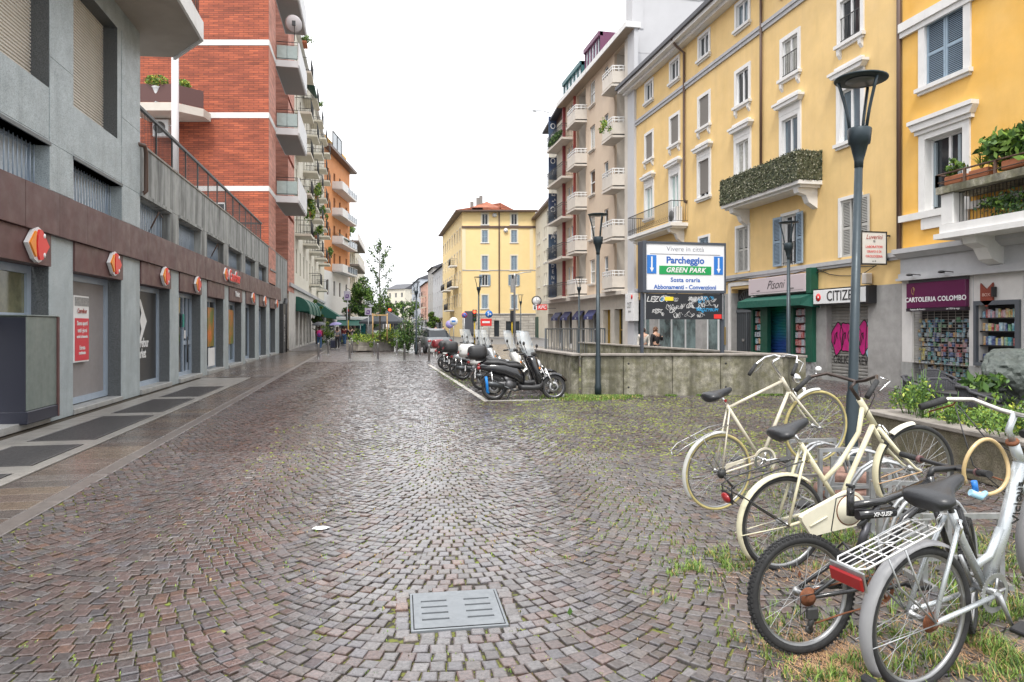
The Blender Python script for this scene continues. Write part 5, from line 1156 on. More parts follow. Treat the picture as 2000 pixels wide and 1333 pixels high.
# R3b: recessed left section with dark balconies and blue banner
h4 = [(U3(1083)-.3, U3(1083)+.7, z+.3, z+2.4) for z in FZ]
m_ = MB(); wall_holes(m_, 0, ua, 3.4, 16.6, h4, .15); m_.build('plaster_wall', plaster_c, R3)
for a, b, c, d in h4: place(framed_window(round(b-a, 2), 2.1, glass_c, white, .1, 2), R3, ((a+b)/2, 0, c))
for i, z in enumerate(FZ):
    z = z-.3 if i == 4 else z-.05*i
    b_ = MB().box(.3+2.2, 5.0+2.0-.3, -.8, .02, z, z+.13).build('balcony', plaster_b2, R3); r_ = railing(None, [(2.53, 0), (2.53, -.77), (6.67, -.77), (6.67, 0)], .95, iron, .11, base=.1, kind='double'); r_.v = [(x, y, q+z+.13) for x, y, q in r_.v]; r_.build('railing', iron, b_)
t_ = thing('balcony_hedge', 'dark green artificial hedge lining the top left beige block balcony', 'plant', (XR-.75, 47.8, 14.95), 0)
greens(MB(), (0, 0, 0), (.12, 2.0, .32), 1600, .07, (5, 4, 1, 0)).build('foliage', leafs, t_)
m_ = MB(); m_.add([(0, -.5, 16.55), (ua, -.5, 17.3), (ua, .3, 17.35), (0, .3, 16.6), (0, -.5, 16.7), (ua, -.5, 17.45), (ua, .3, 17.5), (0, .3, 16.75)], [(0,1,5,4),(4,5,6,7),(3,2,1,0),(0,4,7,3)]); m_.build('roof_edge', MT['dark_gutter'], R3)
MB().box(0, ua, .0, .2, 16.6, 17.4).build('attic_wall', brown_m, R3)
bn = thing('blue_banner', 'tall dark blue vertical banner with white letters at the beige block corner', 'banner', (0, 0, 0), 0)
for q, (y0, y1) in enumerate([(228, 282), (308, 352), (378, 437), (458, 508), (515, 582)]):
    xa, zt = PY(1071, y0, 50.2); xb, zb = PY(1087, y1, 50.2)
    MB().bbox(xa, xb, 50.15, 50.2, zb, zt, .01).build('banner_panel', mat('navy_banner', (.035, .055, .12), .5, c2=(.06, .10, .16), vs=.6), bn)
for s_, yy in (('O', 247), ('C', 268), ('O', 315), ('/', 337), ('L', 378), ('-', 392), ('O', 410), ('A', 462), ('J', 485), ('D', 520), ('E', 531), ('N', 543), ('T', 555)):
    xa, z = PY(1077, yy, 50.1); txt(s_, .62 if yy < 500 else .4, bn, (xa+.12, 50.13, z), white, sx=.8)
for yy in range(372, 500, 9):
    if 440 < yy < 460: continue
    xa, z = PY(1084, yy, 50.1); txt('s', .3, bn, (xa, 50.13, z), white, name='small_lettering')
# shops at R3 base
m_ = MB(); s3 = [(U3(p0), U3(p1), .1, 2.6) for p0, p1 in ((1070, 1080), (1085, 1098), (1103, 1117), (1127, 1142), (1150, 1168), (1178, 1192), (1200, 1216))]
wall_holes(m_, -.0, WT, 0, 3.4, s3, .4); m_.quad((0, 0, 0), (0, 0, 17), (0, 10, 17), (0, 10, 0)); m_.quad((0, 0, 17), (0, 10, 17), (WT, 10, 17.4), (WT, 0, 17.4)); m_.build('travertine_base', mat('travertine', (.56, .52, .45), .6, var=.1, vs=1.5, dirt=.3), R3)
MB().box(0, WT, -.5, 0, 3.35, 3.55).build('ledge', plaster_b2, R3)
navy_aw = mat('navy_awning', (.025, .03, .12), .6)
for q, (a, b, c, d) in enumerate(s3):
    fr = MB(); fr.box(a, a+.06, .3, .36, c, d); fr.box(b-.06, b, .3, .36, c, d); fr.box(a, b, .3, .36, 1.4, 1.46); fr.box(a, b, .3, .36, c, c+.3)
    f_ = fr.build('shop_window', white if q < 5 else mat('ochre_door', (.35, .22, .03), .4), R3); MB().box(a, b, .36, .37, c, d).build('pane', glass_d if q != 5 else MT['ochre_door'], f_)
    if 0 < q < 5:
        t_ = MB().add([(a, -.02, 2.65), (b, -.02, 2.65), (b, -.35, 2.25), (a, -.35, 2.25), (b, -.35, 2.05), (a, -.35, 2.05)], [(0, 3, 2, 1), (3, 5, 4, 2)]).build('awning', navy_aw, R3)
        txt('CAFE' if q % 2 else 'BAR', .16, R3, ((a+b)/2, -.37, 2.15), white, name='awning_lettering', sx=.8)
# roof: glazed penthouses, white gable wall
def glz(name, lab, px0, px1, y0a, y0b, zbase, h, col_, setb=.3):
    a, b = U3(px0), U3(px1)
    t_ = thing(name, lab, 'penthouse', (XR, 52.5, zbase), -PI/2); m_ = MB(); n = 5
    for q in range(n+1): x = a+(b-a)*q/n; m_.box(x-.07, x+.07, setb, setb+.14, 0, h)
    m_.box(a-.07, b+.07, setb-.1, setb+.2, h, h+.28); m_.box(b-.07, b+.07, setb, 5, h, h+.28); m_.box(b-.1, b+.1, setb, setb+.9, 0, h); m_.box(b-.07, b+.07, 2.6, 2.8, 0, h)
    m_.build('frame', col_, t_); MB().box(a, b, setb+.06, setb+.08, 0, h).build('glazing', mat('sky_glass', (.45, .52, .55), .1), t_); MB().box(b-.02, b, setb, 5, 0, h).build('glazing', MT['sky_glass'], t_); MB().box(a, b, setb, 5, h+.1, h+.12).build('roof_panel', col_, t_)
glz('glazed_penthouse', 'plum framed glass penthouse on the roof of the beige block', 1134, 1162, 0, 0, 17.5, 2.1, mat('plum_paint', (.13, .035, .085), .5))
glz('glazed_veranda', 'teal framed glass rooftop veranda beyond the plum one', 1098, 1132, 0, 0, 17.2, 1.75, mat('teal_paint', (.03, .11, .12), .5), .1)
gw = thing('white_gable_building', 'plain white party wall block rising behind the yellow roof', 'building', (XR+.15, 35.23, 0), 0)
MB().box(0, 14, 0, .3, .1, 19.5).build('gable_wall', white_wall, gw); MB().box(3.9, 14, -.06, 3, 19.5, 23).build('upper_wall', white_wall, gw); MB().box(-.04, .6, -.05, .9, 17.6, 22).build('chimney_stack', white_wall, gw)
m_ = MB(); m_.box(-.03, 3.9, -.03, 0, 19.42, 19.5); m_.box(.2, 14, -.01, 0, 16.3, 16.34); m_.build('coping', grey_cor, gw)
tl = MB(); tl.tube([(.15, 0, 0), (.3, -.1, .15), (.3, -.1, .9)], .02, 5)
sl = thing('street_light_arm', 'thin curved street light arm reaching out over the beige block corner', 'street light', (*PD(1073, 50), ZD(221, 50)), 0)
MB().tube([(0, 0, 0), (-.5, 0, .12), (-.95, 0, .1)], .025, 6).build('arm', iron, sl); MB().ell((-1.1, 0, .07), .2, .08, .05, 10, 6).build('lamp_head', iron, sl)
# clock and fast food sign
ck = thing('street_clock', 'round white faced street clock with dark rim', 'clock', (*PD(1048, 50), ZD(588, 50)), -YAW)
MB().lathe([(.3, -.05), (.36, -.05), (.36, .06), (0.3, .06), (.3, -.05)], 24, (0, 0, 0), 0, 'y', caps=False).build('rim', iron, ck); MB().lathe([(0, -.03), (.3, -.03), (.3, .0)], 24, (0, 0, 0), 0, 'y').build('face', white, ck)
h_ = MB(); h_.box(-.012, .012, -.045, -.035, 0, .24); h_.box(0, .17, -.045, -.035, -.01, .012); h_.build('hands', black, ck)
kf = thing('fast_food_sign', 'red and white projecting fast food sign under the clock', 'sign', (*PD(1042, 50), ZD(606, 50)), -YAW)
MB().bbox(-.05, .25, -.05, .1, 0, .4, .01).build('portrait_panel', white, kf); MB().bbox(.26, .98, -.05, .1, 0, .4, .01).build('red_panel', logo_r, kf); txt('KFC', .32, kf, (.62, -.055, .2), white, shear=.2, bold=.01); MB().prism([(.03, .05), (.17, .05), (.14, .3), (.06, .3)], -.056, -.051).build('portrait_mark', black, kf)
MB().box(.98, 1.6, 0, .04, .1, .14).build('bracket', iron, kf)
# ================================================================ R4 narrow cream building in the side street
p4, q4 = PD(1046, 103), PD(1082, 86); a4_ = math.atan2(q4[1]-p4[1], q4[0]-p4[0]); W4_ = math.hypot(q4[0]-p4[0], q4[1]-p4[1])
R4 = thing('narrow_cream_building', 'narrow cream building with paired small windows behind the banner', 'building', (p4[0], p4[1], 0), a4_)
H4_ = 17.3; hh = [(u, u+.8, z, z+1.6) for z in (4.2, 7.2, 10.2, 13.4) for u in (2.2, 3.8, 8.5, 10.1, 14.0)]
m_ = MB(); wall_holes(m_, 0, W4_, 0, H4_, hh, .2); m_.quad((0, 0, H4_), (W4_, 0, H4_), (W4_, 10, H4_), (0, 10, H4_)); m_.box(-1.6, 9, 3, 9, H4_, H4_+4.2, 1); m_.box(-1.9, 9.3, 2.7, 9.3, H4_+4.2, H4_+4.5, 2); m_.build('wall', [plaster_c, plaster_c, grey_cor], R4)
MB().box(3, 8, 2.95, 3, H4_+.4, H4_+4).build('green_netting', mat('green_netting', (.16, .42, .25), .7), R4); MB().box(-.3, W4_, -.6, .2, H4_, H4_+.3).build('eaves', brown_m, R4)
for a, b, c, d in hh: place(framed_window(.8, 1.6, glass_d, white, .15, 1, sill=white_st), R4, ((a+b)/2, 0, c))
MB().box(.2, 3.2, -.1, .3, 0, 3).build('shop_front', mat('dark_green_shop', (.01, .06, .04), .5), R4)
# ================================================================ R5 light yellow corner house facing the camera
D5 = 103.0; x5_, y5_ = PD(903, D5)
R5 = thing('corner_house', 'light yellow corner house with blue grey shutters and red tiled roof', 'building', (x5_, y5_, 0), -YAW)
def u5(px): return (px-903)/1360*D5
def z5(py): return ZD(py, D5)
hh = []; W5_ = u5(1046)
rows = [(418, 439, 'open1'), (450, 474, 'cl'), (500, 528, 'closed'), (537, 558, 'open'), (577, 603, 'closed')]
for c in (947, 1004):
    for y0, y1, k in rows: hh.append((u5(c)-.42, u5(c)+.42, z5(y1), z5(y0), k))
m_ = MB(); wall_holes(m_, 0, W5_, 3.5, z5(412), [h[:4] for h in hh], .2); m_.build('front_wall', plaster_r5, R5)
m_ = MB(); sg5 = [(u5(912), u5(925), .1, 2.6), (u5(965), u5(975), .1, 2.5), (u5(988), u5(1015), .6, 2.4)]; wall_holes(m_, 0, W5_, 0, 3.4, sg5, .3); m_.build('rusticated_base', rustic, R5)
for a, b, c, d in sg5: MB().box(a, b, .25, .3, c, d).build('shop_window', glass_d, R5)
MB().box(0, W5_, -.12, .05, 3.4, 3.55).build('string_course', grey_cor, R5); MB().box(-.1, W5_, -.15, .05, z5(446), z5(442)).build('brown_band', brown_m, R5); MB().box(0, W5_, -.06, .05, z5(529), z5(527.5)).build('thin_band', grey_cor, R5)
for x in (906, 1038): MB().box(u5(x)-.25, u5(x)+.25, -.04, 0, z5(527), z5(447)).build('corner_strip', mat('pale_strip', (.72, .62, .42), .7), R5)
for a, b, c, d, k in hh: place(framed_window(.84, round(d-c, 2), glass_d, white, .12, 2, trim=mat('pale_surround', (.66, .60, .48), .7), tw=.2, sill=white_st, shutters=None if k == 'open1' else (('open', 1, 'blue_grey_shutter') if k == 'open' else ('closed', 0, 'blue_grey_shutter'))), R5, ((a+b)/2, 0, c))
MB().box(u5(975)-.1, u5(975)+.1, -.15, 0, 3.5, z5(413)).build('downpipe', brown_m, R5)
# street side of the corner house runs along the street
sv = Vector((0, 1)); rz = YAW
ss = bpy.data.objects.new('street_wing', None)
m_ = MB(); wing = 28.0
def wl5(z0, z1): pass
wh = [(1.2+q*3.4, 2.2+q*3.4, z, z+1.9) for q in range(8) for z in (4.6, 8, 11.2, 14.6)]
# built in a frame whose x axis points back towards the camera along the street
m_.v = []; wall_holes(m_, 0, wing, 0, z5(414), wh, .2)
m_.v = [( -math.sin(YAW)*(wing-x) + y*math.cos(YAW), math.cos(YAW)*(wing-x) + y*math.sin(YAW), z) for x, y, z in m_.v]
m_.build('street_wall', plaster_r5, R5)
wfr = framed_window(1.0, 1.9, glass_d, white, .15, 2, trim=MT['pale_surround'], tw=.16)
for a, b, c, d in wh:
    x = wing-(a+b)/2; place(wfr, R5, (-math.sin(YAW)*x, math.cos(YAW)*x, c), (0, 0, -PI/2+YAW))
for (x, z, L_) in ((4.5, 7.6, 7), (10, 4.1, 6), (6, 11, 3), (15, 7.6, 6)):
    b_ = MB().box(0, L_, -1.1, .02, 0, .2).build('balcony', white_st, R5, (-math.sin(YAW)*(x+L_), math.cos(YAW)*(x+L_), z), (0, 0, -PI/2+YAW)); r_ = railing(None, [(.05, 0), (.05, -1.05), (L_-.05, -1.05), (L_-.05, 0)], 1.0, iron, .2, r=.015); r_.v = [(a, b, c+.2) for a, b, c in r_.v]; r_.build('railing', iron, b_)
# roof
rf = MB(); e_ = .9; zt = z5(412); zr = z5(394)
def L5w(u, v): return (u + -math.sin(YAW)*v*0, 0)
A_ = (-e_, -e_); Bq = (W5_+.3, -e_); Cq = (W5_+.3-math.sin(YAW)*12, 12); Dq = (-e_-math.sin(YAW)*28, 28)
rf.add([(A_[0], A_[1], zt), (Bq[0], Bq[1], zt), (Cq[0], Cq[1], zt+1.6), (5.5, 8, zt+2.6), (0, 22, zt+2.6), (Dq[0], Dq[1], zt)], [(0, 1, 2, 3), (0, 3, 4, 5)])
rf.add([(u5(920), -.2, zt+.45), (u5(978), -.2, zt+.45), (u5(949), 3.5, zr+.6), (u5(920), 4, zt+.9), (u5(978), 4, zt+.9)], [(0, 1, 2), (1, 4, 2), (0, 2, 3)])
rf.build('roof', roof_t, R5)
ev = MB(); ev.box(-e_, W5_+.3, -e_, .2, zt-.22, zt); ev.add([(A_[0], A_[1], zt-.2), (Dq[0], Dq[1], zt-.2), (Dq[0]+1, Dq[1], zt-.2), (0.2, 0, zt-.2), (A_[0], A_[1], zt), (Dq[0], Dq[1], zt)], [(0, 1, 2, 3), (0, 4, 5, 1)]); ev.build('eaves', brown_m, R5)
for (px, h) in ((920, 1.0), (932, 1.6), (938, 1.9)): MB().box(u5(px)-.25, u5(px)+.25, 2, 2.5, zt+.5, zt+.7+h).build('chimney', mat('chimney_grey', (.2, .19, .18), .8), R5)
for (px, h) in ((940, 2.6), (950, 3.0), (976, 1.5), (1012, 1.5)):
    m_ = MB(); m_.cyl((u5(px), 3, zt+.8), (u5(px), 3, zt+1+h), .035, n=5); m_.box(u5(px)-.5, u5(px)+.5, 2.98, 3.02, zt+.9+h, zt+.95+h); m_.box(u5(px)-.35, u5(px)+.35, 2.98, 3.02, zt+.6+h, zt+.64+h); m_.build('aerial', iron, R5)
for c, y in ((966, 421), (988, 451)): MB().lathe([(.02, 0), (.3, -.05), (.34, -.1)], 14, (u5(c), -.15, z5(y)), 0, 'y').build('wall_dish', white, R5)
# ================================================================ far street fronts
def farblock(name, lab, x0, y0, x1, y1, h, m_, floors, nwin, gm=None, roof=None, bal=0, dep=10, z_sh=3.3):
    L_ = math.hypot(x1-x0, y1-y0); t_ = thing(name, lab, 'building', (x0, y0, 0), math.atan2(y1-y0, x1-x0)); fh = (h-z_sh-.8)/floors
    hs = [(L_*(q+.5)/nwin-.5, L_*(q+.5)/nwin+.5, z_sh+.5+k*fh, z_sh+.5+k*fh+min(1.8, fh*.6)) for q in range(nwin) for k in range(floors)]
    sh = [(L_*(q+.15)/max(1, nwin//2), L_*(q+.85)/max(1, nwin//2), .1, 2.7) for q in range(max(1, nwin//2))]
    w = MB(); wall_holes(w, 0, L_, z_sh, h, hs, .2); w.quad((L_, 0, 0), (L_, dep, 0), (L_, dep, h), (L_, 0, h)); w.quad((0, dep, 0), (0, 0, 0), (0, 0, h), (0, dep, h)); w.build('wall', m_, t_)
    w = MB(); wall_holes(w, 0, L_, 0, z_sh, sh, .3); w.build('ground_floor', gm or grey_cor, t_)
    k_ = MB(); k_.add([(-.3, -.5, h), (L_+.3, -.5, h), (L_+.3, dep, h+.1), (-.3, dep, h+.1), (L_, dep*.5, h+2.2), (0, dep*.5, h+2.2)], [(0, 1, 4, 5), (2, 3, 5, 4), (0, 5, 3), (1, 2, 4)]); k_.build('roof', roof or MT['dark_gutter'], t_)
    W_h = hs[0][3]-hs[0][2]
    T_ = framed_window(1.0, round(W_h, 2), glass_d, white, .15, 2)
    for a, b, c, d in hs: place(T_, t_, ((a+b)/2, 0, c))
    for a, b, c, d in sh: MB().box(a, b, .26, .3, c, d).build('shop_window', glass_d, t_)
    if bal:
        for k in range(1, floors+1):
            place(slabbal(2.6, 1.0), t_, (L_*.3, 0, z_sh+.2+(k-1)*fh)); place(slabbal(2.6, 1.0), t_, (L_*.7, 0, z_sh+.2+(k-1)*fh))
    return t_
farblock('white_modern_house', 'white modern facade with dark upper windows past the corner house', XR, 152, XR, 130.5, 13, white_wall, 3, 5, glass_d)
farblock('narrow_grey_house', 'grey far house with dark pitched roof in the street gap', XR+.1, 166, XR+.1, 152, 14.5, mat('grey_plaster', (.4, .38, .36), .8), 3, 3)
farblock('pink_house', 'distant salmon pink house down the street on the right', XR, 188, XR, 166, 12.2, plaster_p, 3, 5, None, None, 1)
farblock('scaffolded_house', 'distant pale blue grey block beyond the pink house', XR-.3, 222, XR-.3, 188, 14.5, mat('pale_blue_grey', (.48, .52, .58), .7), 4, 7, None, None, 1)
farblock('distant_cream_tower', 'distant cream tower closing the street beyond the trees', 7, 275, 13.5, 268, 16, plaster_c, 4, 3)
farblock('distant_beige_row', 'distant beige houses at the end of street, left of the trees', -6, 262, 6.5, 280, 8.5, plaster_b, 2, 4)
farblock('distant_left_row', 'distant left side house row behind the big evergreen tree', -1.5, 160, -2.2, 255, 12.5, plaster_c, 3, 14)
# ================================================================ ramp walls
def G2(px, py): return PD(px, FPX*EYE/(py-HY))
cA = PD(1137, 16.2); cB = PD(1536, 16.45); 
wa = math.atan2(cB[1]-cA[1], cB[0]-cA[0]); WL = math.hypot(cB[0]-cA[0], cB[1]-cA[1])
rw = thing('ramp_wall', 'mossy weathered concrete panel wall along the near side of the car park ramp', 'wall', (cA[0], cA[1], 0), wa)
edges = [0, .97, 2.13, 3.28, WL]
for q in range(4):
    m_ = MB().bbox(edges[q]+.006, edges[q+1]-.006, 0, .2, -.05, .93, .012)
    for (x, z) in ((edges[q]+.12, .75), (edges[q]+.12, .2)) if q in (1, 3) else (): m_.lathe([(0, -.004), (.025, -.004), (.025, .01)], 8, (x, 0, z), 1, 'y')
    m_.build('concrete_panel', [concrete_w, black], rw)
MB().bbox(-.05, WL+.03, -.05, .26, .93, .985, .012).build('coping', conc_cap, rw)
rl_ = thing('ramp_side_wall', 'concrete side wall of the ramp behind the parked scooters', 'wall', (cA[0], cA[1]+.02, 0), PI/2)
for q in range(5): MB().bbox(.22+q*1.15+.006, .22+(q+1)*1.15-.006, -.0, .2, -.05, .93, .012).build('concrete_panel', concrete_w, rl_)
MB().bbox(.0, 6.0, -.05, .25, .93, .985, .01).build('coping', conc_cap, rl_)
p0, p1 = PD(1132, 29.5), PD(1560, 15.9)
a_ = math.atan2(p1[1]-p0[1], p1[0]-p0[0]); L_ = math.hypot(p1[0]-p0[0], p1[1]-p0[1])
rr_ = thing('ramp_far_wall', 'long far concrete wall of the ramp with brown coping', 'wall', (p0[0], p0[1], 0), a_)
for q in range(9): MB().bbox(L_*q/9+.006, L_*(q+1)/9-.006, 0, .2, -.05, .90, .01).build('concrete_panel', concrete_w, rr_)
MB().bbox(-.05, L_, -.04, .24, .90, .96, .01).build('coping', conc_cap, rr_)
# fence behind the ramp
f0, f1 = PD(1066, 26), PD(1181, 30); a_ = math.atan2(f1[1]-f0[1], f1[0]-f0[0]); L_ = math.hypot(f1[0]-f0[0], f1[1]-f0[1])
fc = thing('metal_fence', 'grey metal railing fence at the far end of the ramp', 'fence', (f0[0], f0[1], 0), a_)
gf_ = mat('fence_grey', (.13, .14, .15), .5)
m_ = MB()
m_.box(0, L_, -.02, .02, 1.5, 1.55); m_.box(0, L_, -.015, .015, .3, .34); m_.build('rail', gf_, fc)
pm = MB().box(-.03, .03, -.03, .03, 0, 1.55).mesh('post', gf_); bmh = MB().box(-.009, .009, -.009, .009, .34, 1.5).mesh('baluster', gf_)
for q in range(5): obj('post', pm, fc, (L_*q/4, 0, 0))
for q in range(24):
    if q % 6: obj('baluster', bmh, fc, (L_*q/24, 0, 0))
# ================================================================ billboard
bz = 17.6; b0 = PD(1254, 17.4); b1 = PD(1418, 17.9); a_ = math.atan2(b1[1]-b0[1], b1[0]-b0[0]); BW = math.hypot(b1[0]-b0[0], b1[1]-b0[1])
bb_ = thing('parking_billboard', 'white and blue car park billboard with arrows above a black graffitied panel on two posts', 'billboard', (b0[0], b0[1], 0), a_)
zt, zb, zk = ZD(474, 17.5), ZD(569, 17.5), ZD(624, 17.5)
fr_m = mat('billboard_grey_frame', (.06, .07, .09), .45)
MB().bbox(0, .1, -.05, .28, zb-.04, zt+.03, .008).build('side_box', fr_m, bb_)
m_ = MB(); m_.box(.1, BW, -.0, .26, zb-.04, zb+.03); m_.box(.1, BW, 0, .26, zt-.03, zt+.03); m_.box(BW-.04, BW, 0, .26, zb+.03, zt-.03); m_.build('frame', fr_m, bb_)
MB().box(.1, BW-.04, .02, .1, zb+.03, zt-.03).build('white_face', mat('billboard_white', (.74, .75, .77), .35), bb_)
c_ = (.1+BW-.04)/2; Hh = zt-zb; fy = .017
def T(s_, fz, sz, mm, **k): return txt(s_, sz, bb_, (c_, fy, zb+Hh*fz), mm, **k)
navy_l = mat('letter_blue', (.02, .11, .42), .4); gr_l = mat('letter_grey', (.10, .11, .16), .4)
T('Vivere in città', .875, .175, gr_l, sx=1.05, bold=-.003); MB().box(.22, BW-.16, .012, .02, zb+Hh*.765, zb+Hh*.772).build('rule', gr_l, bb_)
T('Parcheggio', .64, .235, navy_l, bold=.007, sx=1.02)
MB().box(.1+.37, BW-.04-.37, .008, .02, zb+Hh*.35, zb+Hh*.525).build('green_strip', mat('sign_green', (.01, .30, .08), .4), bb_)
o = T('GREEN PARK', .437, .175, white, shear=.3, bold=.004, sx=1.0, space=1.08); o.location.y = .004
T('Sosta oraria', .235, .15, navy_l, bold=.004, space=1.1); T('Abbonamenti - Convenzioni', .085, .15, navy_l, bold=.004, sx=1.0)
for x in (.14, BW-.04-.04-.25):
    MB().box(x, x+.25, .008, .02, zb+Hh*.36, zb+Hh*.74).build('arrow_panel', blue_s, bb_); m_ = MB(); cx_ = x+.125
    m_.box(cx_-.02, cx_+.02, .002, .008, zb+Hh*.47, zb+Hh*.71); m_.prism([(cx_-.055, zb+Hh*.48), (cx_, zb+Hh*.39), (cx_+.055, zb+Hh*.48)], .001, .0075); m_.build('arrow', white, bb_)
MB().box(.0, .07, .06, .13, 0, zb-.05).build('post', fr_m, bb_); MB().box(BW-.1, BW-.02, .06, .13, 0, zb-.04).build('post', fr_m, bb_)
lp = MB(); lp.box(.1, BW-.1, .02, .1, zk, zb-.06); lpo = lp.build('black_panel', mat('graffiti_black_panel', (.018, .02, .025), .4), bb_)
MB().box(.07, .1, .0, .12, zk, zb-.06).build('panel_edge', galv, bb_); MB().box(BW-.1, BW-.075, .0, .12, zk, zb-.06).build('panel_edge', galv, bb_)
g_ = MB(); rnd = random.Random(5)
for q in range(34):
    cx_, cz_ = rnd.uniform(.25, BW-.25), zk+rnd.uniform(.08, .62)*(zb-zk)/.7*.92; s_ = rnd.uniform(.04, .13); f1_, f2_, ph = rnd.uniform(1, 3), rnd.uniform(1, 4), rnd.uniform(0, 6)
    pts = [(cx_+s_*(t*.16-.7)+s_*.45*math.sin(f1_*t+ph), cz_+s_*.6*math.cos(f2_*t*.8+ph)) for t in [k*.55 for k in range(15)]]
    stroke(g_, pts, .014, rnd.choice([.006, .009, .013]), rnd.choice([0, 0, 0, 0, 1, 0]))
g_.build('tag_scribbles', [mat('chalk_white', (.6, .6, .6), .6), mat('tag_blue', (.05, .4, .75), .5)], lpo)
for s_, x, z, sz, mm in (('LEZOT', .42, .50, .2, 'chalk_white'), ('SURRAY', 1.5, .52, .14, 'chalk_white'), ('SUB', 1.0, .30, .12, 'chalk_white'), ('XDZYBUM', 1.82, .24, .11, 'tag_blue'), ('REST', .4, .2, .13, 'chalk_white')):
    txt(s_, sz, lpo, (x, .013, zk+z), MT[mm], name='tag_lettering', shear=.3)
MB().box(.62, .85, .01, .02, zb-.24, zb-.14).build('yellow_sticker', mat('yellow_sticker', (.75, .6, .03), .5), lpo); MB().box(BW-.33, BW-.12, .01, .02, zk+.02, zk+.13).build('red_sticker', logo_r, lpo)
MB().box(.9, 1.08, .009, .018, zk+.2, zk+.38).build('white_sticker', white, lpo) if 0 else None
# ================================================================ street lamps
def lamp(name_label, px, zc, top_y=None, h=4.2, d=.5, r=.05, lean=0, base=.062, group='slate street lamps with flat ring heads'):
    x, y = PD(px, zc); t_ = thing('street_lamp', name_label, 'street lamp', (x, y, 0), 0, group, rot=(0, lean, random.uniform(-.5, .5)) if not lean else (0, lean, 0))
    MB().lathe([(base*1.25, 0), (base*1.25, .25), (base*1.02, .3), (base, .9), (base*.82, .95), (r*.8, h-.85)], 16).build('pole', lampm, t_)
    MB().lathe([(r*.85, h-.92), (r*.9, h-.85), (.085, h-.68), (.105, h-.67), (.118, h-.52), (.112, h-.51), (0, h-.53)], 18).build('cup', lampm, t_)
    m_ = MB().tube([(math.cos(a)*.09, math.sin(a)*.09, h-.54) if k == 0 else (math.cos(a)*(.09+(d*.42-.09)*k/4), math.sin(a)*(.09+(d*.42-.09)*k/4), h-.52+.5*(k/4)**.8) for a in (0,) for k in range(5)], .016, 6).mesh('arm', lampm)
    for q in range(3): obj('arm', m_, t_, rot=(0, 0, q*2.094+.6))
    rg = MB(); rg.lathe([(.05, h-.006), (d*.48, h-.006), (d*.5, h), (d*.5, h+.012), (d*.2, h+.03), (0, h+.035)], 28); rg.build('ring_head', lampm, t_); MB().lathe([(0, h-.02), (.15, h-.02), (.15, h-.012)], 16).build('lamp_lens', mat('lamp_lens', (.12, .12, .12), .3), t_)
    return t_
lamp('largest slate street lamp rising behind the ivory bicycle, disc head against golden house', 1661, 7.26, lean=R(1.7), d=.52)
lamp('slate street lamp standing at the near ramp wall corner beside the black scooter', 1168, 16.1, d=.47)
lamp('slate street lamp at the right end of the ramp wall before the green shop', 1540, 17.3, d=.47)
lamp('slate street lamp in front of the navy awnings behind the fence', 1131, 36.5)
lamp('slate street lamp behind the scooters, before the corner house', 935, 36.5)
lamp('smaller far slate street lamp before the corner house right windows', 1017, 57)
lamp('far slate street lamp by the silver car and leaning bicycle', 813, 40.5)
lamp('tiny farthest slate street lamp between shrub and distant houses', 788, 73)
# ================================================================ bollards
bm_ = None
blab = ['nearest the left shops', 'behind the nearest left one, by the pink backpack', 'front row second, on the walkers path', 'back row beside the yellow signal pole', 'front row third, before the concrete planter', 'back row in front of the concrete planter', 'back row at the planter right end', 'front row fourth, right of the planter', 'front row nearest the silver car', 'back row by the leaning bicycle']
for i, (px, py) in enumerate([(622, 702), (641, 693), (683, 703), (688, 692), (738, 704), (731, 693), (775, 692), (790, 706), (838, 709), (820, 696)]):
    x, y = G2(px, py)
    if bm_ is None:
        bm_ = thing('bollard', 'stainless bollard '+blab[i], 'bollard', (x, y, 0), 0, 'stainless steel bollards across the walkway'); MB().lathe([(.05, 0), (.05, .78), (.046, .8), (0, .805)], 14).build('post', steel, bm_); MB().lathe([(.09, 0), (.09, .012), (.05, .014)], 14).build('base_ring', galv, bm_)
    else: dup(bm_, (x, y, 0), label='stainless bollard '+blab[i])
# ================================================================ traffic signals and signs
yel = mat('signal_yellow', (.65, .45, .02), .5)
def signal(lab, px, zc, zhead, lit=True, face=0, hpole=3.0, poley=True):
    x, y = PD(px, zc); t_ = thing('traffic_light', lab, 'traffic light', (x, y, 0), -YAW+face)
    MB().cyl((0, 0, 0), (0, 0, hpole), .06, n=8).build('pole', yel if poley else lampm, t_); m_ = MB(); m_.bbox(-.17, .17, -.15, .15, zhead-.5, zhead+.5, .03); m_.build('housing', black, t_)
    for k, (dz, c) in enumerate(((.32, (.9, .03, .01)), (0, (.1, .07, .01)), (-.32, (.01, .08, .03)))):
        MB().lathe([(0, -.165), (.12, -.165), (.12, -.15)], 14, (0, 0, zhead+dz), 0, 'y').build('lens', mat('red_light', (1, .05, .02), .4, emit=3) if (k == 0 and lit) else mat('unlit_lens_%d' % k, c, .3), t_)
        v = MB(); v.tube([(.13*math.cos(a), -.2, zhead+dz+.13*math.sin(a)) for a in [q*PI/6 for q in range(7)]], .02, 4); v.build('visor', black, t_)
    return t_
signal('traffic light showing red in front of the corner house, left of blue arrow sign', 927, 58, ZD(617, 58))
signal('distant traffic light showing red beside the dark gazebo roof', 762, 66, ZD(612, 66))
signal('dark traffic light on yellow pole over the walkers', 680, 60, ZD(614, 60), lit=False, hpole=3.2)
signal('edge on dark traffic light on yellow pole before the corner house right side', 1000, 62, ZD(618, 62), lit=False, face=1.5)
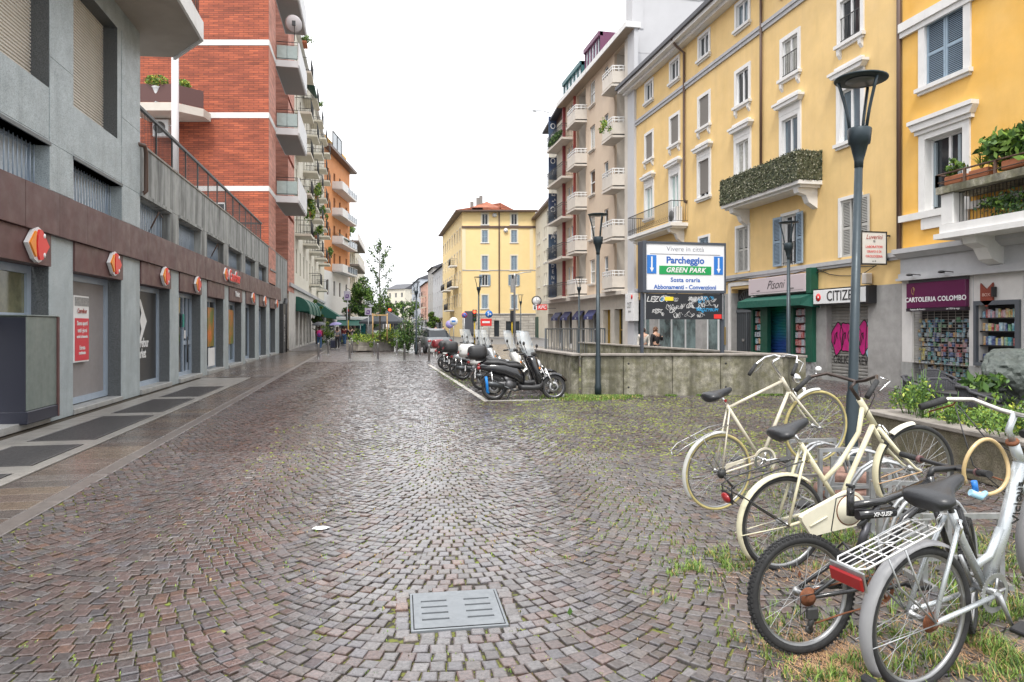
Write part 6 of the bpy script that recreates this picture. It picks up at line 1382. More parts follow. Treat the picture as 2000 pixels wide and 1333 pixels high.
x, y = PD(1005, 61); t_ = thing('signal_mast', 'tall pale grey mast with curved top before the corner house', 'mast', (x, y, 0), 0); MB().tube([(0, 0, 0), (0, 0, ZD(540, 61)), (.0, 0, ZD(535, 61))], .09, 8).build('pole', galv, t_); MB().box(-.35, 0, -.05, .05, ZD(572, 61), ZD(545, 61)).build('side_box', galv, t_)
MB().tube([(0, 0, ZD(537, 61)), (.9, 0, ZD(532, 61)), (1.5, 0, ZD(531, 61))], .04, 6).build('arm', galv, t_)
def rsign(lab, px, py, zc, r, facem, mark=None, pole=True, ring=None):
    x, y = PD(px, zc); z = ZD(py, zc); t_ = thing('road_sign', lab, 'road sign', (x, y, 0), -YAW)
    if pole: MB().cyl((0, .04, 0), (0, .04, z), .035, n=8).build('post', galv, t_)
    if ring: MB().lathe([(0, -.01), (r, -.01), (r, .02)], 24, (0, 0, z), 0, 'y').build('ring', ring, t_)
    MB().lathe([(0, -.02), (r*(.82 if ring else 1), -.02), (r*(.82 if ring else 1), .015)], 24, (0, 0, z), 0, 'y').build('disc', facem, t_)
    m_ = MB()
    if mark == 'arrow':
        m_.box(-r*.3, -r*.12, -.03, -.021, z-r*.5, z+r*.3); m_.prism([(-r*.45, z+r*.3), (-r*.21, z+r*.7), (r*.03, z+r*.3)], -.03, -.021); m_.box(-.12*r, r*.35, -.029, -.021, z-r*.1, z+r*.1); m_.prism([(r*.35, z-r*.3), (r*.7, z), (r*.35, z+r*.3)], -.03, -.021); m_.build('arrow', white, t_)
    if mark == 'bar': m_.prism([(-r*.6, z+r*.5), (-r*.5, z+r*.62), (r*.6, z-r*.5), (r*.5, z-r*.62)], -.03, -.021); m_.build('bar', logo_r, t_)
    return t_
rsign('round blue road sign with white straight and right arrows', 955, 614, 52, .28, blue_s, 'arrow')
rsign('round no parking road sign with red rim left of the red signal', 907, 616, 56, .22, blue_s, 'bar', ring=logo_r)
x, y = PD(950, 50); t_ = thing('red_street_sign', 'red and white small direction sign board under the blue arrow sign', 'sign', (x, y, 0), -YAW); z = ZD(637, 50)
MB().cyl((-.3, .05, 0), (-.3, .05, z+.2), .03, n=6).build('post', galv, t_); MB().bbox(-.42, .38, -.02, .03, z, z+.52, .01).build('board', logo_r, t_); MB().box(-.3, .25, -.03, -.021, z+.2, z+.34).build('white_line', white, t_)
x, y = PD(937, 49); z = ZD(631, 49); t_ = thing('notice_board', 'tall dark grey notice board on a post under the far street lamp', 'sign', (x+.5, y+9, 0), -YAW); MB().bbox(-.35, .35, 0, .1, 1.0, ZD(608, 58), .02).build('board', mat('dark_notice', (.08, .085, .1), .5), t_)
for px, py, zc, lab, m1 in ((886, 628, 70, 'round white sign with blue bicycle mark by the corner house', None), (878, 634, 74, 'oval lilac advertising sign beside the corner house shops', 1)):
    x, y = PD(px, zc); z = ZD(py, zc); t_ = thing('street_sign', lab, 'sign', (x, y, 0), -YAW); MB().cyl((0, .05, 0), (0, .05, z), .04, n=6).build('post', galv, t_)
    MB().lathe([(0, -.02), (.42, -.02), (.42, .02)], 20, (0, 0, z), 0, 'y').build('disc', mat('lilac_sign', (.35, .3, .62), .5) if m1 else white, t_); 
    if not m1: MB().box(-.2, .2, -.03, -.021, z-.08, z+.1).build('mark', blue_s, t_)
pur = mat('purple_mark', (.13, .03, .25), .4)
for px, y0, y1, zc, lab in ((678, 569, 587, 58, 'upper white square sign with purple symbol on the signal pole'), (719, 602, 616, 56, 'white square sign with purple symbol left of the young tree')):
    x, y = PD(px, zc); t_ = thing('transit_sign', lab, 'sign', (x, y, 0), -YAW); za, zb_ = ZD(y1, zc), ZD(y0, zc); MB().cyl((0, .06, 0), (0, .06, zb_), .045, n=8).build('post', galv, t_)
    MB().bbox(-.27, .27, -.03, .03, za, zb_, .01).build('board', mat('sign_lavender', (.55, .52, .62), .5), t_); zc_ = (za+zb_)/2-.05; m_ = MB(); m_.prism([(-.14, zc_-.15), (.12, zc_-.15), (.15, zc_+.15), (-.1, zc_+.15)], -.04, -.031); m_.build('symbol', pur, t_); txt('S', .2, t_, (0, -.045, zc_), white, bold=.01)
# ================================================================ far planter with young tree
c1 = G2(700, 688); c2 = G2(772, 686)
pa = math.atan2(c2[1]-c1[1], c2[0]-c1[0]); pl = math.hypot(c2[0]-c1[0], c2[1]-c1[1])
fp = thing('concrete_planter', 'weathered pale concrete street planter box full of weeds behind the bollards', 'planter', (c1[0], c1[1], 0), pa)
pcm = mat('planter_concrete', (.36, .33, .29), .8, var=.3, vs=2, streak=.6, sc=(.12, .11, .08), bump=.4, bs=20)
MB().bbox(0, .95, 0, 1.6, .05, .38, .03).build('lower_box', pcm, fp); MB().bbox(.02, .95, .02, 1.6, .38, .74, .02).build('upper_box', pcm, fp); MB().bbox(.96, pl, .1, 1.8, 0, .76, .03).build('long_box', mat('planter_grey', (.3, .28, .26), .8, var=.35, vs=3, bump=.4, bs=20), fp)
MB().box(.06, pl-.05, .15, 1.7, .7, .78).build('soil', soil, fp)
fw = thing('planter_weeds', 'bright green weeds and grasses overflowing the far concrete planter', 'plants', (c1[0]+1.4, c1[1]+.6, .8), pa)
m_ = MB(); greens(m_, (0, .2, .15), (1.6, .8, .32), 2600, .06, (1, 3, 6, 3), clump=30); greens(m_, (1.2, .9, .35), (1.2, .8, .4), 1400, .06, (2, 5, 4, 1), clump=12); greens(m_, (1.5, .1, -.4), (.7, .3, .4), 900, .06, (2, 4, 5, 1), clump=10); greens(m_, (-.8, -.15, -.35), (.16, .1, .2), 120, .05, (1, 3, 4, 1)); m_.build('foliage', leafs, fw, kind='stuff')
sx_, sy_ = PD(797, 43.2); sh_ = thing('dark_shrub', 'dark green pine like shrub at the right end of the far planter', 'shrub', (sx_, sy_, 0), 0)
m_ = MB(); 
for q in range(9): a = q*.7; m_.tube([(0, 0, .1), (math.cos(a)*.25, math.sin(a)*.25, .9), (math.cos(a)*.5, math.sin(a)*.45, 1.6+random.random()*.3)], [.04, .025, .01], 5)
m_.build('stems', bark, sh_); m_ = MB(); greens(m_, (0, 0, 1.15), (.62, .62, .85), 3800, .055, (5, 4, 1, 0), clump=22); m_.build('foliage', leafs, sh_)
tx, ty = PD(742, 44.6); yt = thing('young_tree', 'thin young street tree with sparse leaves held by wooden stakes in the far planter', 'tree', (tx, ty, .7), 0)
m_ = MB(); m_.tube([(0, 0, 0), (.02, 0, 2.2), (-.03, .02, 4.2), (.0, 0, 6.2)], [.05, .045, .03, .008], 8); tips = []
for q in range(16):
    z = 1.7+q*.28; a = q*2.4; l_ = .75*math.sin(PI*(z-1.2)/5.4)+.08; e = (math.cos(a)*l_, math.sin(a)*l_, z+l_*1.1); m_.tube([(0, 0, z), (math.cos(a)*l_*.5, math.sin(a)*l_*.5, z+l_*.4), e], [.018, .012, .005], 5); tips += [((math.cos(a)*l_*t), (math.sin(a)*l_*t), z+l_*1.1*t*t) for t in (.35, .6, .8, 1)]
m_.build('trunk', bark, yt); m_ = MB()
for c in tips + [(0, 0, 6.1), (0, 0, 5.9)]: greens(m_, c, (.17, .17, .2), 20 if c[2] > 2.6 else 40, .07, (3, 4, 1, 0))
greens(m_, (0, 0, 2.6), (.5, .5, .8), 330, .07, (3, 4, 2, 0), clump=12); m_.build('crown', leafs, yt)
for (dx, dy) in ((-.45, -.3), (.45, -.3), (0, .4)): MB().cyl((dx, dy, .0), (dx, dy, 1.75), .04, n=7).build('stake', wood, yt)
MB().add([], []).box(-.5, .5, -.34, -.28, 1.6, 1.68).box(-.5, .5, .36, .42, 1.6, 1.68).box(-.5, -.44, -.28, .36, 1.6, 1.68).box(.44, .5, -.28, .36, 1.6, 1.68).build('stake_frame', wood, yt)
# larger evergreen trees
def tree(name, lab, x, y, h, r, trunk_h, n, s, w, cl=28, zc=None, rz_=None, group=None):
    t_ = thing(name, lab, 'tree', (x, y, 0), random.uniform(0, 6), group); m_ = MB(); m_.tube([(0, 0, 0), (.1, 0, trunk_h), (0, .1, h*.75)], [h*.022+.05, h*.016+.04, .03], 9)
    for q in range(9): a = q*2.4; z = trunk_h+(h-trunk_h)*q/11; m_.tube([(0, 0, z), (math.cos(a)*r*.4, math.sin(a)*r*.4, z+r*.2), (math.cos(a)*r*.8, math.sin(a)*r*.8, z+r*.45)], [.07, .05, .02], 6)
    m_.build('trunk', bark, t_); m_ = MB(); rz_ = rz_ or (h-trunk_h)/2; cz_ = trunk_h+rz_
    for q in range(cl):
        while True:
            p = [random.uniform(-1, 1) for _ in range(3)]
            if sum(k*k for k in p) < 1: break
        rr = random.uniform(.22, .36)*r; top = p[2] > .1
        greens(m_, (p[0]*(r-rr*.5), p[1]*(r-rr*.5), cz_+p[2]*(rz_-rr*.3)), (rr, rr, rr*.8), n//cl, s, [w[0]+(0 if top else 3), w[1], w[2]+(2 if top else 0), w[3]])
    m_.build('crown', leafs, t_); return t_
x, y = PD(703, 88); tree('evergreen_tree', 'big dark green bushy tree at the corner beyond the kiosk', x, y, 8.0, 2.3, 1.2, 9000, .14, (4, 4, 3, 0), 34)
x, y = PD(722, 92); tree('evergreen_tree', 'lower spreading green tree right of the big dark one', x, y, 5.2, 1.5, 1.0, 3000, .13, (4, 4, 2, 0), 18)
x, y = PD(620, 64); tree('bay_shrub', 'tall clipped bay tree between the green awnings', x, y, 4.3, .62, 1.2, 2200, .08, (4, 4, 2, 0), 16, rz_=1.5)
for px, zc, h, lab in ((752, 120, 6.5, 'distant green street tree behind the young tree'), (768, 150, 7.5, 'distant bright green tree near the red signal'), (800, 170, 9, 'distant rooftop level tree by the pale blue block'), (845, 130, 4.5, 'distant roadside tree before the white modern house')):
    x, y = PD(px, zc); tree('street_tree', lab, x, y, h, h*.3, h*.3, 1500, .22, (3, 4, 3, 0), 16)
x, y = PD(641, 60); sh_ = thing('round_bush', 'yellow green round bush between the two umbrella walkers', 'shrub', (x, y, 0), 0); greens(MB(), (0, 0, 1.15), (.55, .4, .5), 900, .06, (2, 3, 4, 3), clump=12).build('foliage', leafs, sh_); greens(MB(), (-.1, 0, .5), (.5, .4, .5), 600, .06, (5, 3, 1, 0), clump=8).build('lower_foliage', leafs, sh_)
x, y = PD(697, 52); sh_ = thing('round_bush', 'small dark bush touching the left end of the far planter', 'shrub', (x, y, 0), 0); greens(MB(), (0, 0, .95), (.45, .4, .5), 900, .06, (4, 4, 1, 0), clump=10).build('foliage', leafs, sh_)
# kiosk and gazebo
kx, ky = PD(665, 64); ks = thing('street_kiosk', 'low street kiosk with white roof edge and dark green awning', 'kiosk', (kx, ky, 0), -YAW)
kw = 2.4
MB().bbox(0, kw, 0, 2.5, 0, 2.05, .03).build('body', mat('kiosk_dark', (.05, .06, .06), .5, var=.5, vs=3, c2=(.2, .2, .2)), ks); MB().bbox(-.3, kw+.2, -.4, 2.8, 2.2, 2.5, .04).build('roof', white, ks); MB().box(-.2, kw+.1, -.35, 2.5, 2.05, 2.2).build('green_trim', green_aw, ks)
MB().add([(-.2, -.4, 2.15), (kw, -.4, 2.15), (kw, -1.5, 1.7), (-.2, -1.5, 1.7)], [(0, 1, 2, 3)]).build('awning', green_aw, ks); MB().box(.2, 1.6, -.03, 0, .9, 1.7).build('counter_opening', glass_d, ks); MB().box(1.7, 2.3, -.04, -.0, .2, 1.9).build('teal_side_panel', mat('teal_panel', (.03, .28, .3), .5), ks)
gx, gy = PD(752, 62); gz = thing('dark_gazebo', 'dark grey pointed gazebo roof behind the planter', 'gazebo', (gx, gy, 0), -YAW)
MB().add([(-1.9, -1.9, 2.05), (1.9, -1.9, 2.05), (1.9, 1.9, 2.05), (-1.9, 1.9, 2.05), (0, 0, 3.1), (-1.9, -1.9, 1.85), (1.9, -1.9, 1.85), (1.9, 1.9, 1.85), (-1.9, 1.9, 1.85)], [(0, 1, 4), (1, 2, 4), (2, 3, 4), (3, 0, 4), (5, 6, 1, 0), (6, 7, 2, 1), (7, 8, 3, 2), (8, 5, 0, 3)]).build('canopy', mat('charcoal_canvas', (.05, .055, .065), .7), gz)
for sx__ in (-1.8, 1.8):
    for sy__ in (-1.8, 1.8): MB().cyl((sx__, sy__, 0), (sx__, sy__, 1.9), .04, n=6).build('leg', galv, gz)
# ================================================================ people
def person(lab, px, zc, top, legs, hair=hair_m, yaw=0, h=1.65, stride=.2, arm_up=0, skirt=False, topm=None, legm=None, arm_b=0):
    x, y = PD(px, zc); t_ = thing('person', lab, 'person', (x, y, 0), yaw); k = h/1.7
    V = [(0, 0, .95), (0, 0, 1.15), (0, .0, 1.38), (0, .01, 1.48), (0, .0, 1.60),                      # 0-4 pelvis chest neck head
         (-.09, 0, .9), (-.1, stride*.5, .5), (-.1, stride, .08), (-.1, stride-.13, .03),
         (.09, 0, .9), (.1, -stride*.5+.03, .5), (.1, -stride, .08), (.1, -stride-.12, .03),
         (-.19, 0, 1.38), (-.24, .02, 1.12), (-.22, -.08, .88), (.19, 0, 1.38), (.24, .02, 1.12), (.22, -.08, .88)]
    if arm_up: V[17] = (.26, -.08, 1.16); V[18] = (.18, -.16, 1.34)
    E = [(0, 1), (1, 2), (2, 3), (3, 4), (0, 5), (5, 6), (6, 7), (7, 8), (0, 9), (9, 10), (10, 11), (11, 12), (2, 13), (13, 14), (14, 15), (2, 16), (16, 17), (17, 18)]
    Rr = [.12, .12, .13, .055, .085, .085, .06, .04, .035, .085, .06, .04, .035, .06, .042, .032, .06, .042, .032]
    def sk(name, vi, ei, add, m_, z_=0):
        me = bpy.data.meshes.new(name); mp_ = {v: i for i, v in enumerate(vi)}
        me.from_pydata([tuple(c*k for c in V[v]) for v in vi], [(mp_[a], mp_[b]) for a, b in E if a in mp_ and b in mp_ and (a, b) in ei], []); me.materials.append(m_)
        o = obj(name, me, t_); md = o.modifiers.new('skin', 'SKIN'); 
        for i, v in enumerate(vi): me.skin_vertices[0].data[i].radius = ((Rr[v]+add)*k,)*2
        me.skin_vertices[0].data[0].use_root = True; s = o.modifiers.new('sub', 'SUBSURF'); s.levels = 1; s.render_levels = 1; md.use_smooth_shade = True
        return o
    me = sk('body', list(range(19)), E, 0, skin)
    sk('top', [0, 1, 2, 13, 14, 15, 16, 17, 18][:9], [e for e in E if e not in ((0, 5), (0, 9))], .018, top)
    sk('trousers', [0, 5, 6, 7, 9, 10, 11], E, .02, legs)
    hh_ = MB(); hh_.ell((0, .025*k, 1.60*k), .095*k, .105*k, .125*k, 12, 8); hh_.ell((0, .07*k, 1.47*k), .085*k, .05*k, .12*k, 10, 6); hh_.build('hair', hair, t_)
    f_ = MB(); f_.ell((0, -.085*k, 1.59*k), .014*k, .02*k, .025*k, 6, 5); 
    for sg in (-1, 1): f_.ell((sg*.035*k, -.085*k, 1.615*k), .012*k, .008*k, .008*k, 6, 4, 1); f_.ell((sg*.1*k, .0, 1.59*k), .012*k, .02*k, .03*k, 6, 5)
    f_.box(-.025*k, .025*k, -.087*k, -.08*k, 1.545*k, 1.552*k, 1); f_.build('face', [skin, black], t_)
    s_ = MB(); s_.ell((-.1*k, (stride-.07)*k, .04*k), .05*k, .13*k, .045*k, 10, 6); s_.ell((.1*k, (-stride-.06)*k, .04*k), .05*k, .13*k, .045*k, 10, 6); s_.build('shoes', mat('white_shoe', (.5, .5, .5), .6), t_)
    return t_
def umbrella(lab, px, zc, ztop, r, m1):
    x, y = PD(px, zc); t_ = thing('umbrella', lab, 'umbrella', (x, y, ztop), 0, rot=(R(6), R(-5), 0)); m_ = MB(); n = 8; rg = []
    for i in range(5):
        a = i/4; rg.append([(r*math.sin(a*1.2)/math.sin(1.2)*math.cos(2*PI*j/16)*(1 if j % 2 == 0 else .96), r*math.sin(a*1.2)/math.sin(1.2)*math.sin(2*PI*j/16)*(1 if j % 2 == 0 else .96), -.38*r*(1-math.cos(a*1.45))/(1-math.cos(1.45))*1.0 + (0 if j % 2 == 0 else .02*a)) for j in range(16)])
    rg[0] = [(0, 0, 0)]*16; m_.loft(rg, 0, False, True); m_.build('canopy', m1, t_); MB().cyl((0, 0, .06), (0, 0, -.85), .01, n=6).build('shaft', iron, t_)
    rb = MB()
    for j in range(8): rb.tube([tuple(rg[i][2*j][q]-(.01 if q == 2 else 0) for q in range(3)) for i in range(1, 5)], .005, 4)
    rb.build('ribs', iron, t_); return t_
pk = mat('magenta_jacket', (.50, .02, .16), .7); dn = mat('blue_jeans', (.05, .12, .24), .8); dg = mat('charcoal_trousers', (.03, .03, .035), .8); gt_ = mat('grey_sweater', (.22, .23, .25), .8); mr = mat('dark_red_jacket', (.16, .015, .02), .7); bk_ = mat('black_coat', (.02, .018, .02), .7); ww = mat('cream_shirt', (.5, .47, .42), .7); wl_ = mat('grey_umbrella', (.06, .065, .075), .5); li = mat('lilac_umbrella', (.28, .25, .50), .5)
person('person in jeans with magenta backpack walking away under the dark umbrella', 624, 49.5, mr, dn, h=1.62, stride=.14, arm_up=1, yaw=PI)
x, y = PD(624, 49.3); bp = thing('backpack', 'magenta and purple backpack worn under the dark umbrella', 'backpack', (x+.0, y-.08, 1.0), PI, None); MB().ell((0, .1, .12), .17, .12, .25, 12, 8, 0, .8).build('sack', pk, bp); MB().ell((0, .18, .03), .12, .07, .13, 10, 7, 0, .8).build('pocket', mat('purple_nylon', (.14, .03, .25), .6), bp)
umbrella('dark grey umbrella over the person with the magenta backpack', 622, 49.5, 1.93, .52, wl_)
person('person in grey sweater and dark trousers walking under the lilac umbrella', 659, 49.5, gt_, dg, h=1.6, stride=.1, arm_up=1, yaw=PI)
umbrella('lilac patterned umbrella over the person in grey sweater', 655, 49.5, 1.92, .46, li)
x, y = PD(650, 49.8); sc_ = thing('trolley_bag', 'dark trolley bag beside the person in grey sweater', 'bag', (x, y, 0), 0); MB().bbox(-.17, .17, -.12, .12, .08, .62, .05).build('bag', mat('navy_nylon', (.04, .045, .08), .7), sc_); MB().tube([(-.12, .1, .6), (-.12, .1, .95), (.12, .1, .95), (.12, .1, .6)], .012, 6).build('handle', iron, sc_)
for s__ in (-1, 1): MB().lathe([(0, -.02), (.07, -.02), (.07, .02), (0, .02)], 12, (s__*.15, .1, .07), 0, 'x').build('wheel', rubber, sc_)
person('person in dark red jacket walking between the lilac umbrella and the kiosk', 673, 60, mr, dn, h=1.66, yaw=2.9)
person('person in black coat near the kiosk carrying a white bag', 684, 53, bk_, dg, h=1.62, yaw=3.3)
x, y = PD(687, 52.7); wb = thing('shopping_bag', 'white plastic bag carried by the person in black coat', 'bag', (x, y, .42), 0); MB().ell((0, 0, .15), .13, .08, .2, 10, 7).build('sack', mat('white_plastic', (.6, .58, .62), .5), wb); MB().tube([(-.05, 0, .3), (0, 0, .46), (.05, 0, .3)], .008, 5).build('handles', white, wb)
person('person with cream shirt and lavender bag close behind the black coat', 692, 54.5, ww, dg, h=1.68, yaw=2.7)
x, y = PD(686, 54); wb = thing('shoulder_bag', 'pale pink shoulder bag beside the cream shirt', 'bag', (x, y, .8), 0); MB().ell((0, 0, .15), .16, .1, .2, 10, 7, 0, .7).build('sack', mat('pale_pink_bag', (.55, .42, .5), .6), wb)
person('person in grey top crossing by the red surroundings of the kiosk', 667, 68, ww, dn, h=1.66)
person('person in black top with long brown hair talking near the glass shop front', 1281, 26, bk_, dg, hair=mat('long_brown_hair', (.10, .045, .02), .6), yaw=.4, h=1.6, arm_up=1)
person('person in white top by the billboard left post', 1257, 27.5, ww, dg, yaw=-.5, h=1.55)
for px, zc, tp_, lab in ((866, 95, bk_, 'tiny distant person before the dark corner shop'), (851, 105, mr, 'tiny distant person in red near the white sign'), (1108, 34, bk_, 'person standing in dark clothes behind the fence near navy awnings')): 
    if px != 1108: person(lab, px, zc, tp_, dg)
# ================================================================ vehicles
def se_ring(x, zc, hw, hh, n=16, p=.7, y=0, tilt=0):
    r_ = []
    for j in range(n):
        a = 2*PI*j/n; c, s = math.cos(a), math.sin(a); r_.append((x + tilt*hh*math.copysign(abs(s)**p, s), y+hw*math.copysign(abs(c)**p, c), zc+hh*math.copysign(abs(s)**p, s)))
    return r_
def prof(rs, n=16, p=.7): return [se_ring(*q[:4], n=n, p=p, tilt=(q[4] if len(q) > 4 else 0)) for q in rs]
wind = mat('clear_windscreen', (.7, .76, .8), .04, alpha=.38, spec=1)
blkp = mat('glossy_black_paint', (.012, .012, .014), .18, coat=.6); matb = mat('matte_black_plastic', (.03, .03, .032), .5, var=.1); seatm = mat('black_vinyl_seat', (.028, .028, .03), .45, bump=.1, bs=40); alloy = mat('grey_alloy', (.22, .22, .23), .35, .8); clear_l = mat('headlight_glass', (.6, .62, .65), .08); amber = mat('amber_lens', (.75, .22, .02), .2)
def wheelmb(r, w_, n=26):
    t = MB(); t.lathe([(r*.78, -w_*.42), (r*.9, -w_*.5), (r*.98, -w_*.36), (r, -w_*.1), (r, w_*.1), (r*.98, w_*.36), (r*.9, w_*.5), (r*.78, w_*.42)], n, ax='y', caps=False); return t
def alloywheel(par, x, z, r, w_, spokes=5):
    t = wheelmb(r, w_).build('tyre', rubber, par, (x, 0, z))
    m_ = MB(); m_.lathe([(r*.79, -w_*.4), (r*.74, -w_*.38), (r*.7, 0), (r*.74, w_*.38), (r*.79, w_*.4)], 26, ax='y', caps=False); m_.lathe([(0, -w_*.45), (r*.16, -w_*.45), (r*.18, 0), (r*.16, w_*.45), (0, w_*.45)], 12, ax='y')
    for q in range(spokes):
        a = 2*PI*q/spokes
        for o in (-.13, .13): m_.tube([(math.cos(a)*r*.12, 0, math.sin(a)*r*.12), (math.cos(a+o)*r*.72, 0, math.sin(a+o)*r*.72)], r*.045, 5)
    m_.build('rim', alloy, t); d = MB(); d.lathe([(r*.25, -w_*.48), (r*.45, -w_*.48), (r*.45, -w_*.44), (r*.25, -w_*.44)], 18, ax='y', caps=False); d.build('brake_disc', steel, t)
    return t
def steer(h_, px, ang):
    for v in h_.data.vertices: v.co.x -= px
    h_.location.x += px; h_.rotation_euler = (0, 0, ang); index_kids()
    for c in kids(h_): c.location.x -= px
def scooter(label, x, y, rz, body=blkp, box=True, boxm=matb, screen=True, rs=.27, lean=R(7), white_panel=None, st_=R(-32)):
    """x axis forward, rear contact at origin"""
    t_ = thing('scooter', label, 'scooter', (x, y, 0), 0, 'scooters parked along the white line', rot=(-lean, 0, rz)); WB = 1.34
    alloywheel(t_, 0, rs, rs, .13); 
    fw = alloywheel(t_, WB, rs*1.02, rs*1.02, .11)
    m_ = MB(); m_.loft(prof([(-.34, .72, .03, .03), (-.26, .72, .09, .07), (.0, .70, .15, .11), (.25, .66, .175, .14), (.5, .58, .165, .16), (.62, .5, .13, .17), (.68, .44, .08, .15)], p=.75)); m_.build('rear_body', body, t_)
    m_ = MB(); m_.loft(prof([(-.22, .80, .06, .03), (-.15, .82, .13, .05), (.1, .815, .155, .055), (.25, .79, .16, .05), (.32, .755, .165, .05), (.5, .745, .16, .055), (.62, .725, .11, .05), (.68, .70, .05, .03)], p=.8)); m_.build('seat', seatm, t_)
    m_ = MB(); m_.loft(prof([(.55, .30, .12, .05), (.62, .27, .17, .06), (.85, .26, .18, .055), (1.0, .28, .17, .07), (1.08, .34, .15, .09)], p=.6)); m_.build('floorboard', matb, t_)
    # leg shield: loft up the steering column
    rg = []
    for z, xx, dep, hw in ((.28, 1.02, .07, .13), (.45, .99, .08, .19), (.62, .95, .09, .215), (.78, .90, .11, .20), (.90, .86, .12, .16), (.98, .84, .08, .10)):
        rg.append([(xx+dep*math.copysign(abs(math.cos(2*PI*j/16))**.8, math.cos(2*PI*j/16)), hw*math.copysign(abs(math.sin(2*PI*j/16))**.8, math.sin(2*PI*j/16)), z) for j in range(16)])
    m_ = MB().loft(rg); sh_ = m_.build('leg_shield', body, t_)
    m_ = MB(); m_.ell((.99, 0, .78), .06, .12, .1, 12, 8, 0, .8); m_.build('headlight', clear_l, sh_)
    for s in (-1, 1): MB().ell((.99, s*.13, .68), .05, .05, .04, 8, 6).build('indicator', amber, sh_)
    # front fender & fork
    m_ = MB(); rgs = []
    for q in range(9):
        a = R(25+q*15); rr = rs+.045; cx_, cz_ = WB+rr*math.cos(a), rs+rr*math.sin(a); nx, nz = math.cos(a), math.sin(a)
        rgs.append([(cx_-nx*.03, -.085, cz_-nz*.03), (cx_+nx*.012, -.06, cz_+nz*.012), (cx_+nx*.02, 0, cz_+nz*.02), (cx_+nx*.012, .06, cz_+nz*.012), (cx_-nx*.03, .085, cz_-nz*.03)])
    for i in range(8):
        for j in range(4): m_.quad(rgs[i][j], rgs[i][j+1], rgs[i+1][j+1], rgs[i+1][j])
    m_.build('front_fender', body, t_)
    m_ = MB()
    for s in (-1, 1): m_.tube([(WB, s*.085, rs), (WB-.2, s*.085, rs+.42)], .022, 8)
    m_.tube([(WB-.2, 0, rs+.4), (.87, 0, 1.0)], .035, 8); m_.build('fork', chrome, t_)
    rgs = []; m_ = MB()
    for q in range(8):
        a = R(20+q*20); rr = rs+.05; cx_, cz_ = rr*math.cos(a)*1.02, rs+rr*math.sin(a); nx, nz = math.cos(a), math.sin(a)
        rgs.append([(cx_-nx*.02, -.09, cz_-nz*.02), (cx_, -.05, cz_), (cx_, .05, cz_), (cx_-nx*.02, .09, cz_-nz*.02)])
    for i in range(7):
        for j in range(3): m_.quad(rgs[i][j], rgs[i][j+1], rgs[i+1][j+1], rgs[i+1][j])
    m_.build('rear_fender', matb, t_)
    # handlebar
    hb = MB(); hb.tube([(.74, -.36, .99), (.83, -.18, 1.02), (.86, 0, 1.0), (.83, .18, 1.02), (.74, .36, .99)], .016, 8); hb.ell((.86, 0, 1.0), .1, .15, .06, 12, 8, 0, .8); h_ = hb.build('handlebar', matb, t_)
    for s in (-1, 1):
        MB().cyl((.735, s*.37, .985), (.78, s*.25, 1.0), .022, n=8).build('grip', rubber, h_); mm = MB(); mm.tube([(.84, s*.22, 1.02), (.83, s*.34, 1.18)], .007, 5); mm.ell((.83, s*.36, 1.22), .02, .06, .045, 10, 7); mm.build('mirror', matb, h_); MB().tube([(.8, s*.2, 1.0), (.86, s*.32, .985)], .007, 5).build('brake_lever', chrome, h_)
    if screen:
        m_ = MB(); g0 = []
        for i in range(7):
            v = i/6; wd = .30*math.sin(PI*(.2+.62*v))**.6; g0.append([(.95-.2*v+.03*v*v-(abs(u)**2)*.11, u*wd, .96+.56*v) for u in (-1, -.66, -.33, 0, .33, .66, 1)])
        for i in range(6):
            for j in range(6): m_.quad(g0[i][j], g0[i][j+1], g0[i+1][j+1], g0[i+1][j])
        for i in range(7): pass
        me = m_; me.s = [True]*len(me.f); me.build('windscreen', wind, h_)
        e_ = MB(); e_.tube([g0[i][0] for i in range(7)]+[g0[6][j] for j in range(1, 6)]+[g0[i][6] for i in range(6, -1, -1)], .006, 5); e_.build('windscreen_edge', mat('screen_edge', (.35, .38, .4), .3), h_)
    steer(h_, .86, st_)
    m_ = MB(); m_.loft(prof([(-.08, .30, .04, .05), (.1, .32, .07, .09), (.3, .33, .08, .1), (.5, .34, .06, .08)], n=12)); m_.lathe([(0, -.14), (.09, -.14), (.1, -.1), (.1, .1), (0, .1)], 16, (.34, 0, .33), ax='y'); m_.build('engine', mat('engine_casting', (.09, .09, .095), .45, .5), t_)
    m_ = MB(); m_.tube([(-.22, -.16, .36), (.0, -.16, .34), (.2, -.15, .30)], [.06, .065, .05], 12); m_.tube([(.2, -.15, .3), (.45, -.1, .2), (.6, -.04, .22)], .018, 7); m_.build('exhaust', mat('exhaust_grey', (.07, .075, .08), .35, .6), t_)
    for s in (-1, 1): MB().tube([(-.02, s*.11, rs+.02), (-.06, s*.12, rs+.34)], .022, 8).build('shock_absorber', chrome, t_)
    m_ = MB()
    for s in (-1, 1): m_.tube([(.38, s*.06, .2), (.3, s*.14, .015), (.24, s*.15, .01)], .014, 6)
    m_.build('centre_stand', iron, t_); m_ = MB(); m_.ell((-.33, 0, .70), .04, .13, .045, 12, 7, 0, .8); m_.build('tail_light', redm, t_); MB().bbox(-.42, -.405, -.09, .09, .48, .62, .003).build('number_plate', white, t_); MB().tube([(-.35, 0, .66), (-.42, 0, .55)], .02, 5).build('plate_bracket', matb, t_)
    if white_panel: m_ = MB(); m_.loft(prof([(-.2, .66, .155, .04), (.1, .62, .19, .06), (.4, .58, .18, .06), (.55, .52, .14, .05)], p=.8)); m_.build('side_panel', white_panel, t_)
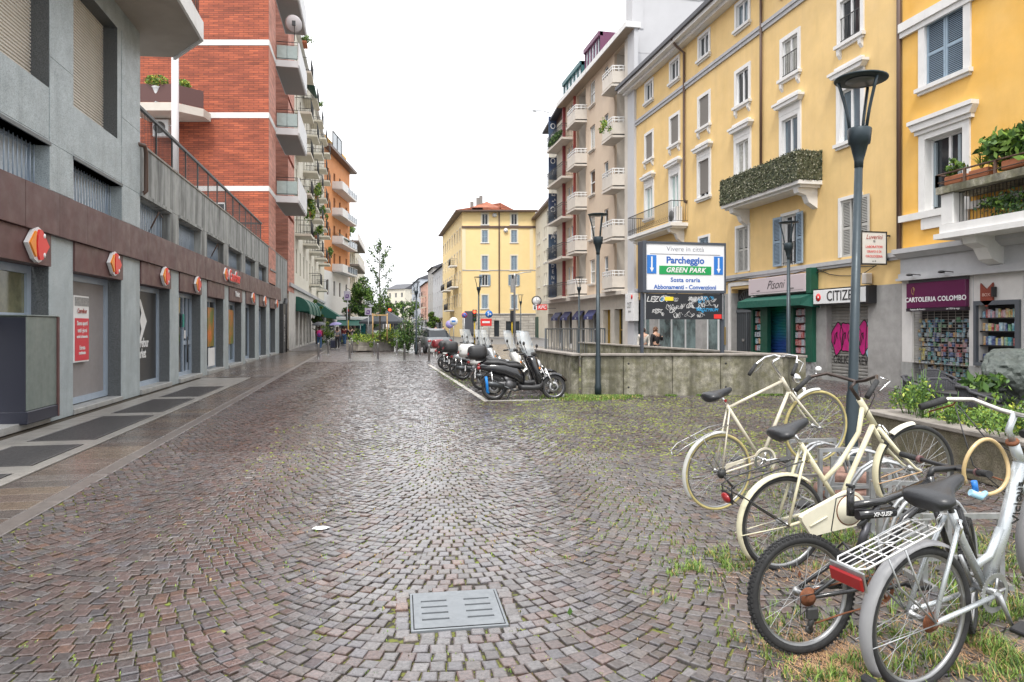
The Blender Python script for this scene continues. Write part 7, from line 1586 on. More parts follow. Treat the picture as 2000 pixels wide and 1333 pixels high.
    if box:
        m_ = MB(); m_.ell((-.36, 0, 1.0), .23, .25, .17, 18, 12, 0, .55); b_ = m_.build('top_box', boxm, t_); MB().bbox(-.595, -.57, -.15, .15, .93, .99, .01).build('box_reflector', redm, b_); m_ = MB(); m_.lathe([(.24, -.006), (.245, 0), (.24, .006)], 20, (0, 0, 0)); m_ = MB(); m_.bbox(-.36-.2, -.36+.2, -.225, .225, .975, .99, .004); m_.build('box_seam', black, b_); MB().box(-.4, -.1, -.08, .08, .8, .86).build('rear_rack', iron, t_)
    return t_
wp = mat('white_scooter_paint', (.62, .62, .60), .25, coat=.5); rp = mat('dark_red_box', (.16, .01, .015), .25, coat=.5)
sY = [(G2(962, 783), 'nearest black scooter with clear windscreen parked by the ramp wall corner', dict(box=False, body=blkp)),
      (G2(960, 772), 'black scooter with rounded black top box directly behind the nearest scooter', dict(body=blkp)),
      ((2.78, 17.5), 'white sided scooter with a white lidded top box, third from the viewer', dict(body=wp, boxm=wp)),
      ((2.76, 21.0), 'light grey scooter with black top box and orange indicator, fourth from the viewer', dict(body=silver)),
      ((2.74, 22.2), 'black scooter with wide black top box, fifth from the viewer', dict(body=blkp)),
      ((2.72, 24.5), 'black scooter with dark red topped box, sixth from the viewer', dict(body=blkp, boxm=rp, white_panel=wp)),
      ((2.75, 26.0), 'small black scooter without top box farthest along the white line', dict(body=blkp, box=False))]
for i, (p, lb, kw) in enumerate(sY):
    scooter(lb, p[0]+.05, p[1]+.12, R([-5, -3, -2, 3, 0, 2, 4][i]), **kw)
lk = MB(); 
lkt = thing('scooter_lock', 'bright blue sleeved chain lock on the rear wheel of nearest scooter', 'lock', (*PD(949, 14.85), .0), 0); MB().tube([(0, 0, .55), (.02, -.02, .4), (.03, 0, .22), (.06, .02, .2)], .03, 8).build('sleeve', mat('bright_blue_sleeve', (.01, .2, .6), .5), lkt)
# silver car
def car(lab, x, y, rz, paint, s=1.0):
    t_ = thing('parked_car', lab, 'car', (x, y, 0), rz); m_ = MB()
    secs = [(-2.0, .55, .70, .20), (-1.92, .62, .80, .32), (-1.4, .66, .84, .36), (-.5, .66, .85, .37), (.6, .66, .85, .37), (1.3, .62, .83, .33), (1.85, .56, .76, .26), (2.02, .5, .62, .16)]
    m_.loft(prof(secs, n=20, p=.45)); m_.build('body', paint, t_); m_ = MB()
    rg = []
    for x_, zt_, hw in ((-1.7, .95, .60), (-1.35, 1.38, .56), (-.6, 1.46, .58), (.2, 1.43, .57), (.95, .98, .62)):
        rg.append([(x_, -.74, .9), (x_, -hw, zt_-.04), (x_, -hw+.1, zt_), (x_, hw-.1, zt_), (x_, hw, zt_-.04), (x_, .74, .9)])
    m_.loft(rg, sm=False); m_.build('glasshouse', glass_d, t_); m_ = MB(); m_.loft([[(x_, -hw+.02, z_-.02), (x_, -hw+.12, z_+.02), (x_, hw-.12, z_+.02), (x_, hw-.02, z_-.02)] for x_, z_, hw in ((-1.33, 1.39, .57), (-.6, 1.47, .59), (.22, 1.44, .58))]); m_.build('roof', paint, t_)
    for x_ in (-1.25, 1.3):
        for sy in (-1, 1):
            w_ = wheelmb(.32, .2).build('wheel', rubber, t_, (x_, sy*.76, .32)); MB().lathe([(0, -.1), (.2, -.1), (.22, -.05), (.22, .05), (.2, .1), (0, .1)], 16, ax='y').build('rim', alloy, w_)
    for sy in (-1, 1): MB().ell((-1.93, sy*.62, .72), .08, .14, .12, 10, 6).build('tail_light', redm, t_); MB().ell((1.88, sy*.58, .66), .1, .16, .08, 10, 6).build('headlight', clear_l, t_); MB().ell((.55, sy*.94, .95), .09, .07, .06, 8, 6).build('wing_mirror', paint, t_)
    MB().bbox(-2.06, -2.0, -.6, .6, .3, .48, .02).build('bumper', matb, t_); MB().box(-2.03, -2.0, -.22, .22, .58, .68).build('number_plate', white, t_); MB().bbox(1.95, 2.05, -.5, .5, .3, .45, .02).build('grille', black, t_); return t_
x, y = PD(851, 41.5); car('silver grey hatchback parked behind the scooters', x, y+2.0, PI/2+R(8), mat('grey_car_paint', (.2, .21, .22), .3, .5))
x, y = PD(832, 84); car('small dark car far down the street', x, y, PI/2, blkp)
x, y = PD(800, 120); car('tiny distant white car on the road', x, y, PI/2, white)
# ================================================================ bicycles (x forward, y left, z up, rear axle at origin)
cream = mat('cream_frame_paint', (.60, .56, .45), .35, coat=.4, var=.1, vs=9, streak=.35, sc=(.3, .17, .08)); ivory = mat('ivory_frame_paint', (.66, .62, .44), .35, coat=.4, var=.12, vs=6, streak=.25, sc=(.45, .3, .15)); bks = mat('black_bike_frame', (.018, .018, .02), .25, coat=.5); slv = mat('silver_bike_frame', (.50, .53, .55), .3, .5, var=.08, vs=10)
gum = mat('tan_wall_tyre', (.45, .38, .16), .7, var=.2, vs=10); rust = mat('rusty_steel', (.17, .06, .025), .8, var=.4, vs=20); leather = mat('black_saddle_vinyl', (.022, .023, .026), .38, bump=.15, bs=60)
def bwheel(par, pos, r, tw, tyre=rubber, rimm=steel, yaw=0, knob=False, nspk=32, cass=False, cassm=None, hubw=.045):
    t = MB(); t.lathe([(r-tw*1.7, -tw*.55), (r-tw*1.3, -tw*.85), (r-tw*.6, -tw*.95), (r-tw*.12, -tw*.5), (r, 0), (r-tw*.12, tw*.5), (r-tw*.6, tw*.95), (r-tw*1.3, tw*.85), (r-tw*1.7, tw*.55)], 52, ax='y', caps=False)
    if knob:
        for q in range(72):
            a = 2*PI*q/72
            for k, yy in enumerate((-tw*.62, 0, tw*.62)):
                aa = a+(.5*2*PI/72 if k == 1 else 0); rr = r+(.0 if k == 1 else -tw*.16); c, s = math.cos(aa), math.sin(aa); d = .0085
                def P(du, dy, dr): return ((rr+dr)*c-du*s, yy+dy, (rr+dr)*s+du*c)
                v = [P(-d, -tw*.24, -.004), P(d, -tw*.24, -.004), P(d, tw*.24, -.004), P(-d, tw*.24, -.004), P(-d*.8, -tw*.2, .006), P(d*.8, -tw*.2, .006), P(d*.8, tw*.2, .006), P(-d*.8, tw*.2, .006)]
                t.add(v, [(4, 5, 6, 7), (0, 1, 5, 4), (1, 2, 6, 5), (2, 3, 7, 6), (3, 0, 4, 7)])
    w_ = t.build('wheel', tyre, par, pos, (0, 0, yaw)); ri = r-tw*1.65
    m_ = MB(); m_.lathe([(ri, -tw*.5), (ri-.012, -tw*.42), (ri-.016, 0), (ri-.012, tw*.42), (ri, tw*.5), (ri+.006, 0), (ri, -tw*.5)], 52, ax='y', caps=False); m_.build('rim', rimm, w_)
    m_ = MB(); m_.lathe([(.012, -hubw-.02), (.024, -hubw), (.024, -hubw+.006), (.014, -hubw+.01), (.014, hubw-.01), (.024, hubw-.006), (.024, hubw), (.012, hubw+.02)], 12, ax='y'); m_.build('hub', steel, w_)
    sp = MB().cyl((0, 0, 0), (0, 0, 1), .00115, n=4, caps=False).mesh('spoke', galv)
    for q in range(nspk):
        a = 2*PI*q/nspk; sgn = 1 if q % 2 else -1; ha = a + (.9 if (q//2) % 2 else -.9)
        p0 = Vector((.022*math.cos(ha), sgn*hubw*.9, .022*math.sin(ha))); p1 = Vector(((ri-.006)*math.cos(a), 0, (ri-.006)*math.sin(a))); d = p1-p0
        o = obj('spoke', sp, w_, p0); o.rotation_euler = d.to_track_quat('Z', 'Y').to_euler(); o.scale = (1, 1, d.length)
    if cass:
        m_ = MB()
        for q in range(6): rr = .024+.0045*q; m_.lathe([(.01, -hubw-.028+q*.0045), (rr, -hubw-.028+q*.0045), (rr, -hubw-.026+q*.0045), (.01, -hubw-.026+q*.0045)], 20, ax='y')
        m_.build('cassette', cassm or rust, w_)
    return w_
def fender(par, c, r, w_, a0, a1, m_, th=.0):
    mb = MB(); rg = []; n = 22
    for q in range(n+1):
        a = R(a0+(a1-a0)*q/n); row = []
        for k in range(7): u = -1+k/3; rr = r-.012*u*u-.004*abs(u)**6; row.append((c[0]+rr*math.cos(a), c[1]+u*w_, c[2]+rr*math.sin(a)))
        for k in range(6, -1, -1): u = -1+k/3; rr = r-.0015-.012*u*u-.004*abs(u)**6; row.append((c[0]+rr*math.cos(a), c[1]+u*w_*.98, c[2]+rr*math.sin(a)))
        rg.append(row)
    mb.loft(rg, sm=True); return mb.build('fender', m_, par)
def saddle(par, pos, tilt=0, L_=.27, w_=.095, m_=leather, h=.05):
    rg = []
    for x, hw, zc, hh in ((-.135, .03, .0, .014), (-.128, .075, .002, .022), (-.10, .095, .004, .026), (-.06, .09, .004, .027), (-.02, .062, .0, .024), (.03, .034, -.003, .022), (.09, .024, -.006, .019), (.125, .018, -.01, .014), (.137, .006, -.012, .006)):
        rg.append([(x*L_/.27, hw*w_/.095*math.copysign(abs(math.cos(2*PI*j/16))**.8, math.cos(2*PI*j/16)), zc + hh*(1.3 if math.sin(2*PI*j/16) > 0 else 1.9)*math.sin(2*PI*j/16) + (.006 if abs(x) > .09 else 0)) for j in range(16)])
    s_ = MB().loft(rg).build('saddle', m_, par, pos, (0, tilt, 0)); m2 = MB()
    for sg in (-1, 1): m2.tube([(.09, sg*.012, -.02), (0, sg*.022, -.045), (-.09, sg*.03, -.035)], .0035, 5)
    for sg in (-1, 1): m2.tube([(-.09+.011*math.cos(q), sg*.035+.011*math.sin(q), -.052+.0016*q) for q in range(20)], .002, 4)
    m2.build('saddle_rails', steel, s_); return s_
def crankset(par, bb, ang, m_=steel, ring=.09, L_=.17, pedm=black, teeth=True, ringm=None, side=-1, pedals=(1, 1)):
    c = MB(); c.cyl((bb[0], -.055, bb[2]), (bb[0], .055, bb[2]), .02, n=12); rg = MB()
    n = 40
    prof_ = []
    for q in range(n*2): a = PI*q/n; rr = ring+(.0035 if q % 2 else -.0015); prof_.append((rr*math.cos(a), rr*math.sin(a)))
    y = side*.045
    outer = [(bb[0]+x, y, bb[2]+z) for x, z in prof_]; inner = [(bb[0]+x*.74, y, bb[2]+z*.74) for x, z in prof_]; o2 = [(p[0], y+.003, p[2]) for p in outer]; i2 = [(p[0], y+.003, p[2]) for p in inner]; N_ = len(outer)
    rg.add(outer+inner+o2+i2, [(i, (i+1) % N_, N_+(i+1) % N_, N_+i) for i in range(N_)]+[(2*N_+i, 3*N_+i, 3*N_+(i+1) % N_, 2*N_+(i+1) % N_) for i in range(N_)]+[(i, 2*N_+i, 2*N_+(i+1) % N_, (i+1) % N_) for i in range(N_)])
    for q in range(5): a = ang+q*2*PI/5; rg.tube([(bb[0], y, bb[2]), (bb[0]+ring*.76*math.cos(a), y, bb[2]+ring*.76*math.sin(a))], .007, 5)
    cc = c.build('crankset', m_, par); rg.build('chainring', ringm or m_, cc)
    for i, (sg, a) in enumerate(((side, ang), (-side, ang+PI))):
        e = (bb[0]+L_*math.cos(a), sg*.075, bb[2]+L_*math.sin(a)); MB().tube([(bb[0], sg*.062, bb[2]), e], [.012, .009], 8).build('crank_arm', m_, cc)
        if pedals[i]:
            p = MB(); p.bbox(e[0]-.045, e[0]+.045, e[1]+(.015 if sg > 0 else -.095), e[1]+(.095 if sg > 0 else -.015), e[2]-.012, e[2]+.012, .005); p.cyl((e[0], e[1], e[2]), (e[0], e[1]+sg*.09, e[2]), .006, n=6); p.build('pedal', pedm, cc)
    return cc
def bicycle(label, rear, front_dir, pitch, lean=0):
    t_ = thing('bicycle', label, 'bicycle', rear, 0, 'bicycles parked nose first at the rack'); t_.rotation_mode = 'XYZ'
    M = Matrix.Rotation(front_dir, 4, 'Z') @ Matrix.Rotation(-pitch, 4, 'Y') @ Matrix.Rotation(lean, 4, 'X'); t_.rotation_euler = M.to_euler(); return t_
def camdir(dxc, dzc): return math.atan2(dzc*CS-dxc*SN, dzc*SN+dxc*CS)
def tb(par, name, pts, r, m_, n=10): return MB().tube(pts, r, n).build(name, m_, par)
# ---------- A: cream tall frame bicycle
rA = .335; p = PD(1403, 6.02); A = bicycle('tall cream ten speed bicycle with yellow tyres and bare rusty chainwheel, farthest of the row', (p[0], p[1], ZD(922, 6.02)), camdir(1.0, .32), R(18.5), R(3))
WBA = 1.085
bwheel(A, (0, 0, 0), rA, .014, gum, steel, nspk=32, cass=True, cassm=iron)
hA = (.66, 0, .545); hT = (.72, 0, .405)  # head tube top / bottom
hA, hT = (WBA-.235, 0, .56), (WBA-.19, 0, .42); bbA = (.44, 0, -.06); stA = (.245, 0, .53)
tb(A, 'frame', [hA, hT], .019, cream); fr = A
f_ = MB(); f_.tube([bbA, stA], .0145, 10); f_.tube([(.255, 0, .50), (hA[0]+.01, 0, hA[2]-.03)], .0135, 10); f_.tube([bbA, hT], .0155, 10)
for s in (-1, 1): f_.tube([(.25, s*.02, .49), (.0, s*.055, 0)], .0075, 8); f_.tube([(.41, s*.03, -.055), (.0, s*.055, 0)], .009, 8)
f_.build('frame_tubes', cream, A)
fk = MB()
for s in (-1, 1): fk.tube([(hT[0], s*.028, hT[2]-.02), (hT[0]+.1, s*.045, hT[2]-.24), (WBA-.03, s*.05, .06), (WBA, s*.05, 0)], [.012, .011, .008, .007], 8)
fk.tube([(hT[0], -.03, hT[2]-.02), (hT[0], .03, hT[2]-.02)], .016, 8); fk.build('fork', cream, A)
bwheel(A, (WBA, 0, 0), rA, .014, gum, steel, nspk=32, yaw=R(-4))
fender(A, (0, 0, 0), rA+.022, .024, 62, 200, mat('greyish_white_fender', (.5, .5, .47), .4)); fender(A, (WBA, 0, 0), rA+.022, .024, 68, 112, MT['greyish_white_fender'])
for s in (-1, 1):
    tb(A, 'fender_stay', [(0, s*.06, 0), (-.25, s*.03, .24)], .0022, steel, 5); tb(A, 'fender_stay', [(0, s*.06, 0), (-.33, s*.03, .08)], .0022, steel, 5)
st = MB(); st.tube([stA, (.215, 0, .62)], .0125, 8); st.build('seat_post', chrome, A); saddle(A, (.195, 0, .655), R(0)); tb(A, 'seat_clamp', [(.235, -.02, .575), (.235, .02, .575)], .012, redm, 8)
sm = MB(); sm.tube([hA, (hA[0]-.05, 0, hA[2]+.15), (hA[0]-.04, 0, hA[2]+.17), (hA[0]+.05, 0, hA[2]+.18)], .0115, 8); s_ = sm.build('stem', chrome, A)
hx, hz = hA[0]+.05, hA[2]+.18; hb = MB()
for s in (-1, 1): hb.tube([(hx, 0, hz), (hx+.02, s*.07, hz+.01), (hx+.0, s*.16, hz+.0), (hx-.1, s*.2, hz-.03), (hx-.2, s*.21, hz-.08)], .0105, 8)
h_ = hb.build('handlebar', chrome, A)
for s in (-1, 1): MB().cyl((hx-.1, s*.2, hz-.03), (hx-.215, s*.212, hz-.088), .0165, n=10).build('grip', rubber, h_); MB().tube([(hx-.04, s*.18, hz-.01), (hx-.0, s*.2, hz-.06), (hx-.12, s*.22, hz-.1)], .004, 5).build('brake_lever', chrome, h_)
steer(h_, hx, R(18))
tb(A, 'brake_cable', [(hx, .1, hz), (hx+.12, .05, hz-.05), (hx+.05, .03, hz-.22), (hT[0]+.04, .02, hT[2])], .0025, black, 5)
hl = MB(); hl.ell((hT[0]+.11, 0, hT[2]+.08), .04, .04, .045, 12, 8); hl.build('headlamp', chrome, A); dy = MB(); dy.cyl((hT[0]+.16, .03, hT[2]-.14), (hT[0]+.19, .03, hT[2]-.04), .016, n=10); dy.build('dynamo', chrome, A); bc = MB(); bc.tube([(hT[0]+.03, -.05, hT[2]-.06), (hT[0]+.05, 0, hT[2]+.0), (hT[0]+.03, .05, hT[2]-.06)], .007, 6); bc.build('brake_caliper', chrome, A)
crankset(A, bbA, R(-12), chrome, .10, .16, iron); cg = MB(); cg.prism([(bbA[0]+.118*math.cos(a), bbA[2]+.118*math.sin(a)) for a in [R(-60+q*15) for q in range(14)]]+[(.06, .06), (.04, .02), (.3, .03)]+[(bbA[0]+.1*math.cos(a), bbA[2]+.1*math.sin(a)) for a in [R(135-q*15) for q in range(14)]], -.06, -.05); cg.build('chain_guard', cream, A)
tb(A, 'chain', [(0, -.045, -.03), (bbA[0], -.045, bbA[2]-.1)], .004, iron, 5); dr = MB(); dr.tube([(0, -.07, -.02), (.03, -.07, -.09), (.06, -.07, -.15)], .01, 6); dr.lathe([(0, -.005), (.018, -.005), (.018, .005), (0, .005)], 10, (.06, -.07, -.15), ax='y'); dr.build('derailleur', iron, A)
rk = MB()
for s in (-1, 1): rk.tube([(.2, s*.03, .37), (.05, s*.06, .385), (-.28, s*.065, .36), (-.36, s*.05, .33), (-.38, 0, .31)], .0045, 6); rk.tube([(0, s*.06, 0), (-.1, s*.065, .375)], .0035, 5)
for x in (-.05, -.15, -.25): rk.tube([(x, -.062, .378), (x, .062, .378)], .0035, 5)
rk.build('rear_rack', steel, A)
# ---------- B: ivory city bicycle with full chain case
rB = .318; p = PD(1529, 4.66); B = bicycle('ivory city bicycle with wide flat chain case and black rear rack, second from the back', (p[0], p[1], ZD(1022, 4.66)), camdir(1.03, .24), R(16.5), R(2))
WBB = 1.09; bwheel(B, (0, 0, 0), rB, .018, rubber, steel, nspk=36); bwheel(B, (WBB, 0, 0), rB, .018, rubber, steel, nspk=36, yaw=R(-3))
bbB = (.45, 0, -.04); hA, hT = (WBB-.30, 0, .60), (WBB-.235, 0, .41); f_ = MB(); f_.tube([(hA[0]-.005, 0, hA[2]+.02), hT], .021, 12)
f_.tube([bbB, (.27, 0, .47)], .016, 10); f_.tube([(.30, 0, .36), (.27, 0, .47)], .017, 10); f_.tube([(hT[0], 0, hT[2]+.02), (.55, 0, .1), (bbB[0]+.02, 0, bbB[2]+.04)], .0185, 12); f_.tube([(hA[0]+.01, 0, hA[2]-.03), (hA[0]-.07, 0, .40), (.52, 0, .24), (.365, 0, .17)], .0165, 12)
f_.tube([(.60, 0, .28), (.585, 0, .245)], .012, 8)
for s in (-1, 1): f_.tube([(.275, s*.03, .43), (0, s*.06, 0)], .010, 8); f_.tube([(.42, s*.04, -.045), (0, s*.06, 0)], .010, 8)
f_.build('frame', ivory, B)
fk = MB()
for s in (-1, 1): fk.tube([(hT[0]+.005, s*.03, hT[2]-.02), (hT[0]+.09, s*.055, .2), (WBB-.04, s*.058, .04), (WBB, s*.058, 0)], [.015, .0135, .009, .008], 8)
fk.build('fork', ivory, B)
fender(B, (0, 0, 0), rB+.024, .03, 38, 205, ivory); fender(B, (WBB, 0, 0), rB+.024, .03, 78, 112, mat('pale_ivory_fender', (.68, .65, .55), .35)); fender(B, (WBB, 0, 0), rB+.024, .03, 128, 218, ivory)
for s in (-1, 1): tb(B, 'fender_stay', [(0, s*.065, 0), (-.335, s*.035, .045)], .004, ivory, 6); tb(B, 'fender_stay', [(WBB, s*.065, 0), (WBB-.33, s*.035, .02)], .004, mat('rusty_cream', (.5, .32, .18), .6), 6)
tb(B, 'seat_post', [(.27, 0, .46), (.235, 0, .56)], .0125, chrome); saddle(B, (.225, 0, .60), R(-8), .275, .115, h=.07)
tb(B, 'stem', [(hA[0], 0, hA[2]), (hA[0]-.05, 0, hA[2]+.12), (hA[0]-.0, 0, hA[2]+.145)], .0125, mat('dark_stem', (.05, .035, .03), .4, .4))
hx, hz = hA[0], hA[2]+.145; hb = MB()
for s in (-1, 1): hb.tube([(hx, 0, hz), (hx+.01, s*.07, hz+.01), (hx-.03, s*.2, hz+.06), (hx-.12, s*.27, hz+.06), (hx-.24, s*.29, hz+.01)], .0115, 8)
h_ = hb.build('handlebar', MT['dark_stem'], B)
for s in (-1, 1): MB().cyl((hx-.12, s*.272, hz+.06), (hx-.26, s*.294, hz+.0), .0165, n=10).build('grip', rubber, h_); MB().tube([(hx-.07, s*.26, hz+.07), (hx-.03, s*.29, hz+.03), (hx-.16, s*.31, hz+.01)], .0045, 5).build('brake_lever', chrome, h_)
MB().ell((hx-.06, .24, hz+.1), .022, .022, .02, 10, 7).build('bell', white, h_); steer(h_, hx, R(10)); tb(B, 'brake_cable', [(hx-.05, .2, hz+.05), (hx+.08, .08, hz-.05), (hx+.03, .03, hz-.25), (hT[0]+.04, .01, hT[2])], .0028, black, 5); tb(B, 'brake_cable', [(hx-.05, -.2, hz+.05), (hx+.04, -.1, hz-.1), (hx-.02, -.03, hz-.25)], .0028, black, 5)
bc = MB()
for s in (-1, 1): bc.tube([(hT[0]+.05, s*.01, hT[2]-.02), (hT[0]+.05, s*.045, hT[2]-.06), (hT[0]+.06, s*.035, hT[2]-.13)], .008, 6)
bc.build('brake_caliper', chrome, B)
cs_ = MB(); aa = [(bbB[0]+.125*math.cos(R(a)), bbB[2]+.125*math.sin(R(a))) for a in range(100, -91, -12)]
cs_.prism(aa+[(.14, -.115), (.12, -.09), (.09, .0), (.085, .035), (.12, .05)], -.095, -.06); c_ = cs_.build('chain_case', mat('ivory_chain_case', (.68, .65, .52), .4, var=.08, vs=5, streak=.3, sc=(.5, .4, .25)), B)
MB().lathe([(0, -.1), (.098, -.1), (.1, -.094)], 30, (bbB[0], 0, bbB[2]), ax='y').build('case_disc', MT['ivory_chain_case'], c_); MB().lathe([(.1, -.098), (.106, -.098), (.106, -.094), (.1, -.094)], 30, (bbB[0], 0, bbB[2]), ax='y', caps=False).build('rusty_rim', rust, c_); MB().tube([(.13, -.1, -.04), (.27, -.1, -.02)], .006, 6).build('case_rib', MT['ivory_chain_case'], c_)
for (a, sg) in ((R(-5), -1), (R(175), 1)):
    e = (bbB[0]+.17*math.cos(a-R(0)), sg*.13, bbB[2]+.17*math.sin(a)); k_ = tb(B, 'crank_arm', [(bbB[0], sg*.115, bbB[2]), e], [.016, .011], black); MB().bbox(e[0]-.045, e[0]+.045, min(e[1]+sg*.01, e[1]+sg*.1), max(e[1]+sg*.01, e[1]+sg*.1), e[2]-.014, e[2]+.014, .005).build('pedal', black, k_)
rk = MB()
for s in (-1, 1): rk.tube([(.27, s*.03, .36), (.12, s*.06, .385), (-.26, s*.065, .40), (-.33, s*.06, .38), (-.34, s*.05, .30), (-.30, s*.04, .25)], .0055, 6); rk.tube([(0, s*.07, 0), (-.24, s*.068, .27), (-.3, s*.06, .34)], .005, 6)
rk.tube([(-.33, -.055, .38), (-.34, 0, .385), (-.33, .055, .38)], .0055, 6); rk.tube([(.1, -.06, .385), (.1, .06, .385)], .0045, 5); rk.build('rear_rack', bks, B)
MB().ell((-.355, 0, .31), .02, .05, .035, 12, 7).build('rear_light', redm, B); MB().bbox(-.35, -.335, -.055, .055, .27, .35, .006).build('light_mount', black, B)
# ---------- C: small black mountain bicycle
rC = .29; p = PD(1566, 3.46); C_ = bicycle('small black full suspension mountain bicycle with knobbly tyres and missing saddle', (p[0], p[1], .292), camdir(1.0, .23), R(1), R(-3))
WBC = 1.0; bwheel(C_, (0, 0, 0), rC, .024, rubber, steel, knob=True, nspk=28, cass=True); bwheel(C_, (WBC, 0, 0), rC, .024, rubber, steel, knob=True, nspk=28, yaw=R(40))
bbC = (.42, 0, -.0); f_ = MB(); f_.tube([(.30, 0, .36), (.31, 0, .50)], .019, 12); f_.tube([(.31, 0, .41), (.5, 0, .42), (.78, 0, .50)], .019, 12); f_.tube([(.34, 0, .36), (.56, 0, .36)], .026, 8); f_.tube([(.46, 0, .10), (.62, 0, .32), (.80, 0, .43)], .021, 12); f_.tube([(.35, 0, .15), (.46, 0, .10), (.43, 0, .0)], .02, 10); f_.tube([(.82, 0, .39), (.79, 0, .53)], .021, 12); f_.tube([(.35, 0, .30), (.47, 0, .40)], .016, 8)
f_.build('frame', bks, C_); fd = MB()
for s in (-1, 1):
    fd.tube([(.0, s*.06, 0), (.2, s*.055, .10), (.36, s*.03, .19)], .010, 8); fd.tube([(.0, s*.06, 0), (.25, s*.05, .005), (.42, s*.035, .02)], .0115, 8)
fd.tube([(.36, -.03, .19), (.36, .03, .19)], .014, 8); fd.build('swing_arm', bks, C_); tb(C_, 'shock_absorber', [(.35, 0, .2), (.40, 0, .32)], .02, mat('spring_dark', (.08, .08, .09), .4, .5)); 
bc = MB(); bc.bbox(.24, .30, -.05, .05, .13, .18, .01); bc.tube([(.26, -.055, .19), (.25, 0, .23), (.26, .055, .19)], .006, 6); bc.build('brake_caliper', black, C_)
MB().box(.40, .55, -.029, -.026, .425, .45).build('frame_decal', white, C_) if 0 else txt('XP-SUSP', .03, C_, (.47, -.029, .36), white, rot=(PI/2, 0, 0), name='frame_decal')
fk = MB()
for s in (-1, 1): fk.tube([(.0-.19, s*.06, .38), (0, s*.06, 0)], [.016, .014], 8)
fk.tube([(-.19, -.06, .38), (-.19, .06, .38)], .018, 8); fk.build('fork', bks, C_, (WBC, 0, 0), (0, 0, R(20)))
tb(C_, 'stem', [(.79, 0, .52), (.81, 0, .56), (.99, 0, .56)], .017, black); hb = MB(); hb.tube([(.70, .34, .69), (.75, .15, .67), (.77, 0, .66), (.75, -.15, .67), (.70, -.34, .69)], .0125, 10); hb.v = [(x-.8, y, z-.66) for x, y, z in hb.v]; h_ = hb.build('handlebar', black, C_, (.99, 0, .555), (0, 0, R(-11)))
for s in (-1, 1): MB().cyl((-.075, s*.245, .02), (-.105, s*.36, .032), .017, n=10).build('grip', rubber, h_); MB().cyl((-.07, s*.225, .018), (-.074, s*.245, .02), .021, n=10, mi=0).build('shifter', mat('dusty_maroon', (.16, .08, .08), .5), h_); MB().tube([(-.06, s*.2, .01), (-.01, s*.22, .0), (-.02, s*.33, -.005)], .0045, 5).build('brake_lever', rust, h_)
crankset(C_, bbC, R(8), black, .08, .15, black, ringm=rust); tb(C_, 'chain', [(.0, -.05, .03), (.42, -.045, .075)], .0045, rust, 5); tb(C_, 'chain', [(.03, -.05, -.13), (.2, -.05, -.10), (.42, -.045, -.075)], .0045, rust, 5)
dr = MB(); dr.bbox(-.03, .03, -.09, -.06, -.1, -.04, .008); dr.tube([(.0, -.075, -.08), (-.02, -.075, -.14)], .014, 7); dr.lathe([(0, -.006), (.02, -.006), (.02, .006), (0, .006)], 12, (-.02, -.075, -.145), ax='y'); dr.lathe([(0, -.006), (.018, -.006), (.018, .006), (0, .006)], 12, (.01, -.075, -.09), ax='y'); dr.build('derailleur', iron, C_); tb(C_, 'gear_cable', [(.0, -.08, -.03), (-.07, -.08, -.07), (-.06, -.08, .02), (.03, -.07, .02)], .0028, black, 5)
tb(C_, 'brake_cable', [(.31, -.02, .48), (.2, -.03, .46), (.17, -.02, .3), (.24, 0, .24)], .003, black, 5); tb(C_, 'seat_clamp', [(.31, -.025, .51), (.31, .025, .51)], .01, black, 6)
# ---------- D: silver trekking bicycle, nearest
rD = .325; p = PD(1797, 3.13); D = bicycle('silver bicycle with wire rear rack and red reflector, nearest and largest of the row', (p[0], p[1], .31), camdir(.95, .38), R(15), R(2))
WBD = 1.07; bwheel(D, (0, 0, 0), rD, .021, rubber, steel, nspk=36, cass=True); bwheel(D, (WBD, 0, 0), rD, .021, rubber, steel, nspk=36, yaw=R(4))
bbD = (.44, 0, -.05); hA, hT = (.785, 0, .54), (.82, 0, .40); f_ = MB(); f_.tube([(hA[0]-.01, 0, hA[2]+.04), (hA[0]+.03, 0, hA[2]-.12)], .024, 12); f_.tube([bbD, (.335, 0, .25), (.30, 0, .40)], .0185, 12); f_.tube([(hT[0]-.02, 0, hT[2]+.06), (.62, 0, .18), (bbD[0]+.01, 0, bbD[2]+.03)], .029, 12); f_.tube([(.60, 0, .20), (.50, 0, .10), (.40, 0, .09)], .019, 10)
for s in (-1, 1): f_.tube([(.30, s*.035, .37), (.15, s*.055, .2), (0, s*.065, 0)], .010, 8); f_.tube([(.42, s*.045, -.06), (.2, s*.055, -.03), (0, s*.065, 0)], .0115, 8)
f_.build('frame', slv, D); txt('Vicious', .07, D, (.705, -.031, .30), black, rot=(PI/2, R(-68), 0), name='frame_lettering')
fk = MB()
for s in (-1, 1): fk.tube([(hT[0]+.01, s*.055, hT[2]-.03), (hT[0]+.12, s*.06, .19), (WBD, s*.06, 0)], [.015, .014, .010], 8)
fk.tube([(hT[0]+.01, -.055, hT[2]-.03), (hT[0]+.01, .055, hT[2]-.03)], .018, 8); fk.build('fork', slv, D)
gpf = mat('grey_plastic_fender', (.27, .27, .28), .45, var=.08, vs=5, streak=.3, sc=(.2, .17, .15)); fender(D, (0, 0, 0), rD+.028, .034, 48, 202, gpf); fender(D, (WBD, 0, 0), rD+.028, .034, 60, 200, gpf)
m_ = MB(); m_.bbox(-.375, -.335, -.035, .035, -.2, -.12, .012); m_.build('mud_flap', rubber, D)
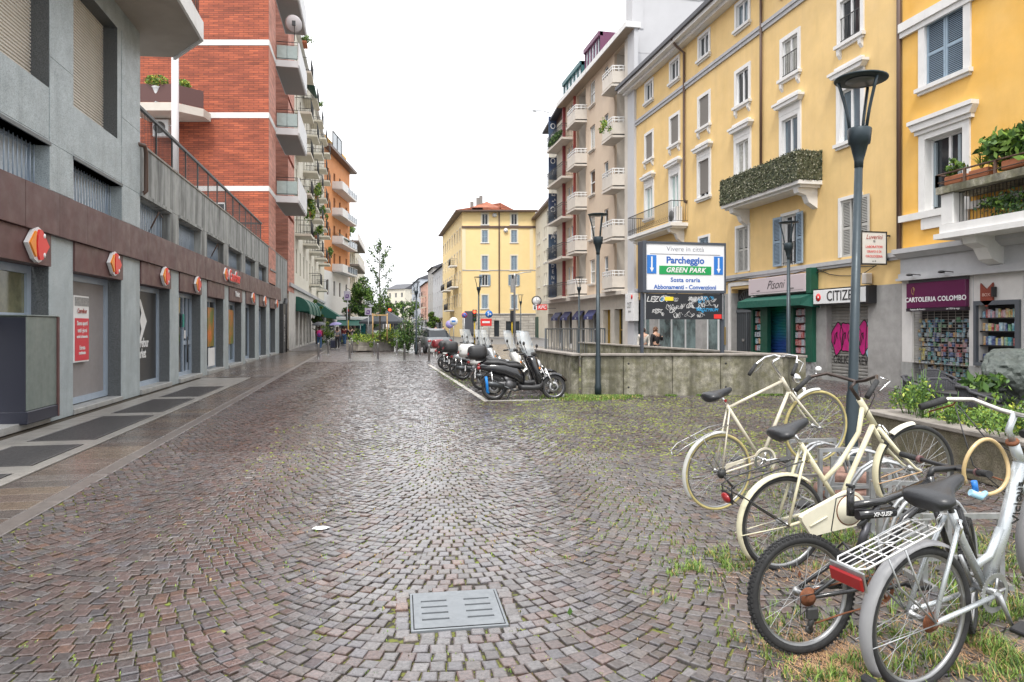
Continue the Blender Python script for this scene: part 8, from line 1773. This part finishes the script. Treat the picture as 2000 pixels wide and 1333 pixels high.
for s in (-1, 1):
    tb(D, 'fender_stay', [(0, s*.075, 0), (-.345, s*.045, .03)], .0028, galv, 5); tb(D, 'rack_stay', [(0, s*.08, .01), (-.06, s*.075, .2), (-.10, s*.07, .40)], .0045, galv, 6); tb(D, 'rack_stay', [(0, s*.08, .01), (-.17, s*.075, .25), (-.20, s*.07, .395)], .0045, galv, 6)
rk = MB(); zr = .405
rk.tube([(.2, -.03, zr-.015), (.12, -.07, zr), (-.33, -.075, zr), (-.36, -.05, zr), (-.36, .05, zr), (-.33, .075, zr), (.12, .07, zr), (.2, .03, zr-.015)], .0048, 6)
for y in (-.045, -.015, .015, .045): rk.tube([(-.355, y, zr), (.14, y, zr)], .003, 5)
for x in (-.28, -.2, -.12, -.04, .04, .12): rk.tube([(x, -.072, zr), (x, .072, zr)], .003, 5)
sp_ = MB(); sp_.tube([(.1, -.03, zr+.005), (.08, -.045, zr+.03), (-.12, -.045, zr+.025), (-.16, 0, zr+.02), (-.12, .045, zr+.025), (.08, .045, zr+.03), (.1, .03, zr+.005)], .0035, 5)
rk.build('rear_rack', mat('white_wire_rack', (.62, .62, .62), .35, .2), D); sp_.build('spring_clip', galv, D); MB().bbox(-.385, -.37, -.085, .085, zr-.085, zr-.02, .008).build('red_reflector', redm, D); MB().bbox(-.37, -.36, -.09, .09, zr-.09, zr-.0, .004).build('reflector_mount', galv, D)
tb(D, 'seat_post', [(.30, 0, .39), (.275, 0, .49)], .014, iron); saddle(D, (.255, 0, .525), R(-8), .28, .12)
tb(D, 'stem', [(hA[0]-.01, 0, hA[2]+.04), (hA[0]-.03, 0, hA[2]+.1), (hA[0]+.03, 0, hA[2]+.165)], .0155, slv)
hx, hz = hA[0]+.03, hA[2]+.165; hb = MB()
for s in (-1, 1): hb.tube([(hx, 0, hz), (hx+.005, s*.08, hz+.0), (hx-.04, s*.19, hz+.045), (hx-.12, s*.26, hz+.055), (hx-.25, s*.29, hz+.045)], .012, 8)
h_ = hb.build('handlebar', mat('satin_steel', (.55, .53, .5), .3, .8), D)
for s in (-1, 1): MB().cyl((hx-.13, s*.265, hz+.055), (hx-.26, s*.292, hz+.044), .018, n=10).build('grip', rubber, h_); MB().tube([(hx-.09, s*.24, hz+.045), (hx-.08, s*.28, hz+.01), (hx-.2, s*.31, hz+.0)], .005, 5).build('brake_lever', rust if s > 0 else chrome, h_)
steer(h_, hx, R(-12))
tb(D, 'brake_cable', [(hx-.08, .22, hz+.04), (hx-.06, .12, hz-.12), (hx+.0, .04, hz-.2), (hx+.1, .02, hz-.2)], .003, black, 5); tb(D, 'brake_cable', [(hx-.1, .22, hz+.04), (hx-.13, .15, hz-.25), (hx-.08, .05, hz-.38), (hx-.03, .02, hz-.42)], .003, black, 5)
hs__ = MB(); hs__.lathe([(.027, 0), (.03, .008), (.027, .016)], 14); hs__.build('rusty_headset', rust, D, (hA[0]-.012, 0, hA[2]+.03), (0, -.25, 0))
crankset(D, bbD, R(-78), galv, .092, .165, black, pedals=(1, 0)); tb(D, 'bottle_dynamo', [(.02, .05, .0), (.06, .06, .02)], .022, chrome)
bc = MB()
for s in (-1, 1): bc.tube([(.25, s*.045, .29), (.27, s*.06, .35), (.28, s*.04, .38)], .007, 6)
bc.build('brake_caliper', chrome, D)
# ---------- E: leaning bicycle far off by the lamp
x, y = PD(818, 40.0); e = dup(A, (x, y, .34), rot=(0, 0, R(80)), label='small dark bicycle leaning at the far street lamp near the silver car', group='far bicycle'); e.scale = (.95, .95, .95); repaint(e, {'cream_frame_paint': bks, 'tan_wall_tyre': rubber, 'greyish_white_fender': bks})
# ---------- yellow cable lock on the silver bicycle
cl = thing('cable_lock', 'tan cable lock loop with blue plastic ends hanging on the silver bicycle', 'lock', (*PD(1926, 3.35), ZD(912, 3.35)), -YAW+R(8)); rr = .118
MB().tube([(rr*math.cos(a), .012*math.sin(2*a), rr*1.12*math.sin(a)) for a in [R(-118+q*(335/28)) for q in range(29)]], .0095, 8).build('cable', mat('tan_cable_sleeve', (.55, .40, .20), .35, coat=.4), cl)
MB().cyl((rr*math.cos(R(-118)), 0, rr*1.12*math.sin(R(-118))), (rr*math.cos(R(-118))-.01, 0, rr*1.12*math.sin(R(-118))+.05), .014, n=10).build('blue_collar', blue_s, cl); MB().tube([(-.085, 0, -.12), (-.04, -.01, -.14), (.0, 0, -.125)], [.017, .018, .012], 10).build('lock_head', mat('pale_blue_lock', (.35, .6, .75), .35), cl)
# ================================================================ bike racks
def rack(lab, px, zc, rz, n=2, hgt=.42):
    x, y = PD(px, zc); t_ = thing('bike_rack', lab, 'bike rack', (x, y, 0), rz, 'galvanised bike racks at the planter')
    m_ = MB(); L_ = .5*n
    for s in (-.24, .24): m_.box(-.1, L_+.1, s-.018, s+.018, .0, .035)
    m_.build('base_frame', galv, t_)
    for q in range(n+1):
        a = MB(); X_ = q*.5
        a.box(X_-.016, X_+.016, -.26, -.228, .035, hgt); a.box(X_-.016, X_+.016, .228, .26, .035, hgt); a.box(X_-.016, X_+.016, -.26, .26, hgt, hgt+.032); a.box(X_-.016, X_+.016, -.228, .228, .16, .19); a.build('upright_frame', galv, t_)
    for q in range(n):
        b = MB(); X_ = .25+q*.5
        for o in (-.035, .035): b.tube([(X_+o, -.24, .05)]+[(X_+o, .06-.3*math.cos(k*PI/10), .12+.42*math.sin(k*PI/10)) for k in range(11)]+[(X_+o, .3, .05)], .014, 7)
        b.build('wheel_hoop', galv, t_)
    return t_
rack('grey steel bike rack holding the front wheel of the tall cream bicycle', 1650, 6.25, R(10)-YAW+R(90), 1, .5)
rack('grey steel bike rack under the front wheel of the ivory bicycle, along the planter', 1770, 5.35, R(70), 2, .4)
rack('grey steel bike rack behind the silver bicycle saddle', 1880, 4.35, R(80), 1, .42)
x, y = PD(1648, 6.7); sb_ = thing('round_stone_base', 'round reddish granite base block at the foot of the largest lamp', 'stone base', (x, y, 0), 0)
rg_ = mat('reddish_granite', (.30, .17, .13), .6, var=.25, vs=8, speck=.4, bump=.3, bs=40); MB().lathe([(.27, 0), (.27, .07), (.24, .09)], 20).build('lower_ring', rg_, sb_); MB().lathe([(.22, .1), (.23, .22), (.19, .24), (0, .24)], 20).build('upper_drum', rg_, sb_)
# ================================================================ right planter
q0, q1 = (6.45, 8.0), (5.82, 3.0)
pa = math.atan2(q1[1]-q0[1], q1[0]-q0[0]); PL = math.hypot(q1[0]-q0[0], q1[1]-q0[1])
rp_ = thing('long_concrete_planter', 'long low concrete planter with brown coping behind the parked bicycles', 'planter', (q0[0], q0[1], 0), pa)
pcm2 = mat('pebbled_concrete', (.22, .19, .14), .85, var=.35, vs=5, c2=(.15, .135, .08), speck=.8, bump=.8, bs=60, streak=.5, sc=(.08, .08, .04))
n = 4
for k in range(n): MB().bbox(PL*k/n+.005, PL*(k+1)/n-.005, 0, .16, 0, .47, .012).build('concrete_panel', pcm2, rp_)
MB().bbox(-.03, PL, -.05, .22, .47, .53, .012).build('coping', conc_cap, rp_); MB().bbox(0, .16, .16, 2.7, 0, .47, .012).build('concrete_panel', pcm2, rp_); MB().bbox(-.03, .2, .22, 2.7, .47, .53, .01).build('coping', conc_cap, rp_)
MB().box(.16, PL, .16, 2.7, .1, .45).build('soil', soil, rp_)
def blades(mb, c, n, h, r, w=(2, 4, 3, 1), wd=.004, lean=.5):
    for _ in range(n):
        a = random.uniform(0, 6.283); rr = r*math.sqrt(random.random()); x, y = c[0]+rr*math.cos(a), c[1]+rr*math.sin(a); hh = h*random.uniform(.5, 1.2); b = random.uniform(0, 6.283); l_ = lean*hh*random.uniform(.2, 1.2); dx, dy = math.cos(b)*l_, math.sin(b)*l_; nx, ny = -math.sin(b)*wd, math.cos(b)*wd
        mb.add([(x-nx, y-ny, c[2]), (x+nx, y+ny, c[2]), (x+dx*.4+nx*.8, y+dy*.4+ny*.8, c[2]+hh*.6), (x+dx*.4-nx*.8, y+dy*.4-ny*.8, c[2]+hh*.6), (x+dx, y+dy, c[2]+hh*.92)], [(0, 1, 2, 3), (3, 2, 4)], random.choices(range(len(w)), w)[0])
    return mb
pg = [mat('grass_dark', (.05, .10, .02), .6), mat('grass_mid', (.10, .18, .03), .6), mat('grass_light', (.20, .30, .05), .6), mat('grass_straw', (.42, .30, .12), .7)]
def onp(u, v): return (q0[0]+u*math.cos(pa)-v*math.sin(pa), q0[1]+u*math.sin(pa)+v*math.cos(pa))
gc = thing('planter_ground_cover', 'dense yellow green ivy and weeds covering the long planter', 'plants', (0, 0, 0)); gc['kind'] = 'stuff'
m_ = MB(); rnd = random.Random(3)
for k in range(150):
    u, v = random.uniform(.25, PL-.1), random.uniform(.22, 2.4); x, y = onp(u, v); h = .10+.12*max(0, mn.noise((x*1.3, y*1.3, 0))+.3)+(.16 if 1.2 < u < 3 and v > .6 else 0)
    greens(m_, (x, y, .47+h*.5), (.22, .22, h*.8), 60, .032, (1, 4, 7, 2.2))
for k in range(40):
    u, v = random.uniform(.5, PL-.3), random.uniform(.3, 2.2); x, y = onp(u, v); blades(m_, (x, y, .45), 12, .3, .08, (1, 3, 4, 2), .004)
m_.build('leaves', leafs, gc, kind='stuff')
for (px, py, zc, n_, r, h, lab) in ((1778, 775, 8.7, 700, .22, .45, 'feathery light green weed at the far left corner of the long planter'), (1800, 755, 8.3, 500, .2, .6, 'tall seeding weed in front of the rattan chairs'), (1860, 770, 7.8, 260, .13, .4, 'thin upright weed between the planter and dark chairs'), (1965, 760, 7.0, 800, .4, .35, 'broad yellow green plant mass below the boulder')):
    x, y = PD(px, zc); t_ = thing('weed', lab, 'plant', (x, y, .46), 0, 'tall weeds in the long planter'); m_ = MB()
    for k in range(int(14)):
        a = random.uniform(0, 6.28); rr = random.uniform(.1, 1)*r; m_.tube([(rr*.3*math.cos(a), rr*.3*math.sin(a), 0), (rr*math.cos(a), rr*math.sin(a), h*random.uniform(.6, 1.1))], .004, 4, 1)
        greens(m_, (rr*math.cos(a), rr*math.sin(a), h*.6), (.07, .07, h*.35), n_//14, .022, (1, 4, 6, 1))
    m_.build('foliage', leafs, t_)
x, y = PD(1912, 10.2); t_ = thing('leafy_pot_plant', 'broad leaved green plant left of the boulder by the shop window', 'plant', (x, y, .3), 0); MB().lathe([(.14, -.3), (.2, .0), (.21, .02)], 14).build('pot', matb, t_); greens(MB(), (0, 0, .38), (.3, .3, .22), 320, .07, (3, 5, 3, 0), clump=8).build('foliage', leafs, t_)
# boulder
bx_, by_ = PD(2003, 10.8); bl = bpy.data.meshes.new('boulder'); b2 = bmesh.new(); bmesh.ops.create_icosphere(b2, subdivisions=5, radius=1)
for v in b2.verts:
    p = v.co.copy(); d = 1+.3*mn.noise(p*1.3+Vector((4, 2, 1)))+.2*abs(mn.noise(p*2.6))-.1*abs(mn.noise(p*5.5))+.03*mn.noise(p*9); v.co = Vector((p.x*.62*d, p.y*.45*d, p.z*.56*d))
    if v.co.z > .42: v.co.z = .42+(v.co.z-.42)*.4
b2.to_mesh(bl); b2.free(); bl.materials.append(mat('dark_green_grey_rock', (.085, .10, .09), .6, var=.35, vs=2.5, bump=.7, bs=6, c2=(.05, .06, .055), bdist=.04))
tag(obj('boulder', bl, None, (bx_, by_, .80), (0, 0, -YAW)), 'large dark grey green boulder by the shop window at the right edge', 'boulder')
x, y = bx_, by_; pdm = MB(); pdm.bbox(-.6, .6, -.45, .45, 0, .42, .03); tag(pdm.build('boulder_plinth', matb, None, (x, y, 0), (0, 0, -YAW)), 'low dark plinth under the large boulder', 'plinth')
# rattan chairs
rat = mat('dark_rattan', (.05, .05, .058), .55, bump=.9, bs=120, var=.4, vs=40)
def chair(lab, px, zc, rz, m1=rat):
    x, y = PD(px, zc); t_ = thing('rattan_chair', lab, 'chair', (x, y, 0), rz, 'dark rattan terrace chairs')
    pts = [(.28*math.cos(R(a)), .27*math.sin(R(a)), .82 if 50 < a < 130 else .82-.17*min(1, abs(a-90)/110)**1.2-.0) for a in range(-20, 201, 10)]
    MB().tube(pts, .022, 8).build('arm_rail', m1, t_); bk = MB(); rows = 12; cols_ = [a for a in range(35, 146, 5)]
    gr = [[(.265*math.cos(R(a)), .255*math.sin(R(a)), .42+.39*k/rows) for a in cols_] for k in range(rows+1)]
    for i in range(rows): 
        for j in range(len(cols_)-1): bk.quad(gr[i][j], gr[i][j+1], gr[i+1][j+1], gr[i+1][j])
    for j in range(0, len(cols_), 1): bk.tube([gr[0][j], gr[rows][j]], .006, 4)
    bk.build('backrest', m1, t_); MB().lathe([(0, .40), (.26, .40), (.27, .42), (.26, .445), (0, .44)], 22).build('seat', m1, t_)
    lm = MB().tube([(0, 0, .42), (.02, 0, 0)], .016, 6).mesh('leg', iron)
    for a in (45, 135, 225, 315): obj('leg', lm, t_, (.2*math.cos(R(a)), .2*math.sin(R(a)), 0), (0, 0, R(a)))
    return t_
chair('dark rattan chair with its woven back highest, behind the tall weed', 1838, 12.6, R(10)-YAW)
chair('dark rattan chair in front of the highest one, partly hidden by weeds', 1850, 10.4, R(-15))
chair('dark rattan chair at the left, mostly its curved black arm visible', 1800, 11.0, R(40))
chair('dark rattan chair nearest the boulder, low behind the planter leaves', 1915, 9.2, R(70))
tt = thing('terrace_table', 'low round dark table between the rattan chairs', 'table', (*PD(1885, 9.9), 0), 0); MB().lathe([(0, .66), (.36, .66), (.37, .68), (0, .69)], 24).build('tabletop', matb, tt); MB().lathe([(.2, 0), (.2, .02), (.03, .04), (.03, .66)], 14).build('pedestal', iron, tt)
# ================================================================ grass and moss on the paving
gr = MB(); N_ = 0
def dens(x, y):
    n_ = .5+.5*mn.noise((x*.8+9, y*.8, 2)); base = .12
    if x > 1.5: base += .22*min(1, (x-1.5)/2)
    if -1 < x < 2.5 and 5 < y < 10: base += .12
    if x > 2.5 and y < 4.5: base += .25
    return base*max(0, n_*2.2-.55)
def scatter(m_, n, xr, yr, f, h, k=5, w=(1, 3, 4, 1.2), wd=.0035, r=.02, lean=.7):
    c = 0
    for _ in range(n*6):
        if c >= n: break
        x, y = random.uniform(*xr), random.uniform(*yr); zc = x*SN+y*CS
        if zc < 3 or abs(x*CS-y*SN) > .76*zc or near_man(x, y, -.0) or random.random() > f(x, y)*3: continue
        blades(m_, (x, y, -.012), k, h*random.uniform(.6, 1.3), r, w, wd, lean); c += 1
scatter(gr, 2400, (-2.7, 6), (2.6, 9), dens, .018)
scatter(gr, 2600, (-1.2, 5), (4.6, 10.5), lambda x, y: .25*max(0, .6+mn.noise((x, y, 8))), .02, 3, (0, 1, 4, 2.5), .004, .015)
scatter(gr, 7000, (-1, 12), (8, 15.5), lambda x, y: dens(x, y)*(3 if 2.5 < x < 9 and 8.5 < y < 14 else .6), .016, 3, (0, 1, 4, 2), .007, .05)
for (cx_, cy_, rx, ry, n_, h) in [(*G2(1360, 1085), .35, .22, 240, .045), (*G2(1390, 1110), .35, .12, 180, .05), (*G2(1345, 1110), .25, .1, 120, .05), (*G2(1300, 1170), .06, .05, 22, .05), (*G2(1350, 1150), .3, .12, 90, .035), (*G2(1440, 1090), .3, .15, 130, .05), (*G2(1500, 1090), .5, .35, 420, .05), (*G2(1640, 1060), .5, .5, 700, .07), (*G2(1600, 1240), .45, .3, 520, .06), (*G2(1700, 1290), .5, .25, 300, .06), (*G2(1640, 1325), .3, .1, 260, .06), (*G2(1850, 1270), .5, .3, 600, .06), (*G2(1930, 1200), .5, .5, 800, .08), (*G2(1960, 1290), .3, .2, 400, .07), (*G2(1480, 960), .6, .5, 240, .03), (*G2(1240, 985), .5, .5, 140, .028), (*G2(1260, 1020), .4, .4, 120, .03), (*G2(1500, 880), 1.2, .8, 380, .03), (*G2(1700, 980), .5, .6, 400, .07), (*G2(1620, 1000), .5, .4, 260, .06), (*G2(1950, 1100), .6, .6, 700, .09)]:
    n_ = int(n_*.6) if cx_ > 1.6 and cy_ < 6 else n_
    for _ in range(n_):
        x, y = random.gauss(cx_, rx*.5), random.gauss(cy_, ry*.6)
        if mn.noise((x*5, y*5, 4)) < -.06 and h > .032: continue
        blades(gr, (x, y, -.012), 6, h*random.uniform(.4, 1.3), .02, (2, 4, 4, 1.6), .0028, .9)
# at the wall foot and parking bay
for _ in range(900):
    t = random.random(); x, y = cA[0]+(cB[0]-cA[0])*t*.97, cA[1]+(cB[1]-cA[1])*t*.97-.05-abs(random.gauss(0, .06))
    if mn.noise((t*7, 0, 5)) > -.05: blades(gr, (x, y, 0), 4, .05, .04, (2, 4, 3, 0), .006)
for _ in range(1500):
    x, y = random.gauss(4.9, .45), random.gauss(15.15, .28)
    if y < cA[1]+(x-cA[0])*(-.2)-.05 or x < cA[0]-.05: blades(gr, (x, y, 0), 5, .06, .05, (1, 4, 5, 1), .007)
for _ in range(700):
    x, y = random.uniform(2.3, 3.4), random.uniform(15.5, 28)
    if mn.noise((x, y*.5, 1)) > 0: blades(gr, (x, y, -.01), 4, .035, .06, (1, 3, 5, 1), .008)
ms = MB(); mm_ = [mat('moss_green', (.12, .15, .02), .9), mat('moss_yellow', (.20, .225, .045), .9)]
def mossd(x, y):
    n_ = mn.noise((x*.7, y*.7, 6))*.6+.6*mn.noise((x*2.6, y*2.6, 1)); b = 0
    if 2.2 < x < 11 and 6.5 < y < 15: b = .5
    elif -1.5 < x < 4 and 3.6 < y < 12: b = .11
    elif y < 7: b = .1
    return b*max(0, n_*1.6+.45)
c = 0
while c < 10500:
    x, y = random.uniform(-2.6, 11), random.uniform(2.6, 15.3); zc = x*SN+y*CS
    if zc < 3 or abs(x*CS-y*SN) > .75*zc or near_man(x, y, .02): continue
    if random.random() > mossd(x, y)*1.6: c += .05; continue
    c += 1; r_ = random.uniform(.008, .02)*(1+.05*zc); h = random.uniform(.003, .009) if zc > 7.5 else random.uniform(-.011, -.005); k = random.uniform(0, 1)
    ms.add([(x, y, h)]+[(x+r_*random.uniform(.6, 1.3)*math.cos(k+q*1.2566), y+r_*random.uniform(.6, 1.3)*math.sin(k+q*1.2566), -.004) for q in range(5)], [(0, 1+q, 1+(q+1) % 5) for q in range(5)], random.choices((0, 1), (2, 3 if zc > 7.5 else .5))[0])
tag(ms.build('moss', mm_, None, kind='stuff'), 'yellow green moss filling joints of the wet cobbles', 'moss')
g_ = gr.build('grass_tufts', pg, None, kind='stuff'); tag(g_, 'green grass tufts growing in the joints between the cobbles', 'grass')
# dry straw patches and moss
st_ = MB()
for (cx_, cy_, r_, n_) in [(*G2(1600, 1270), .3, 1100), (*G2(1560, 1110), .3, 350), (*G2(1900, 1270), .4, 1300), (*G2(1650, 1310), .3, 900), (*G2(1700, 1120), .4, 300), (*G2(1480, 1130), .25, 120), (*G2(1740, 1010), .3, 300)]:
    for _ in range(n_):
        x, y = random.gauss(cx_, r_*.5), random.gauss(cy_, r_*.5); a = random.uniform(0, 6.28); l_ = random.uniform(.03, .09); st_.add([(x-.002, y, .002), (x+.002, y, .002), (x+l_*math.cos(a), y+l_*math.sin(a), random.uniform(.002, .02))], [(0, 1, 2)], 0)
tag(st_.build('dry_straw', mat('pale_straw', (.50, .30, .16), .8, var=.3, vs=30), None, kind='stuff'), 'dry straw coloured grass lying around the bicycle wheels', 'dry grass')
for (px, py, w_, h_, lab) in ((540, 748, .0, 0, ''),): pass
for k, (px, py, lab) in enumerate(((1113, 1203, 'single dark green leaf sticking up between near cobbles'), (1562, 1128, 'curled brown leaf near the rear wheel'))):
    p = G2(px, py); m_ = MB(); m_.add([(0, 0, 0), (.018, .005, .02), (0, .0, .05), (-.018, -.005, .02)], [(0, 1, 2, 3)]); tag(m_.build('fallen_leaf', leafs[1] if k == 0 else rust, None, (p[0], p[1], 0)), lab, 'leaf')
cupm = MB(); cupm.lathe([(.03, 0), (.04, .09), (.04, .095), (0, .095)], 12); p = G2(1099, 779); tag(cupm.build('paper_cup', white, None, (p[0], p[1], 0)), 'white cup on the ground by the scooter front wheel', 'cup')
# manage counts
print('objects', len(bpy.data.objects), 'tris', sum(len(m.polygons) for m in bpy.data.meshes))
dg_ = bpy.context.evaluated_depsgraph_get()
for o in [o for o in bpy.data.objects if o.type == 'FONT']:          # lettering becomes plain meshes
    me = bpy.data.meshes.new_from_object(o.evaluated_get(dg_)); n = obj('t', me, o.parent, o.location, o.rotation_euler); n.scale = o.scale; nm = o.name.split('.')[0]
    bpy.data.objects.remove(o); n.name = nm
